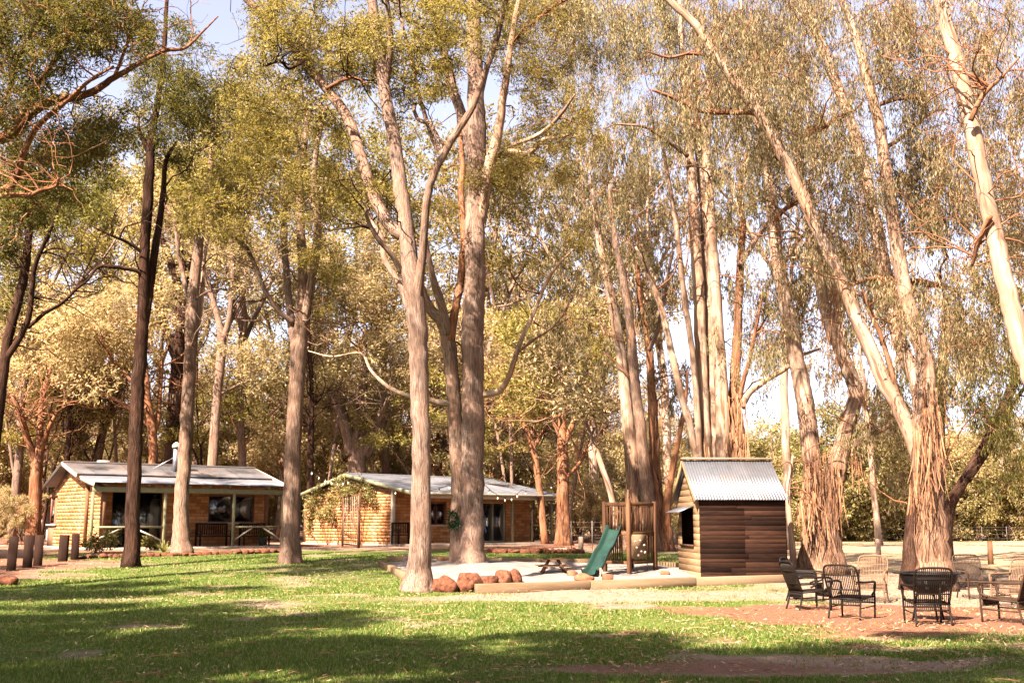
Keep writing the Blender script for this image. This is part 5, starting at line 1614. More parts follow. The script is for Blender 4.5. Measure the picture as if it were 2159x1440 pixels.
gum("twin-stemmed pale gum with bark ribbons, right of the cubby house", (1738, 1198), 33.0, 3201, [
  ([(1722, 1203, 84), (1722, 1150, 66), (1718, 1080, 52), (1714, 1010, 42), (1708, 940, 38), (1702, 880, 36), (1692, 820, 36), (1680, 760, 34), (1668, 700, 32), (1656, 640, 30), (1645, 580, 28), (1636, 520, 26), (1630, 465, 26), (1625, 400, 22), (1614, 340, 19), (1602, 280, 16), (1590, 200, 13), (1575, 100, 10), (1560, 0, 7)], 'bark_gum_base', True, 0.6),
  ([(1752, 1203, 64), (1744, 1140, 58), (1742, 1090, 52), (1750, 1040, 46), (1764, 985, 42), (1778, 930, 36), (1792, 880, 33), (1803, 835, 32), (1797, 800, 31), (1783, 765, 29), (1768, 725, 28), (1752, 690, 27), (1741, 655, 25), (1732, 610, 24), (1724, 560, 23), (1714, 500, 21), (1706, 440, 18), (1690, 380, 13), (1680, 300, 8)], 'bark_gum_base', True, -0.4),
  ([(1790, 950, 16), (1806, 935, 15), (1826, 922, 13), (1850, 910, 12), (1870, 900, 9), (1900, 880, 5)], 'bark_gum', False, -0.8),
  ([(1632, 470, 12), (1650, 445, 11), (1672, 432, 9), (1700, 420, 6)], 'bark_red', False, -0.6),
  ([(1650, 560, 9), (1670, 530, 8), (1690, 500, 7), (1710, 480, 4)], 'bark_gum', False, -0.9),
  ([(1675, 1203, 14), (1668, 1120, 12), (1662, 1050, 11), (1666, 1000, 9), (1672, 960, 5)], 'bark_gum', True, -0.6),
 ], [(1690, 300, 100, 80, 16), (1600, 130, 120, 90, 22), (1740, 420, 60, 60, 8), (1780, 500, 60, 60, 8), (1680, 600, 40, 70, 6), (1620, 250, 60, 60, 9), (1880, 850, 50, 50, 7), (1560, -150, 200, 110, 7), (1820, 620, 50, 60, 5), (1900, 960, 40, 40, 4)],
 strips=[(1735, 1010, 42, 70, 120, 0.5, 1.8, -0.6, 0.3, 0.02), (1752, 640, 22, 60, 70, 0.5, 2.4, -0.3, 0.3, 0.015), (1655, 560, 15, 80, 22, 0.5, 1.6, -0.35, 0.2, 0.015), (1632, 455, 14, 14, 16, 0.2, 0.5, -0.3, 0.15, 0.02), (1700, 1060, 25, 40, 40, 0.4, 1.2, -0.7, 0.2, 0.02), (1800, 960, 20, 20, 22, 0.4, 1.0, -0.4, 0.2, 0.014)])

gum("massive three-limbed gum with fibrous base behind the black fire bowl", (1958, 1200), 27.5, 3301, [
  ([(1966, 1206, 84), (1963, 1150, 74), (1958, 1080, 64), (1952, 1000, 58), (1950, 930, 54), (1950, 860, 50), (1953, 800, 44), (1950, 750, 38), (1935, 710, 34), (1920, 660, 31), (1908, 610, 30), (1896, 550, 29), (1886, 490, 28), (1876, 420, 27), (1866, 350, 26), (1854, 270, 25), (1838, 200, 23), (1820, 130, 20), (1800, 65, 18), (1775, 0, 16), (1745, -90, 12), (1710, -190, 7)], 'bark_gum_base', True, -1.2),
  ([(1945, 900, 34), (1938, 830, 34), (1922, 780, 33), (1902, 735, 32), (1886, 680, 31), (1874, 620, 30), (1862, 550, 29), (1850, 490, 28), (1835, 420, 26), (1820, 350, 25), (1798, 270, 23), (1770, 195, 22), (1740, 115, 20), (1710, 45, 18), (1685, -10, 16), (1650, -90, 12), (1600, -170, 7)], 'bark_gum', False, 1.6),
  ([(1944, 1040, 26), (1935, 965, 30), (1918, 915, 31), (1895, 860, 31), (1868, 815, 31), (1838, 745, 30), (1806, 672, 29), (1772, 590, 28), (1730, 495, 27), (1690, 410, 26), (1645, 318, 25), (1600, 240, 24), (1555, 180, 22), (1508, 115, 20), (1468, 55, 18), (1415, 5, 16), (1360, -50, 12), (1290, -120, 7)], 'bark_gum', False, -0.8),
  ([(1920, 1206, 44), (1922, 1150, 32), (1926, 1090, 28), (1932, 1030, 26), (1938, 970, 20), (1944, 920, 10)], 'bark_dark', True, -0.2),
  ([(1900, 880, 13), (1892, 830, 12), (1876, 770, 11), (1858, 710, 10), (1840, 670, 9), (1830, 640, 9), (1818, 610, 6)], 'bark_shaggy', False, -0.7),
  ([(1905, 596, 16), (1935, 594, 15), (1965, 600, 14), (1990, 604, 11), (2020, 615, 6)], 'bark_shaggy', False, 0.9),
  ([(1868, 590, 12), (1845, 588, 12), (1820, 592, 10), (1800, 600, 6)], 'bark_shaggy', False, -0.6),
  ([(1642, 325, 12), (1612, 262, 11), (1588, 240, 11), (1550, 238, 11), (1490, 236, 10), (1450, 222, 10), (1415, 205, 8), (1375, 190, 5)], 'bark_red', False, -1.2),
  ([(1515, 130, 9), (1490, 118, 8), (1450, 114, 7), (1410, 122, 6), (1360, 108, 3)], 'bark_red', False, -1.0),
  ([(1690, 290, 13), (1720, 275, 14), (1745, 262, 12), (1790, 240, 6)], 'bark_red', False, -0.4),
  ([(1856, 220, 10), (1890, 210, 9), (1930, 205, 8), (1975, 200, 4)], 'bark_red', False, -0.4),
  ([(1870, 310, 10), (1900, 292, 9), (1935, 260, 8), (1970, 235, 7), (2000, 232, 4)], 'bark_red', False, 1.0),
  ([(1984, 1010, 12), (1990, 985, 11), (1997, 960, 7)], 'bark_gum', False, -0.4),
 ], [(1800, 330, 70, 60, 7), (1930, 330, 60, 120, 13), (1980, 430, 70, 70, 10), (1600, 90, 90, 80, 14), (1700, 160, 70, 70, 9), (1880, 100, 80, 80, 11), (1960, 130, 40, 80, 7), (1990, 620, 70, 70, 9), (1860, 560, 30, 60, 3), (1480, 180, 80, 50, 9), (1760, 20, 120, 50, 12), (1900, 30, 70, 60, 9), (1640, 0, 80, 50, 8), (1530, 30, 70, 50, 8), (1780, 460, 50, 50, 4), (1990, 720, 50, 60, 6), (1700, -120, 260, 100, 9), (1450, -140, 200, 90, 6)],
 L=0.13, W=0.024,
 strips=[(1955, 900, 30, 120, 90, 0.5, 1.6, -0.75, 0.12, 0.018), (1890, 620, 12, 120, 26, 0.5, 1.5, -0.4, 0.2, 0.014), (1985, 640, 40, 40, 40, 0.3, 0.9, 0.3, 0.3, 0.012), (1940, 1010, 25, 70, 50, 0.4, 1.1, -0.6, 0.2, 0.016), (1815, 420, 15, 60, 14, 0.5, 1.5, -0.3, 0.2, 0.012)])

gum("leaning pale gum trunk entering from the upper right corner", (2400, 1260), 22.5, 3401, [
  ([(2400, 1262, 70), (2340, 1120, 56), (2280, 1000, 50), (2220, 880, 47), (2175, 790, 44), (2150, 715, 42), (2130, 640, 40), (2112, 565, 39), (2096, 490, 38), (2078, 410, 37), (2058, 310, 36), (2034, 205, 34), (2008, 100, 31), (1982, 5, 28), (1955, -100, 22), (1925, -220, 14)], 'bark_gum', True, 0.5),
  ([(2046, 255, 12), (2062, 220, 11), (2082, 190, 10), (2110, 165, 7), (2150, 120, 4)], 'bark_shaggy', False, -0.6),
  ([(2088, 455, 12), (2072, 490, 12), (2060, 520, 10), (2050, 560, 6)], 'bark_red', False, 0.7),
 ], [(2080, 80, 80, 80, 14, 3), (2130, 220, 60, 90, 13, 3), (2030, 400, 40, 80, 7, 4), (2120, 380, 50, 80, 8, 4), (1990, 300, 30, 60, 4, 4), (2030, 680, 40, 50, 5, 5), (2130, 560, 30, 60, 5, 5), (2020, -150, 220, 110, 9, 2)],
 L=0.125, W=0.022)

gum("dark gum with long leaning limbs at the right edge", (2010, 1150), 44.0, 3501, [
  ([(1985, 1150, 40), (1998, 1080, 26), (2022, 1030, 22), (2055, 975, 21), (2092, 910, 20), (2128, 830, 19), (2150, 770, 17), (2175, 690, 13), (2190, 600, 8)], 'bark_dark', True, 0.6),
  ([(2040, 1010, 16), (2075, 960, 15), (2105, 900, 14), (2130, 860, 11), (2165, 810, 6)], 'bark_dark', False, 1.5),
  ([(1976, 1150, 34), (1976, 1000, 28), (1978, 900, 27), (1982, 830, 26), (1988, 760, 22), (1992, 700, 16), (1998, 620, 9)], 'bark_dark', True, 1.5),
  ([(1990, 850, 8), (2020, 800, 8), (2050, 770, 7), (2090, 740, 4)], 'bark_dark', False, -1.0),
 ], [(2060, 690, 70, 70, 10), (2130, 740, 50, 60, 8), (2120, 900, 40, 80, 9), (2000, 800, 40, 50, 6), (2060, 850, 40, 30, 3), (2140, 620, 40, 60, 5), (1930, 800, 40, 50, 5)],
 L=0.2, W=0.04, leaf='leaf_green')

# ------------------------------------------------------------------ the wood behind: prototypes built once, copied
def proto_tree(seed, H, bark, leaf, style, forks, spread, L, W, nclu, per, clear=0.35, r0=0.22, low=False):
    rng = np.random.default_rng(seed)
    root = bpy.data.objects.new("wood_tree", None); COL.objects.link(root)
    def curve(a, d, length, r0, r1, up=0.15, n=10, wob=0.10):
        pts = [np.array([*a, r0])]
        p = np.array(a, float); d = unit(np.array(d, float))
        for i in range(n):
            d = unit(d + rng.normal(size=3) * wob + np.array([0, 0, up / n]))
            p = p + d * length / n
            pts.append(np.array([*p, r0 + (r1 - r0) * (i + 1) / n]))
        return np.array(pts), d
    tips = []; anchors = []
    tr, d = curve((0, 0, -0.1), (rng.normal() * 0.06, rng.normal() * 0.06, 1), H * clear + 0.1, r0, r0 * 0.75, 0, 12, 0.05)
    link("trunk", Geo().tube(tr[:, :3], tr[:, 3], 10, bark_lob(seed, 0.05, 0.3, 0.4)).mesh("trunk", True), M[bark], root)
    anchors.append(tr[6:])
    tw = Geo()
    for k in range(forks):
        a = k / forks * 6.283 + rng.random()
        i = -1 if k < 2 else -1 - int(rng.integers(0, 5))
        lean = rng.uniform(0.3, 0.75) * spread
        li, dd = curve(tr[i, :3], (math.cos(a) * lean, math.sin(a) * lean, 1), H * (1 - clear) * rng.uniform(0.7, 1.0), tr[i, 3] * 0.7, 0.03, 0.5, 14, 0.13)
        link("limb", Geo().tube(li[:, :3], li[:, 3], 8, bark_lob(seed + k, 0.05)).mesh("limb", True), M[bark], root)
        anchors.append(li)
        for j in range(9):
            ii = int(rng.integers(2, 13))
            a2 = rng.random() * 6.283
            br, _ = curve(li[ii, :3], (math.cos(a2), math.sin(a2), 0.55), H * 0.19 * rng.uniform(0.5, 1.2), li[ii, 3] * 0.5, 0.012, 0.4, 8, 0.26)
            tw.tube(br[:, :3], br[:, 3], 6, None)
            tips.append(br[-1, :3]); tips.append(br[5, :3]); anchors.append(br)
        tips.append(li[-1, :3]); tips.append(li[10, :3])
    if low:
        for j in range(5):
            a2 = rng.random() * 6.283
            ii = int(rng.integers(3, 12))
            br, _ = curve(tr[ii, :3], (math.cos(a2), math.sin(a2), 0.25), H * 0.14, 0.04, 0.012, 0.3, 8, 0.2)
            tw.tube(br[:, :3], br[:, 3], 6, None); tips.append(br[-1, :3])
    cl = []
    for i in range(nclu):
        p = tips[int(rng.integers(0, len(tips)))] + rng.normal(size=3) * np.array([0.55, 0.55, 0.45]) * H / 16
        r = rng.uniform(0.55, 1.05) * H / 16
        cl.append((*p, r, r, r * 0.75, per * rng.uniform(0.6, 1.3)))
    link("twigs", tw.mesh("twigs", True), M[bark], root, kind='stuff')
    V, F = crown_geo(cl, style, L, W, rng)
    g = Geo(); g.add(V, F)
    link("crown", g.mesh("crown"), M[leaf], root, kind='stuff')
    return root

def proto_bush(seed, H, leaf, n, per):
    rng = np.random.default_rng(seed)
    root = bpy.data.objects.new("field_bush", None); COL.objects.link(root)
    tw = Geo(); cl = []
    for k in range(5):
        a = rng.random() * 6.283; r = rng.uniform(0.05, 0.3)
        C = catmull(np.array([[0.3 * math.cos(a), 0.3 * math.sin(a), -0.1, 0.10], [r * H * 0.4 * math.cos(a), r * H * 0.4 * math.sin(a), H * 0.3, 0.08], [r * H * math.cos(a), r * H * math.sin(a), H * 0.7, 0.03]]), 10)
        link("trunk", Geo().tube(C[:, :3], C[:, 3], 7).mesh("trunk", True), M['bark_grey'], root)
        for j in range(7):
            i = int(rng.integers(2, 10)); d = unit(rng.normal(size=3) + np.array([0, 0, 0.3]))
            tw.tube(catmull(np.stack([C[i, :3], C[i, :3] + d * H * 0.12, C[i, :3] + d * H * 0.2 + rng.normal(size=3) * 0.2]), 6), np.linspace(0.03, 0.008, 6), 5, None)
    link("twigs", tw.mesh("twigs", True), M['bark_grey'], root, kind='stuff')
    for i in range(n):
        u = unit(rng.normal(size=3)); q = rng.random() ** 0.4
        z = H * (0.46 + 0.46 * u[2] * q); r = rng.uniform(0.6, 1.1) * H / 9
        cl.append((u[0] * q * H * 0.42, u[1] * q * H * 0.42, z, r, r, r * 0.75, per))
    V, F = crown_geo(cl, 'tuft', 0.24, 0.10, rng); g = Geo(); g.add(V, F)
    link("crown", g.mesh("crown"), M[leaf], root, kind='stuff')
    return root
BUSH = proto_bush(71, 9.0, 'leaf_bush', 95, 150)
BUSH2 = proto_bush(72, 8.0, 'leaf_pale', 80, 150)
bused = set()
def plant_bush(o, x, y, s):
    c = copy_tree(o) if o.name in bused else o
    bused.add(o.name)
    c.location = (x, y, float(gz(x, y))); c.rotation_euler = (0, 0, random.random() * 6.28); c.scale = (s, s, s * random.uniform(0.85, 1.1))
    return c

PROTO = [
 (proto_tree(11, 19, 'bark_warm', 'leaf_pale', 'tuft', 5, 1.0, 0.22, 0.085, 60, 230, 0.34, 0.24), 'warm'),
 (proto_tree(12, 22, 'bark_grey', 'leaf_olive', 'tuft', 4, 0.7, 0.22, 0.085, 60, 230, 0.45, 0.22), 'grey'),
 (proto_tree(13, 16, 'bark_red', 'leaf_pale', 'tuft', 5, 1.2, 0.22, 0.085, 60, 230, 0.25, 0.20), 'red'),
 (proto_tree(14, 13, 'bark_red', 'leaf_pale', 'tuft', 4, 0.9, 0.22, 0.085, 46, 230, 0.30, 0.12), 'slim'),
 (proto_tree(15, 24, 'bark_gum', 'leaf_grey', 'droop', 4, 0.6, 0.26, 0.06, 70, 260, 0.42, 0.24), 'gum'),
 (proto_tree(16, 8, 'bark_red', 'leaf_pale', 'tuft', 5, 1.2, 0.2, 0.085, 46, 260, 0.16, 0.09, True), 'low'),
 (proto_tree(17, 21, 'bark_grey', 'leaf_green', 'tuft', 4, 1.0, 0.26, 0.12, 23, 800, 0.45, 0.22), 'shade'),
 (proto_tree(18, 14, 'bark_warm', 'leaf_pale', 'tuft', 3, 0.7, 0.2, 0.08, 22, 200, 0.52, 0.10), 'pole'),
 (proto_tree(19, 12, 'bark_dark', 'leaf_olive', 'tuft', 3, 0.9, 0.2, 0.08, 20, 200, 0.45, 0.09), 'pole'),
]
WLAB = {
 'pole': ('x', 'thin trunks of the wood'),
 'shade': ('x', None),
 'warm': ("spreading tan-barked tree in the sunlit wood behind the cabins", "tan-barked trees of the wood"),
 'grey': ("tall straight grey-barked tree in the wood behind the cabins", "grey-barked trees of the wood"),
 'red': ("low-forking red-barked tree in the wood behind the cabins", "red-barked trees of the wood"),
 'slim': ("slim sapling with pale leaves in the wood behind the cabins", "slim saplings of the wood"),
 'gum': ("tall drooping-leaved gum in the background behind the play area", "drooping gums of the background"),
 'low': ("short bushy understorey tree low in the wood behind the cabins", "understorey trees of the wood"),
}
used = {}
def plant(k, x, y, s, rz):
    o, key = PROTO[k]
    if k in used: c = copy_tree(o)
    else: c = o; used[k] = 1
    c.location = (x, y, float(gz(x, y))); c.rotation_euler = (0, 0, rz); c.scale = (s, s, s * random.uniform(0.92, 1.12))
    c.name = "wood_tree"
    tag(c, WLAB[key][0], "tree", WLAB[key][1])
    planted.append((c, key, x, y))
    return c
planted = []
def at_px(px, Y): return (px - 1079.5) / FPX * Y * 0.99
taken = []
def free(x, y, d):
    if any((x - a) ** 2 + (y - b) ** 2 < d * d for a, b in taken): return False
    taken.append((x, y)); return True
# near row behind the cabins, up to the top of the picture
for (px, Y, k, s) in [(30, 60, 1, 1.05), (210, 66, 0, 1.15), (520, 62, 1, 1.15), (590, 72, 0, 1.2), (820, 68, 1, 1.15), (930, 74, 0, 1.2), (1050, 66, 1, 1.15), (1120, 76, 4, 1.15), (1240, 62, 4, 1.05), (1420, 60, 4, 1.1), (1650, 58, 4, 1.0), (1850, 70, 4, 0.85), (-80, 70, 0, 1.1), (420, 76, 1, 1.2), (700, 80, 1, 1.3), (2230, 52, 4, 1.0), (110, 78, 1, 1.3), (300, 84, 1, 1.3)]:
    x = at_px(px, Y); taken.append((x, Y)); plant(k, x, Y, s, random.random() * 6.28)
rr = random.Random(5)
cnt = 0
while cnt < 96:
    Y = rr.uniform(62, 122); px = rr.uniform(-140, 1400)
    x = at_px(px, Y)
    if not free(x, Y, 2.6): continue
    k = rr.choices([0, 1, 2, 3, 5], [1.0, 0.7, 1.2, 3.6, 6.0])[0]
    plant(k, x, Y, rr.uniform(0.75, 1.15), rr.random() * 6.28); cnt += 1
npole = 0
while npole < 40:
    Y = rr.uniform(56, 78); px = rr.uniform(-60, 1330)
    x = at_px(px, Y)
    if not free(x, Y, 1.2): continue
    c = plant(rr.choice([7, 7, 8]), x, Y, rr.uniform(0.75, 1.15), rr.random() * 6.28); npole += 1
# understorey and bushes along the far side of the field at right
BL = [("round olive bush at the far edge of the dry field", "bushes beyond the field")]
bushn = {}
for i in range(34):
    px = 1440 + i * 24 + rr.uniform(-12, 12); Y = rr.uniform(84, 100)
    o = BUSH if rr.random() < 0.68 else BUSH2
    c = plant_bush(o, at_px(px, Y), Y, rr.uniform(0.75, 1.3))
    nb_ = bushn.get(o.name, 0); bushn[o.name] = nb_ + 1
    if o is BUSH: tag(c, f"dense olive bush, {ORD[nb_]} from the left along the far side of the field", "bush", "olive bushes along the far side of the field")
    else: tag(c, f"dense pale yellowish bush, {ORD[nb_]} from the left along the far side of the field", "bush", "pale bushes along the far side of the field")
for i in range(16):
    px = 560 + i * 56 + rr.uniform(-20, 20); Y = rr.uniform(66, 80)
    c = plant_bush(BUSH2, at_px(px, Y), Y, rr.uniform(0.45, 0.8)); c.name = "wood_bush"
    tag(c, f"pale leafy bush low in the wood behind the right cabin, {ORD[i]} from the left", "bush", "bushes low in the wood")
for i in range(14):
    px = 1440 + i * 60 + rr.uniform(-30, 30); Y = rr.uniform(100, 125)
    c = plant(rr.choice([3, 2]), at_px(px, Y), Y, rr.uniform(0.8, 1.05), rr.random() * 6.28)
    tag(c, f"pale tree behind the bushes of the dry field, {ORD[i]} from the left", "tree", "trees behind the field bushes")
# low shrubs close behind the tower, the right cabin and the yard at left
for i, (px, Y, s) in enumerate([(1218, 60, 0.5), (1245, 58, 0.42), (1290, 56, 0.38), (1440, 52, 0.45), (1460, 62, 0.6), (1570, 66, 0.55), (1610, 70, 0.6)]):
    c = plant(5, at_px(px, Y), Y, s, rr.random() * 6.28)
    tag(c, f"low shrub behind the climbing tower and the cubby house, {ORD[i]} from the left", "shrub", "shrubs behind the play area"); c.name = "shrub"
for i, (px, Y, s) in enumerate([(-15, 55, 0.4), (20, 53, 0.34), (48, 57, 0.38)]):
    c = plant(5, at_px(px, Y), Y, s, rr.random() * 6.28)
    tag(c, f"low shrub in the yard left of the left cabin, {ORD[i]} from the left edge", "shrub", "shrubs at the yard edge"); c.name = "shrub"

SEG = [(60, "at the left picture edge"), (250, "behind the left cabin's gable end"), (390, "behind the left cabin's dark trunk and flue"), (600, "behind the left cabin's benches"), (720, "in the gap between the two cabins"), (860, "behind the right cabin's vine"), (1030, "behind the two front trunks"), (1180, "behind the right cabin's sliding door"), (1280, "behind the small picnic table"), (1430, "behind the climbing tower"), (1660, "behind the cubby house"), (9999, "behind the two big gums at right")]
KINDW = {'pole': "slender thin-trunked tree", 'warm': "spreading tan-barked tree", 'grey': "tall straight grey-barked tree", 'red': "low-forking red-barked tree", 'slim': "slim pale-leaved sapling", 'gum': "tall drooping gum", 'low': "short bushy understorey tree"}
by = {}
for (c, key, x, y) in planted:
    if key not in KINDW or c["category"] != "tree" or c["label"] != WLAB[key][0]: continue
    px = 1079.5 + x / (y * 0.99) * FPX
    seg = next(t_ for lim, t_ in SEG if px < lim)
    by.setdefault((key, seg), []).append((y, c))
for (key, seg), lst in by.items():
    lst.sort(key=lambda z: z[0])
    for i, (y, c) in enumerate(lst):
        if len(lst) == 1: c["label"] = f"{KINDW[key]} {seg}"
        else: c["label"] = f"{KINDW[key]} {seg}, {ORD[i]} by depth"

# far wood: one mass of foliage
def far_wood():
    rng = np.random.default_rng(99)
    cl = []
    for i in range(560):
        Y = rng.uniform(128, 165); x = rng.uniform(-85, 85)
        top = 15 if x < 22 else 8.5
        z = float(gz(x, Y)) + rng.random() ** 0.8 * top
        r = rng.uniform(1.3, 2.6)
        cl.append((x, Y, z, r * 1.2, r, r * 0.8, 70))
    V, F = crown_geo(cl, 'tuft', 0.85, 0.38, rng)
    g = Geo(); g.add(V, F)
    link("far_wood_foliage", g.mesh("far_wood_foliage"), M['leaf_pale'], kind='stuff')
far_wood()

# unseen trees round the camera; some shade the lawn, others added to block sky
for (x, y, k, s) in [(-7.2, 4.2, 6, 0.78), (-13, 3.5, 6, 0.85), (-3.2, -0.5, 6, 0.8), (-16.5, 6.5, 6, 0.85), (1.2, -3, 6, 0.85), (-6, -4, 6, 0.9), (-19, 1.5, 6, 1.0), (5.5, -4, 6, 0.8), (-12, 9, 6, 0.75), (-18, 12, 6, 0.85), (9, -6, 6, 0.95), (-1, -9, 6, 0.95),
    (14, -1, 6, 0.95), (13.5, 6, 6, 0.9), (15.5, 13, 6, 0.9), (19, 3, 6, 1.05), (21, 10, 6, 1.0), (20, 20, 6, 0.95), (17, -6, 6, 1.05), (24, -3, 6, 1.1), (26, 15, 6, 1.05), (10.5, 1.5, 6, 0.8), (6, 1.5, 6, 0.75),  # right-hand trees, added to block light from the open sky
    (3, -13, 6, 1.1), (11, -14, 6, 1.1), (-9, -12, 6, 1.0), (19, -15, 6, 1.1), (-18, -8, 6, 1.05), (0, -20, 6, 1.15), (-27, 5, 6, 1.1), (-28, 16, 6, 1.1), (-30, 26, 6, 1.1), (-24, -4, 6, 1.1), (28, 6, 6, 1.1), (-3, 4.5, 6, 0.72), (3.5, 4.0, 6, 0.7), (-5.4, 1.6, 6, 0.75), (-14.5, -2.5, 6, 0.95), (0.6, -7, 6, 0.95)]:
    c = plant(k, x, y, s, rr.random() * 6.28)
    tag(c, "tall unseen tree outside the view, shading the lawn or added to block sky light", "tree", "trees shading the lawn from outside the view")
# ================================================================== PLAY TOWER AND SLIDE
def tower():
    C = G(1327, 1213); Lp = G(1276, 1208); Rp = G(1382, 1206)
    C[2] = Lp[2] = Rp[2] = C[2]
    Bp = Lp + Rp - C
    s = C[1] / FPX
    top = (1213 - 1060) * s; plat = (1213 - 1124) * s; low = (1213 - 1189) * s
    t = thing("climbing_tower", "reddish timber climbing tower of slatted sides with a pale climbing board", "climbing tower", tuple(C))
    q = {k: v - C for k, v in (('C', C), ('L', Lp), ('R', Rp), ('B', Bp))}
    def part(name, g, mat, kind=None, bevel=0):
        me = g.mesh(name)
        if bevel: bevel_me(me, bevel)
        return link(name, me, M[mat], t, kind=kind)
    for k, h in (('C', top + 0.05), ('L', top), ('R', top), ('B', top)):
        part("post", Geo().bar(q[k] + [0, 0, -0.15], q[k] + [0, 0, h], 0.10, 0.10, (1, 1, 0)), 'timber', bevel=0.008)
    def side(a, b, zs, name="rail", w=0.035, h=0.09, off=0.0):
        d = unit(q[b] - q[a]); n = np.array([d[1], -d[0], 0])
        for z in zs:
            part(name, Geo().bar(q[a] + d * 0.052 + n * off + [0, 0, z], q[b] - d * 0.052 + n * off + [0, 0, z], w, h), 'timber_h', bevel=0.004)
    def slats(a, b, z0, z1, n, f0=0.0, f1=1.0, w=0.035):
        d = q[b] - q[a]
        me = None
        for i in range(n):
            f = f0 + (f1 - f0) * (i + 0.5) / n
            p = q[a] + d * (0.07 + 0.86 * f)
            wob = random.uniform(-0.012, 0.012)
            part("slat", Geo().bar(p + [0, 0, z0], p + [wob, wob * 0.5, z1], 0.018, w, unit(d)), 'timber')
    for a, b in (('L', 'C'), ('C', 'R'), ('R', 'B'), ('B', 'L')):
        side(a, b, (top - 0.08, plat - 0.04), h=0.10)
    for a, b in (('L', 'C'), ('C', 'R'), ('R', 'B')):
        side(a, b, (low + 0.02,), h=0.08)
    slats('L', 'C', plat + 0.02, top - 0.14, 8)
    slats('C', 'R', plat + 0.02, top - 0.14, 9)
    slats('R', 'B', plat + 0.02, top - 0.14, 8)
    slats('B', 'L', plat + 0.02, top - 0.14, 7)
    slats('L', 'C', low + 0.07, plat - 0.1, 7, 0.08, 0.8, 0.045)
    slats('C', 'R', low + 0.07, plat - 0.1, 3, 0.68, 1.0)
    slats('R', 'B', low + 0.07, plat - 0.1, 6)
    # deck boards
    u = unit(q['L'] - q['C']); v = unit(q['R'] - q['C']); Ld = np.linalg.norm(q['L'] - q['C']); Rd = np.linalg.norm(q['R'] - q['C'])
    for i in range(7):
        f = (i + 0.5) / 7
        part("plank", Geo().bar(u * 0.04 + v * Rd * f + [0, 0, plat + 0.02], u * (Ld - 0.04) + v * Rd * f + [0, 0, plat + 0.02], Rd / 7 - 0.01, 0.025), 'timber_h')
    # climbing board on the right face
    n = np.array([v[1], -v[0], 0])
    a = q['C'] + v * 0.06 + n * 0.03; b = q['C'] + v * (Rd * 0.62) + n * 0.03
    bd = part("climbing_board", Geo().bar(a + [0, 0, (low + plat) / 2 + 0.03], b + [0, 0, (low + plat) / 2 + 0.03], 0.022, plat - low - 0.2), 'sleeper')
    for (f, z) in ((0.2, 0.8), (0.55, 0.85), (0.8, 0.6), (0.3, 0.5), (0.6, 0.3), (0.85, 0.25), (0.4, 0.12)):
        p = a * (1 - f) + b * f + n * 0.03 + [0, 0, low + 0.15 + z * (plat - low - 0.3)]
        bm = rock_mesh(int(f * 100), 0.035, 0.03, 0.035)
        bm.name = "hold"
        link("hold", bm, M['grey_paint'], bd, loc=tuple(p))
    g = Geo()
    a2 = q['C'] + v * 0.16 + n * 0.05; b2 = q['C'] + v * 0.62 * Rd + n * 0.05
    g.tube([a2 + [0, 0, low + 0.02], a2 + [0, 0, 0.10]], 0.012, 6).tube([b2 + [0, 0, low + 0.02], b2 + [0, 0, 0.08]], 0.012, 6)
    g.tube([a2 + [0, 0, 0.10], b2 + [0, 0, 0.08]], 0.016, 6)
    part("rope_step", g, 'cable', kind='stuff')
    # slide: its own thing, hooked on the deck edge
    m0 = C + (q['L'] * 0.56) + [0, 0, plat + 0.05]
    e = G(1243, 1222)
    out = np.array([e[0] - m0[0], e[1] - m0[1], 0]); run = np.linalg.norm(out); out = out / run
    sidev = np.array([-out[1], out[0], 0])
    prof = [(-0.04, plat + 0.06), (0.06, plat + 0.05), (run * 0.16, plat * 0.86), (run * 0.34, plat * 0.62), (run * 0.5, plat * 0.5), (run * 0.68, plat * 0.27), (run * 0.84, plat * 0.12), (run * 0.93, 0.09), (run * 1.02, 0.085)]
    pr = catmull(np.array(prof), 34)
    W = 0.19; Hs = 0.13; th = 0.022
    cross = [(-W - 0.03, Hs), (-W, Hs), (-W + 0.02, 0.03), (-W + 0.06, 0.0), (0, -0.012), (W - 0.06, 0.0), (W - 0.02, 0.03), (W, Hs), (W + 0.03, Hs),
             (W + 0.03, Hs - th), (W + 0.02, Hs - th), (W - 0.0, 0.0), (W - 0.05, -th), (0, -th - 0.012), (-W + 0.05, -th), (-W, 0.0), (-W - 0.02, Hs - th), (-W - 0.03, Hs - th)]
    V = []
    k = len(cross)
    tg = np.gradient(pr, axis=0); tg /= np.linalg.norm(tg, axis=1)[:, None]
    for i, (r, z) in enumerate(pr):
        fade = 1.0 if i > 1 else 0.75
        for (cx, cz) in cross:
            nx, nz = -tg[i, 1], tg[i, 0]
            V.append(out * (r + nx * cz * fade) + sidev * cx + np.array([0, 0, z + nz * cz * fade]))
    V = np.array(V); j = np.arange(k); F = []
    for i in range(len(pr) - 1):
        F.append(np.stack([i * k + j, i * k + (j + 1) % k, (i + 1) * k + (j + 1) % k, (i + 1) * k + j], -1))
    F = np.concatenate(F)
    st = thing("slide", "dark green plastic slide running down from the climbing tower to the sand", "slide", (m0[0], m0[1], C[2]))
    g = Geo(); g.add(V, [F])
    link("chute", g.mesh("chute", True), M['slide'], st)
    g = Geo()
    for sg in (-1, 1): g.bar(out * run * 0.95 + sidev * sg * 0.24 + [0, 0, -0.1], out * run * 0.93 + sidev * sg * 0.21 + [0, 0, 0.26], 0.05, 0.05)
    for sg in (-1, 1):
        link("foot_post", Geo().bar(out * run * 0.97 + sidev * sg * 0.245 + [0, 0, -0.1], out * run * 0.9 + sidev * sg * 0.235 + [0, 0, 0.24], 0.05, 0.05).mesh("foot_post"), M['weathered'], st)
tower()

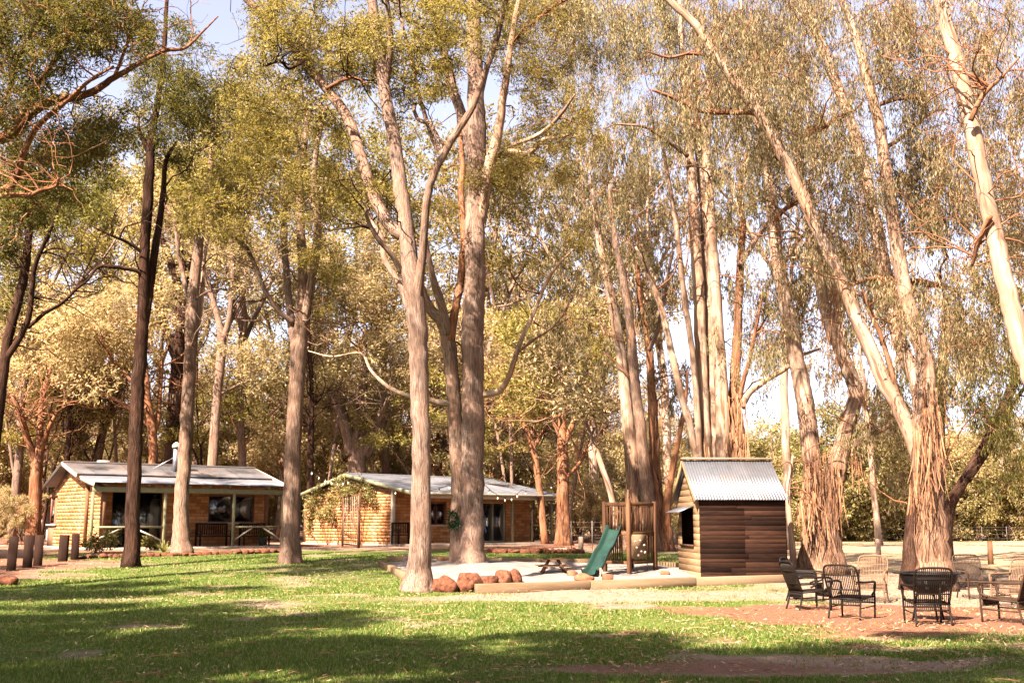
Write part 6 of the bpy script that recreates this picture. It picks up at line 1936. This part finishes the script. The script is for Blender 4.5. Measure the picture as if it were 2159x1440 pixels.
# ------------------------------------------------------------------ picnic tables
def picnic_small():
    b = G(1167, 1213); s = b[1] / FPX
    w = 56 * s; h = 31 * s
    t = thing("picnic_table", "small reddish timber picnic table on the sand left of the green slide", "picnic table", (b[0], b[1], b[2] + 0.05), math.radians(4))
    def part(name, g, mat='timber_h'): return link(name, bevel_me(g.mesh(name), 0.005), M[mat], t)
    n = 4; D = 0.46
    for i in range(n):
        y = -D / 2 + D * (i + 0.5) / n
        part("plank", Geo().box((-w * 0.36, y - D / n / 2 + 0.006, h - 0.03), (w * 0.36, y + D / n / 2 - 0.006, h)))
    # the frames stand at left and right, the seats run along x as the table does
    for sx in (-1, 1):
        for sy in (-1, 1):
            part("leg", Geo().bar((sx * w * 0.16, sy * 0.05, h - 0.033), (sx * w * 0.45, sy * 0.22, 0.0), 0.045, 0.06), 'timber_h')
    for sy in (-1, 1):
        part("seat", Geo().box((-w * 0.62, sy * 0.40 - 0.07, h * 0.48), (w * 0.62, sy * 0.40 + 0.07, h * 0.48 + 0.03)))
    for sx in (-1, 1):
        part("cross_bar", Geo().box((sx * w * 0.30 - 0.02, -0.46, h * 0.48 - 0.05), (sx * w * 0.30 + 0.02, 0.46, h * 0.48 - 0.002)))
picnic_small()

def picnic_slab():
    b = G(918, 1180); s = b[1] / FPX
    t = thing("picnic_table", "thick pale timber table on stump legs behind the two front trunks", "picnic table", tuple(b), math.radians(2))
    h = 33 * s; w = 98 * s
    for i in range(3):
        y = -0.36 + 0.245 * i
        link("plank", bevel_me(Geo().box((-w / 2, y, h - 0.11), (w / 2, y + 0.235, h)).mesh("plank"), 0.012), M['weathered'], t)
    for sx in (-1, 1):
        link("leg", Geo().tube([(sx * w * 0.36, 0, -0.1), (sx * w * 0.36, 0, h - 0.112)], 0.11, 12).mesh("leg", False), M['post_grey'], t)
    for (px, py, r, hh, lb) in ((862, 1190, 0.17, 0.30, "short weathered stump seat at the left end of the thick timber table"), (938, 1190, 0.20, 0.24, "dark stump seat between the thick timber table and the double trunk"), (910, 1193, 0.16, 0.16, "low dark stump seat in front of the middle of the thick timber table")):
        q = G(px, py)
        o = link("stump_seat", Geo().tube([(0, 0, -0.05), (0, 0, hh * 0.6), (0, 0, hh)], [r * 1.08, r, r * 0.98], 14, bark_lob(int(px), 0.05)).mesh("stump_seat"), M['post_grey'] if px == 862 else M['timber'], loc=tuple(q))
        tag(o, lb, "stump", "stump seats by the thick table")
picnic_slab()
b = G(1029, 1202)
o = link("black_box", bevel_me(Geo().box((-0.09, -0.09, -0.02), (0.09, 0.09, 0.15)).mesh("black_box"), 0.01), M['black_iron'], loc=(b[0], b[1], b[2] + 0.1))  # plain black box, gives no light
tag(o, "small black box on the white sand at the right foot of the double trunk", "box")

# ------------------------------------------------------------------ rattan armchairs and the fire bowl
def rattan_chair(mat):
    t = bpy.data.objects.new("rattan_chair", None); COL.objects.link(t)
    m = M[mat]
    W, D, SH, BH, AH = 0.60, 0.56, 0.37, 0.90, 0.60
    w2 = W / 2
    def part(name, g, kind=None): return link(name, g.mesh(name, True), m, t, kind=kind)
    lean = 0.20
    # front is +y, back at -y
    bx = lambda z: -D / 2 - (z - SH) * lean / (BH - SH) if z > SH else -D / 2
    for sx in (-1, 1):
        part("leg", Geo().tube(catmull([(sx * w2, D / 2, AH - 0.03), (sx * w2, D / 2 + 0.02, SH), (sx * (w2 - 0.01), D / 2 + 0.01, 0.0)], 8), 0.018, 8))
        part("leg", Geo().tube(catmull([(sx * (w2 - 0.03), -D / 2 + 0.01, SH), (sx * (w2 - 0.03), -D / 2 - 0.02, 0.2), (sx * (w2 - 0.02), -D / 2 - 0.08, 0.0)], 8), 0.018, 8))
        part("armrest", Geo().tube(catmull([(sx * (w2 - 0.03), bx(AH + 0.03), AH + 0.03), (sx * (w2 + 0.02), -0.1, AH + 0.02), (sx * (w2 + 0.03), D / 2 - 0.06, AH + 0.02), (sx * (w2 + 0.01), D / 2 + 0.03, AH - 0.02), (sx * w2, D / 2 + 0.02, AH - 0.14), (sx * w2, D / 2 - 0.10, AH - 0.2)], 20), 0.02, 8))
    # seat: frame and woven strips
    fr = Geo()
    ring = [(-w2 + 0.02, D / 2, SH), (w2 - 0.02, D / 2, SH), (w2 - 0.02, -D / 2, SH - 0.03), (-w2 + 0.02, -D / 2, SH - 0.03), (-w2 + 0.02, D / 2, SH)]
    for a, b in zip(ring, ring[1:]): fr.tube([a, b], 0.017, 8)
    part("seat_frame", fr)
    st = Geo()
    for i in range(17):
        x = -w2 + 0.05 + (W - 0.10) * i / 16
        st.tube(catmull([(x, D / 2, SH + 0.012), (x, 0, SH - 0.03), (x, -D / 2, SH - 0.018)], 6), 0.009, 5)
    part("seat", st, 'stuff')
    ap = Geo()
    for i in range(19):
        x = -w2 + 0.03 + (W - 0.06) * i / 18
        ap.tube([(x, D / 2, SH - 0.01), (x, D / 2, SH - 0.11)], 0.007, 5)
        ap.tube([(x, -D / 2, SH - 0.03), (x, -D / 2 - 0.01, SH - 0.13)], 0.007, 5)
    ap.tube([(-w2, D / 2, SH - 0.11), (w2, D / 2, SH - 0.11)], 0.013, 6).tube([(-w2 + 0.03, -D / 2 - 0.01, SH - 0.13), (w2 - 0.03, -D / 2 - 0.01, SH - 0.13)], 0.013, 6)
    for sx in (-1, 1):
        ap.tube([(sx * w2 * 0.96, D / 2, SH - 0.16), (sx * w2 * 0.94, -D / 2, SH - 0.18)], 0.011, 6)
    part("apron", ap, 'stuff')
    # back: rounded hoop with canes
    hoop = catmull([(-w2 + 0.03, -D / 2, SH - 0.02), (-w2 + 0.01, bx(0.62), 0.62), (-w2 + 0.01, bx(0.82), 0.82), (-w2 + 0.07, bx(BH), BH), (0, bx(BH + 0.015), BH + 0.015), (w2 - 0.07, bx(BH), BH), (w2 - 0.01, bx(0.82), 0.82), (w2 - 0.01, bx(0.62), 0.62), (w2 - 0.03, -D / 2, SH - 0.02)], 40)
    part("back_frame", Geo().tube(hoop, 0.018, 8))
    bk = Geo()
    for i in range(17):
        x = -w2 + 0.05 + (W - 0.10) * i / 16
        zt = BH - 0.005 - 0.06 * max(0, abs(x) - (w2 - 0.1)) / 0.06
        bk.tube(catmull([(x, -D / 2 + 0.0, SH - 0.02), (x, bx(0.6) - 0.035 * (1 - (x / w2) ** 2), 0.6), (x, bx(zt), zt)], 7), 0.0085, 5)
    for z in (0.50, 0.74):
        bk.tube(catmull([(-w2 + 0.02, bx(z), z), (0, bx(z) - 0.035, z), (w2 - 0.02, bx(z), z)], 8), 0.011, 6)
    part("back_canes", bk, 'stuff')
    return t

PRO = {k: rattan_chair(k) for k in ('rattan_dark', 'rattan_brown', 'rattan_lit')}
usedc = set()
def chair(px, py, head, mat, label, s=1.0):
    """head: compass angle in degrees of where the chair faces (0 away from the camera, 90 right)"""
    b = G(px, py)
    o = PRO[mat] if mat not in usedc else copy_tree(PRO[mat])
    usedc.add(mat)
    o.location = tuple(b + [0, 0, 0.0]); o.rotation_euler = (0, 0, -math.radians(head)); o.scale = (s, s, s)
    tag(o, label, "chair", "rattan armchairs round the fire bowl")
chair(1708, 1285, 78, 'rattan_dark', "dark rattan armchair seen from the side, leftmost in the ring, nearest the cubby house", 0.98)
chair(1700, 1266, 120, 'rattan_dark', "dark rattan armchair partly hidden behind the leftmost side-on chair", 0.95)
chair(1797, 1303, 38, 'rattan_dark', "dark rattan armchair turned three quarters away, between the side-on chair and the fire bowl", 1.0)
chair(1838, 1268, 205, 'rattan_lit', "rattan armchair painted sunlit tan facing the camera, left of the massive gum", 1.0)
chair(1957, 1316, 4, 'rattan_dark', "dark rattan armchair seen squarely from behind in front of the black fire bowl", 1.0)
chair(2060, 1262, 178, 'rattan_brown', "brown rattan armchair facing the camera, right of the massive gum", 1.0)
chair(2140, 1278, 235, 'rattan_lit', "rattan armchair painted sunlit tan at the right edge behind the half-cut brown one", 1.0)
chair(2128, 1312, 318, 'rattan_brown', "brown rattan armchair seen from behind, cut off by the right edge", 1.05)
for k, o in PRO.items():
    assert k in usedc

def fire_bowl():
    Y = 19.6
    c = P(1958, 1208, Y)
    t = thing("fire_bowl", "wide black iron fire bowl with cut-out holes, standing among the rattan chairs", "fire bowl", (c[0], c[1], float(gz(c[0], c[1]))))
    rim = c[2] - float(gz(c[0], c[1]))
    R = 0.47; dep = 0.36
    nth, nr = 48, 10
    V = []; F = []
    for i in range(nr + 1):
        a = i / nr * math.pi / 2
        for j in range(nth):
            th = j / nth * 2 * math.pi
            V.append((R * math.sin(a) * math.cos(th) if i else 1e-3 * math.cos(th), R * math.sin(a) * math.sin(th) if i else 1e-3 * math.sin(th), rim - dep * math.cos(a)))
    rr_ = np.random.default_rng(4)
    for i in range(nr):
        for j in range(nth):
            if 4 <= i <= 8 and rr_.random() < 0.09: continue
            F.append([i * nth + j, i * nth + (j + 1) % nth, (i + 1) * nth + (j + 1) % nth, (i + 1) * nth + j])
    me = bpy.data.meshes.new("bowl"); me.from_pydata(V, [], F)
    bm = bmesh.new(); bm.from_mesh(me); bmesh.ops.solidify(bm, geom=bm.faces[:], thickness=0.008); bm.to_mesh(me); bm.free()
    link("bowl", me, M['black_iron'], t)
    ring = [((R + 0.01) * math.cos(a), (R + 0.01) * math.sin(a), rim) for a in np.linspace(0, 2 * math.pi, 49)]
    link("rim", Geo().tube(ring, 0.017, 8).mesh("rim", True), M['black_iron'], t)
    for s in (-1, 1):
        h = catmull([(s * (R + 0.015), -0.09, rim), (s * (R + 0.11), -0.07, rim + 0.01), (s * (R + 0.11), 0.07, rim + 0.01), (s * (R + 0.015), 0.09, rim)], 12)
        link("handle", Geo().tube(h, 0.013, 6).mesh("handle", True), M['black_iron'], t)
    for k in range(3):
        a = k * 2.094 + 0.5
        link("leg", Geo().tube([(0.2 * math.cos(a), 0.2 * math.sin(a), rim - dep + 0.05), (0.3 * math.cos(a), 0.3 * math.sin(a), 0.0)], 0.016, 6).mesh("leg"), M['black_iron'], t)
fire_bowl()

# ------------------------------------------------------------------ bollards, posts and wire
def post(name, px, py, wpx, hpx, mat, label, cat, group, tilt=0.0, round_=False, Y=None):
    b = G(px, py)
    s = b[1] / FPX
    w = wpx * s; h = hpx * s
    if round_:
        me = Geo().tube([(0, 0, -0.1), (0, 0, h * 0.5), (0, 0, h)], [w / 2 * 1.05, w / 2, w / 2 * 0.95], 12, bark_lob(int(px), 0.04)).mesh(name)
    else:
        me = bevel_me(Geo().box((-w / 2, -w / 2, -0.1), (w / 2, w / 2, h)).mesh(name), 0.012)
    o = link(name, me, M[mat], loc=tuple(b)); o.rotation_euler = (0, tilt, random.random() * 0.5 if not round_ else 0)
    return tag(o, label, cat, group)
gb = "dark timber bollards beside the drive"
post("bollard", 23, 1202, 18, 69, 'post_dark', "dark timber bollard nearest the left edge, tallest of the five", "bollard", gb, 0.03)
post("bollard", 57, 1197, 18, 67, 'post_dark', "dark timber bollard, left one of the closely set pair", "bollard", gb, 0.02)
post("bollard", 79, 1193, 17, 63, 'post_dark', "dark reddish bollard, right one of the closely set pair", "bollard", gb, 0.01)
post("bollard", 132, 1184, 17, 55, 'post_dark', "dark timber bollard before the left cabin's gable wall", "bollard", gb, 0.02)
post("bollard", 157, 1180, 15, 53, 'post_dark', "dark timber bollard nearest the left cabin's green verandah post", "bollard", gb, 0.0)
gf = "round posts of the field fence"
post("fence_post", 1853, 1188, 11, 51, 'post_grey', "grey round fence post between the two big gums", "fence post", gf, 0.01, True)
post("fence_post", 2089, 1190, 11, 48, 'timber', "brown round fence post above the brown chair at right", "fence post", gf, 0.02, True)
post("fence_post", 1225, 1164, 10, 32, 'post_grey', "pale round post at the end of the stone edging behind the sandpit", "fence post", gf, 0.0, True)
def wire_fence(p0, p1, n, h, label):
    t = thing("wire_fence", label, "fence", tuple(p0))
    a = np.zeros(3); d = np.array(p1) - np.array(p0)
    pts = []
    for i in range(n + 1):
        q = np.array(p0) + d * i / n; q[2] = float(gz(q[0], q[1])); q = q - p0
        pts.append(q)
        link("picket", Geo().tube([q + [0, 0, -0.1], q + [0, 0, h]], 0.016, 6).mesh("picket"), M['wire'], t)
    for z in (0.25, 0.55, 0.85, h - 0.06):
        link("wire", Geo().tube([p + [0, 0, z] for p in pts], 0.0035, 4).mesh("wire"), M['wire'], t)
wire_fence(G(1770, 1141), G(2230, 1143), 9, 1.1, "thin wire fence with slim pickets at the far side of the dry field")
wire_fence(G(1205, 1160), G(1420, 1158), 5, 1.1, "thin wire fence with slim pickets behind the climbing tower")

# ------------------------------------------------------------------ garden edging stones and plants
def edging(px0, py0, px1, py1, n, w, label, group, mat, hh=(0.16, 0.26)):
    a = G(px0, py0); b = G(px1, py1)
    mes = [rock_mesh(300 + k, 0.5, 0.5, 0.5) for k in range(4)]
    for i in range(n):
        f = (i + 0.5) / n
        p = a * (1 - f) + b * f + np.array([random.uniform(-0.05, 0.05), random.uniform(-0.12, 0.12), 0]); p[2] = float(gz(p[0], p[1]))
        o = link("edging_stone", mes[i % 4], M[mat], loc=(p[0], p[1], p[2] + 0.05))
        o.scale = (w * random.uniform(0.85, 1.25), w * random.uniform(0.8, 1.0), random.uniform(*hh)); o.rotation_euler = (0, 0, random.random() * 6)
        tag(o, f"{label}, {ORD[i]} from the left", "stone", group)
edging(165, 1178, 395, 1172, 16, 0.36, "rough stone edging the left cabin's garden bed", "edging stones of the left cabin's bed", 'rock')
edging(395, 1172, 596, 1164, 13, 0.36, "shaded stone in the edging below the left cabin's benches", "edging stones below the left cabin's benches", 'rock', (0.18, 0.28))
edging(1016, 1165, 1085, 1166, 9, 0.30, "stone in the bed before the right cabin's sliding door", "stones before the right cabin's sliding door", 'rock', (0.18, 0.3))
edging(1088, 1166, 1228, 1166, 18, 0.32, "red rubble stone of the low wall beside the red forked gum", "rubble stones of the low wall", 'rock', (0.2, 0.34))

def strap_plant(px, py, h, n, label, mat='flax', name="flax_plant", spread=1.0):
    b = G(px, py)
    g = Geo()
    for i in range(n):
        a = random.random() * 6.283; L = h * random.uniform(0.7, 1.15); o = random.uniform(0.25, 0.95) * spread
        k = 6; t = np.linspace(0, 1, k)
        r = L * o * t; z = L * (t * 1.05 - 0.55 * o * t * t)
        w = 0.028 * (1 - t ** 2) + 0.003
        cx = np.cos(a) * r; cy = np.sin(a) * r
        A = np.stack([cx - np.sin(a) * w, cy + np.cos(a) * w, z], -1); B = np.stack([cx + np.sin(a) * w, cy - np.cos(a) * w, z], -1)
        j = np.arange(k - 1)
        g.add(np.concatenate([A, B]), np.stack([j, j + 1, k + j + 1, k + j], -1))
    t = thing(name, label, "plant", tuple(b))
    link("leaves", g.mesh("leaves"), M[mat], t, kind='stuff')
    link("stem", Geo().tube([(0, 0, -0.05), (0, 0, 0.08)], [0.05, 0.03], 8).mesh("stem"), M['timber'], t)
strap_plant(345, 1166, 0.55, 34, "spiky pale green flax plant in the bed beside the pale bent gum")

def shrub(px, py, w, h, n, label, mat='leaf_green', name="garden_shrub", L=0.10, W=0.05, dz=0.0, Y=None):
    b = G(px, py) if Y is None else P(px, py, Y)
    rng = np.random.default_rng(int(px * 7))
    t = thing(name, label, "shrub", tuple(b))
    cl = []
    st = Geo()
    for i in range(n):
        q = np.array([rng.normal() * w * 0.3, rng.normal() * w * 0.3, h * (0.3 + 0.65 * rng.random()) + dz])
        cl.append((*q, w * 0.22, w * 0.22, h * 0.2, 160))
        st.tube(catmull([(0, 0, -0.03), q * [0.3, 0.3, 0.6], q], 6), [0.016, 0.015, 0.012, 0.01, 0.007, 0.004], 5)
    link("stems", st.mesh("stems", True), M['bark_red'], t, kind='stuff')
    V, F = crown_geo(cl, 'tuft', L, W, rng); g = Geo(); g.add(V, F)
    link("foliage", g.mesh("foliage"), M[mat], t, kind='stuff')
shrub(200, 1166, 0.9, 0.6, 8, "dark leafy shrub at the foot of the left cabin's corner verandah post")
shrub(328, 1160, 0.55, 0.45, 5, "small green shrub left of the flax plant by the cabin door")
def pot(px, py, v, r, h, mat, label, H):
    u = H.uz(px, 1150, v)[0]; c, s = math.cos(H.a), math.sin(H.a)
    t = thing("potted_plant", label, "potted plant", (H.O[0] + u * c - v * s, H.O[1] + u * s + v * c, H.O[2] + 0.05))
    link("pot", Geo().tube([(0, 0, 0), (0, 0, h * 0.5), (0, 0, h * 0.92), (0, 0, h)], [r * 0.75, r * 0.92, r, r * 1.06], 16).mesh("pot"), M[mat], t)
    rng = np.random.default_rng(int(px))
    cl = [(rng.normal() * r * 0.5, rng.normal() * r * 0.5, h + 0.1 + 0.2 * rng.random(), r * 0.6, r * 0.6, 0.14, 90) for _ in range(5)]
    V, F = crown_geo(cl, 'tuft', 0.09, 0.045, rng); g = Geo(); g.add(V, F)
    link("foliage", g.mesh("foliage"), M['leaf_green'], t, kind='stuff')
pot(247, 1150, 0.75, 0.20, 0.42, 'black_iron', "dark potted plant on the verandah beside the left cabin's sliding door", HL)
pot(551, 1150, 0.75, 0.14, 0.34, 'slide', "green pot with a small plant on the left cabin's verandah", HL)

# climber over the trellis and the right cabin's gable
def climber():
    rng = np.random.default_rng(61)
    base = G(700, 1150)
    t = thing("climbing_vine", "leafy climbing vine spreading over the right cabin's gable above the lattice", "vine", tuple(base))
    cl = []; st = Geo()
    O = HR.O; a = HR.a; c, s = math.cos(a), math.sin(a)
    def loc(px, py, off):
        v, z = HR.vz(px, py, -off)
        return np.array([O[0] - off * c - v * s, O[1] - off * s + v * c, O[2] + z]) - base
    root_px = [(690, 1150), (712, 1150), (760, 1150)]
    for (cx, cy, rx, ry, n) in [(735, 1035, 62, 16, 20), (690, 1060, 32, 30, 10), (760, 1050, 45, 20, 8), (696, 1085, 14, 14, 4), (720, 1015, 30, 12, 7), (655, 1060, 12, 30, 6), (648, 1100, 6, 26, 4)]:
        for _ in range(n):
            q = loc(cx + rx * rng.normal() * 0.5, cy + ry * rng.normal() * 0.5, 0.12 + 0.2 * rng.random())
            cl.append((*q, 0.22, 0.22, 0.2, 95))
            if rng.random() < 0.4:
                r0 = root_px[int(rng.integers(0, 3))]
                p0 = loc(r0[0], r0[1], 0.15)
                m = p0 * 0.5 + q * 0.5 + rng.normal(size=3) * 0.12
                st.tube(catmull([p0, m, q], 8), 0.012, 5)
    link("stems", st.mesh("stems", True), M['bark_red'], t, kind='stuff')
    V, F = crown_geo(cl, 'tuft', 0.12, 0.06, rng); g = Geo(); g.add(V, F)
    link("foliage", g.mesh("foliage"), M['leaf_bush'], t, kind='stuff')
climber()

# wreath on the double trunk
def wreath():
    c = P(956, 1095, T5B[1] - 0.42)
    t = thing("wreath", "dark green wreath hanging between the stems of the double trunk", "wreath", tuple(c))
    rng = np.random.default_rng(8)
    cl = [(0.11 * math.cos(a), -0.03, 0.22 * math.sin(a), 0.03, 0.03, 0.035, 34) for a in np.linspace(0, 6.283, 15)[:-1]]
    V, F = crown_geo(cl, 'tuft', 0.07, 0.03, rng); g = Geo(); g.add(V, F)
    link("foliage", g.mesh("foliage"), M['wreath'], t, kind='stuff')
    link("hoop", Geo().tube([(0.13 * math.cos(a), 0, 0.2 * math.sin(a)) for a in np.linspace(0, 6.283, 20)], 0.02, 6).mesh("hoop", True), M['bark_dark'], t)
wreath()

# festoon lights
def festoon(pts, sag, n, label):
    t = thing("string_lights", label, "string lights", tuple(pts[0]))
    C = []
    for a, b in zip(pts, pts[1:]):
        for f in np.linspace(0, 1, 14)[:(-1 if b is not pts[-1] else None)]:
            p = np.array(a) * (1 - f) + np.array(b) * f; p[2] -= sag * 4 * f * (1 - f); C.append(p - pts[0])
    C = np.array(C)
    link("cable", Geo().tube(C, 0.010, 5).mesh("cable"), M['cable'], t)
    sock = Geo().tube([(0, 0, -0.01), (0, 0, -0.07)], 0.022, 8).mesh("socket")
    bulb = Geo().tube([(0, 0, -0.07), (0, 0, -0.09), (0, 0, -0.12), (0, 0, -0.15), (0, 0, -0.165)], [0.014, 0.026, 0.03, 0.022, 0.005], 10).mesh("bulb", True)
    seg = np.concatenate([[0], np.cumsum(np.linalg.norm(np.diff(C, axis=0), axis=1))])
    for i in range(n):
        d = seg[-1] * (i + 0.5) / n
        p = np.array([np.interp(d, seg, C[:, k]) for k in range(3)])
        s = link("socket", sock, M['cable'], t, loc=tuple(p))
        link("bulb", bulb, M['bulb'], s)
festoon([P(650, 985, 38.2), P(740, 1010, 48.0), P(866, 1030, 49.2)], 0.25, 9, "string of globe lights from the forked gum to the right cabin's roof corner")
festoon([P(868, 1026, 49.0), P(960, 1015, 36.0)], 0.2, 5, "string of globe lights from the right cabin's roof corner to the double trunk")
festoon([P(1022, 1022, 34.6), P(1100, 1032, 48.5), P(1186, 1000, 52.2)], 0.35, 7, "globe lights strung from the double trunk to the red forked gum")
festoon([P(1186, 960, 52.2), P(1110, 940, 60.0)], 0.3, 4, "short string of globe lights in the trees above the right cabin's right end")
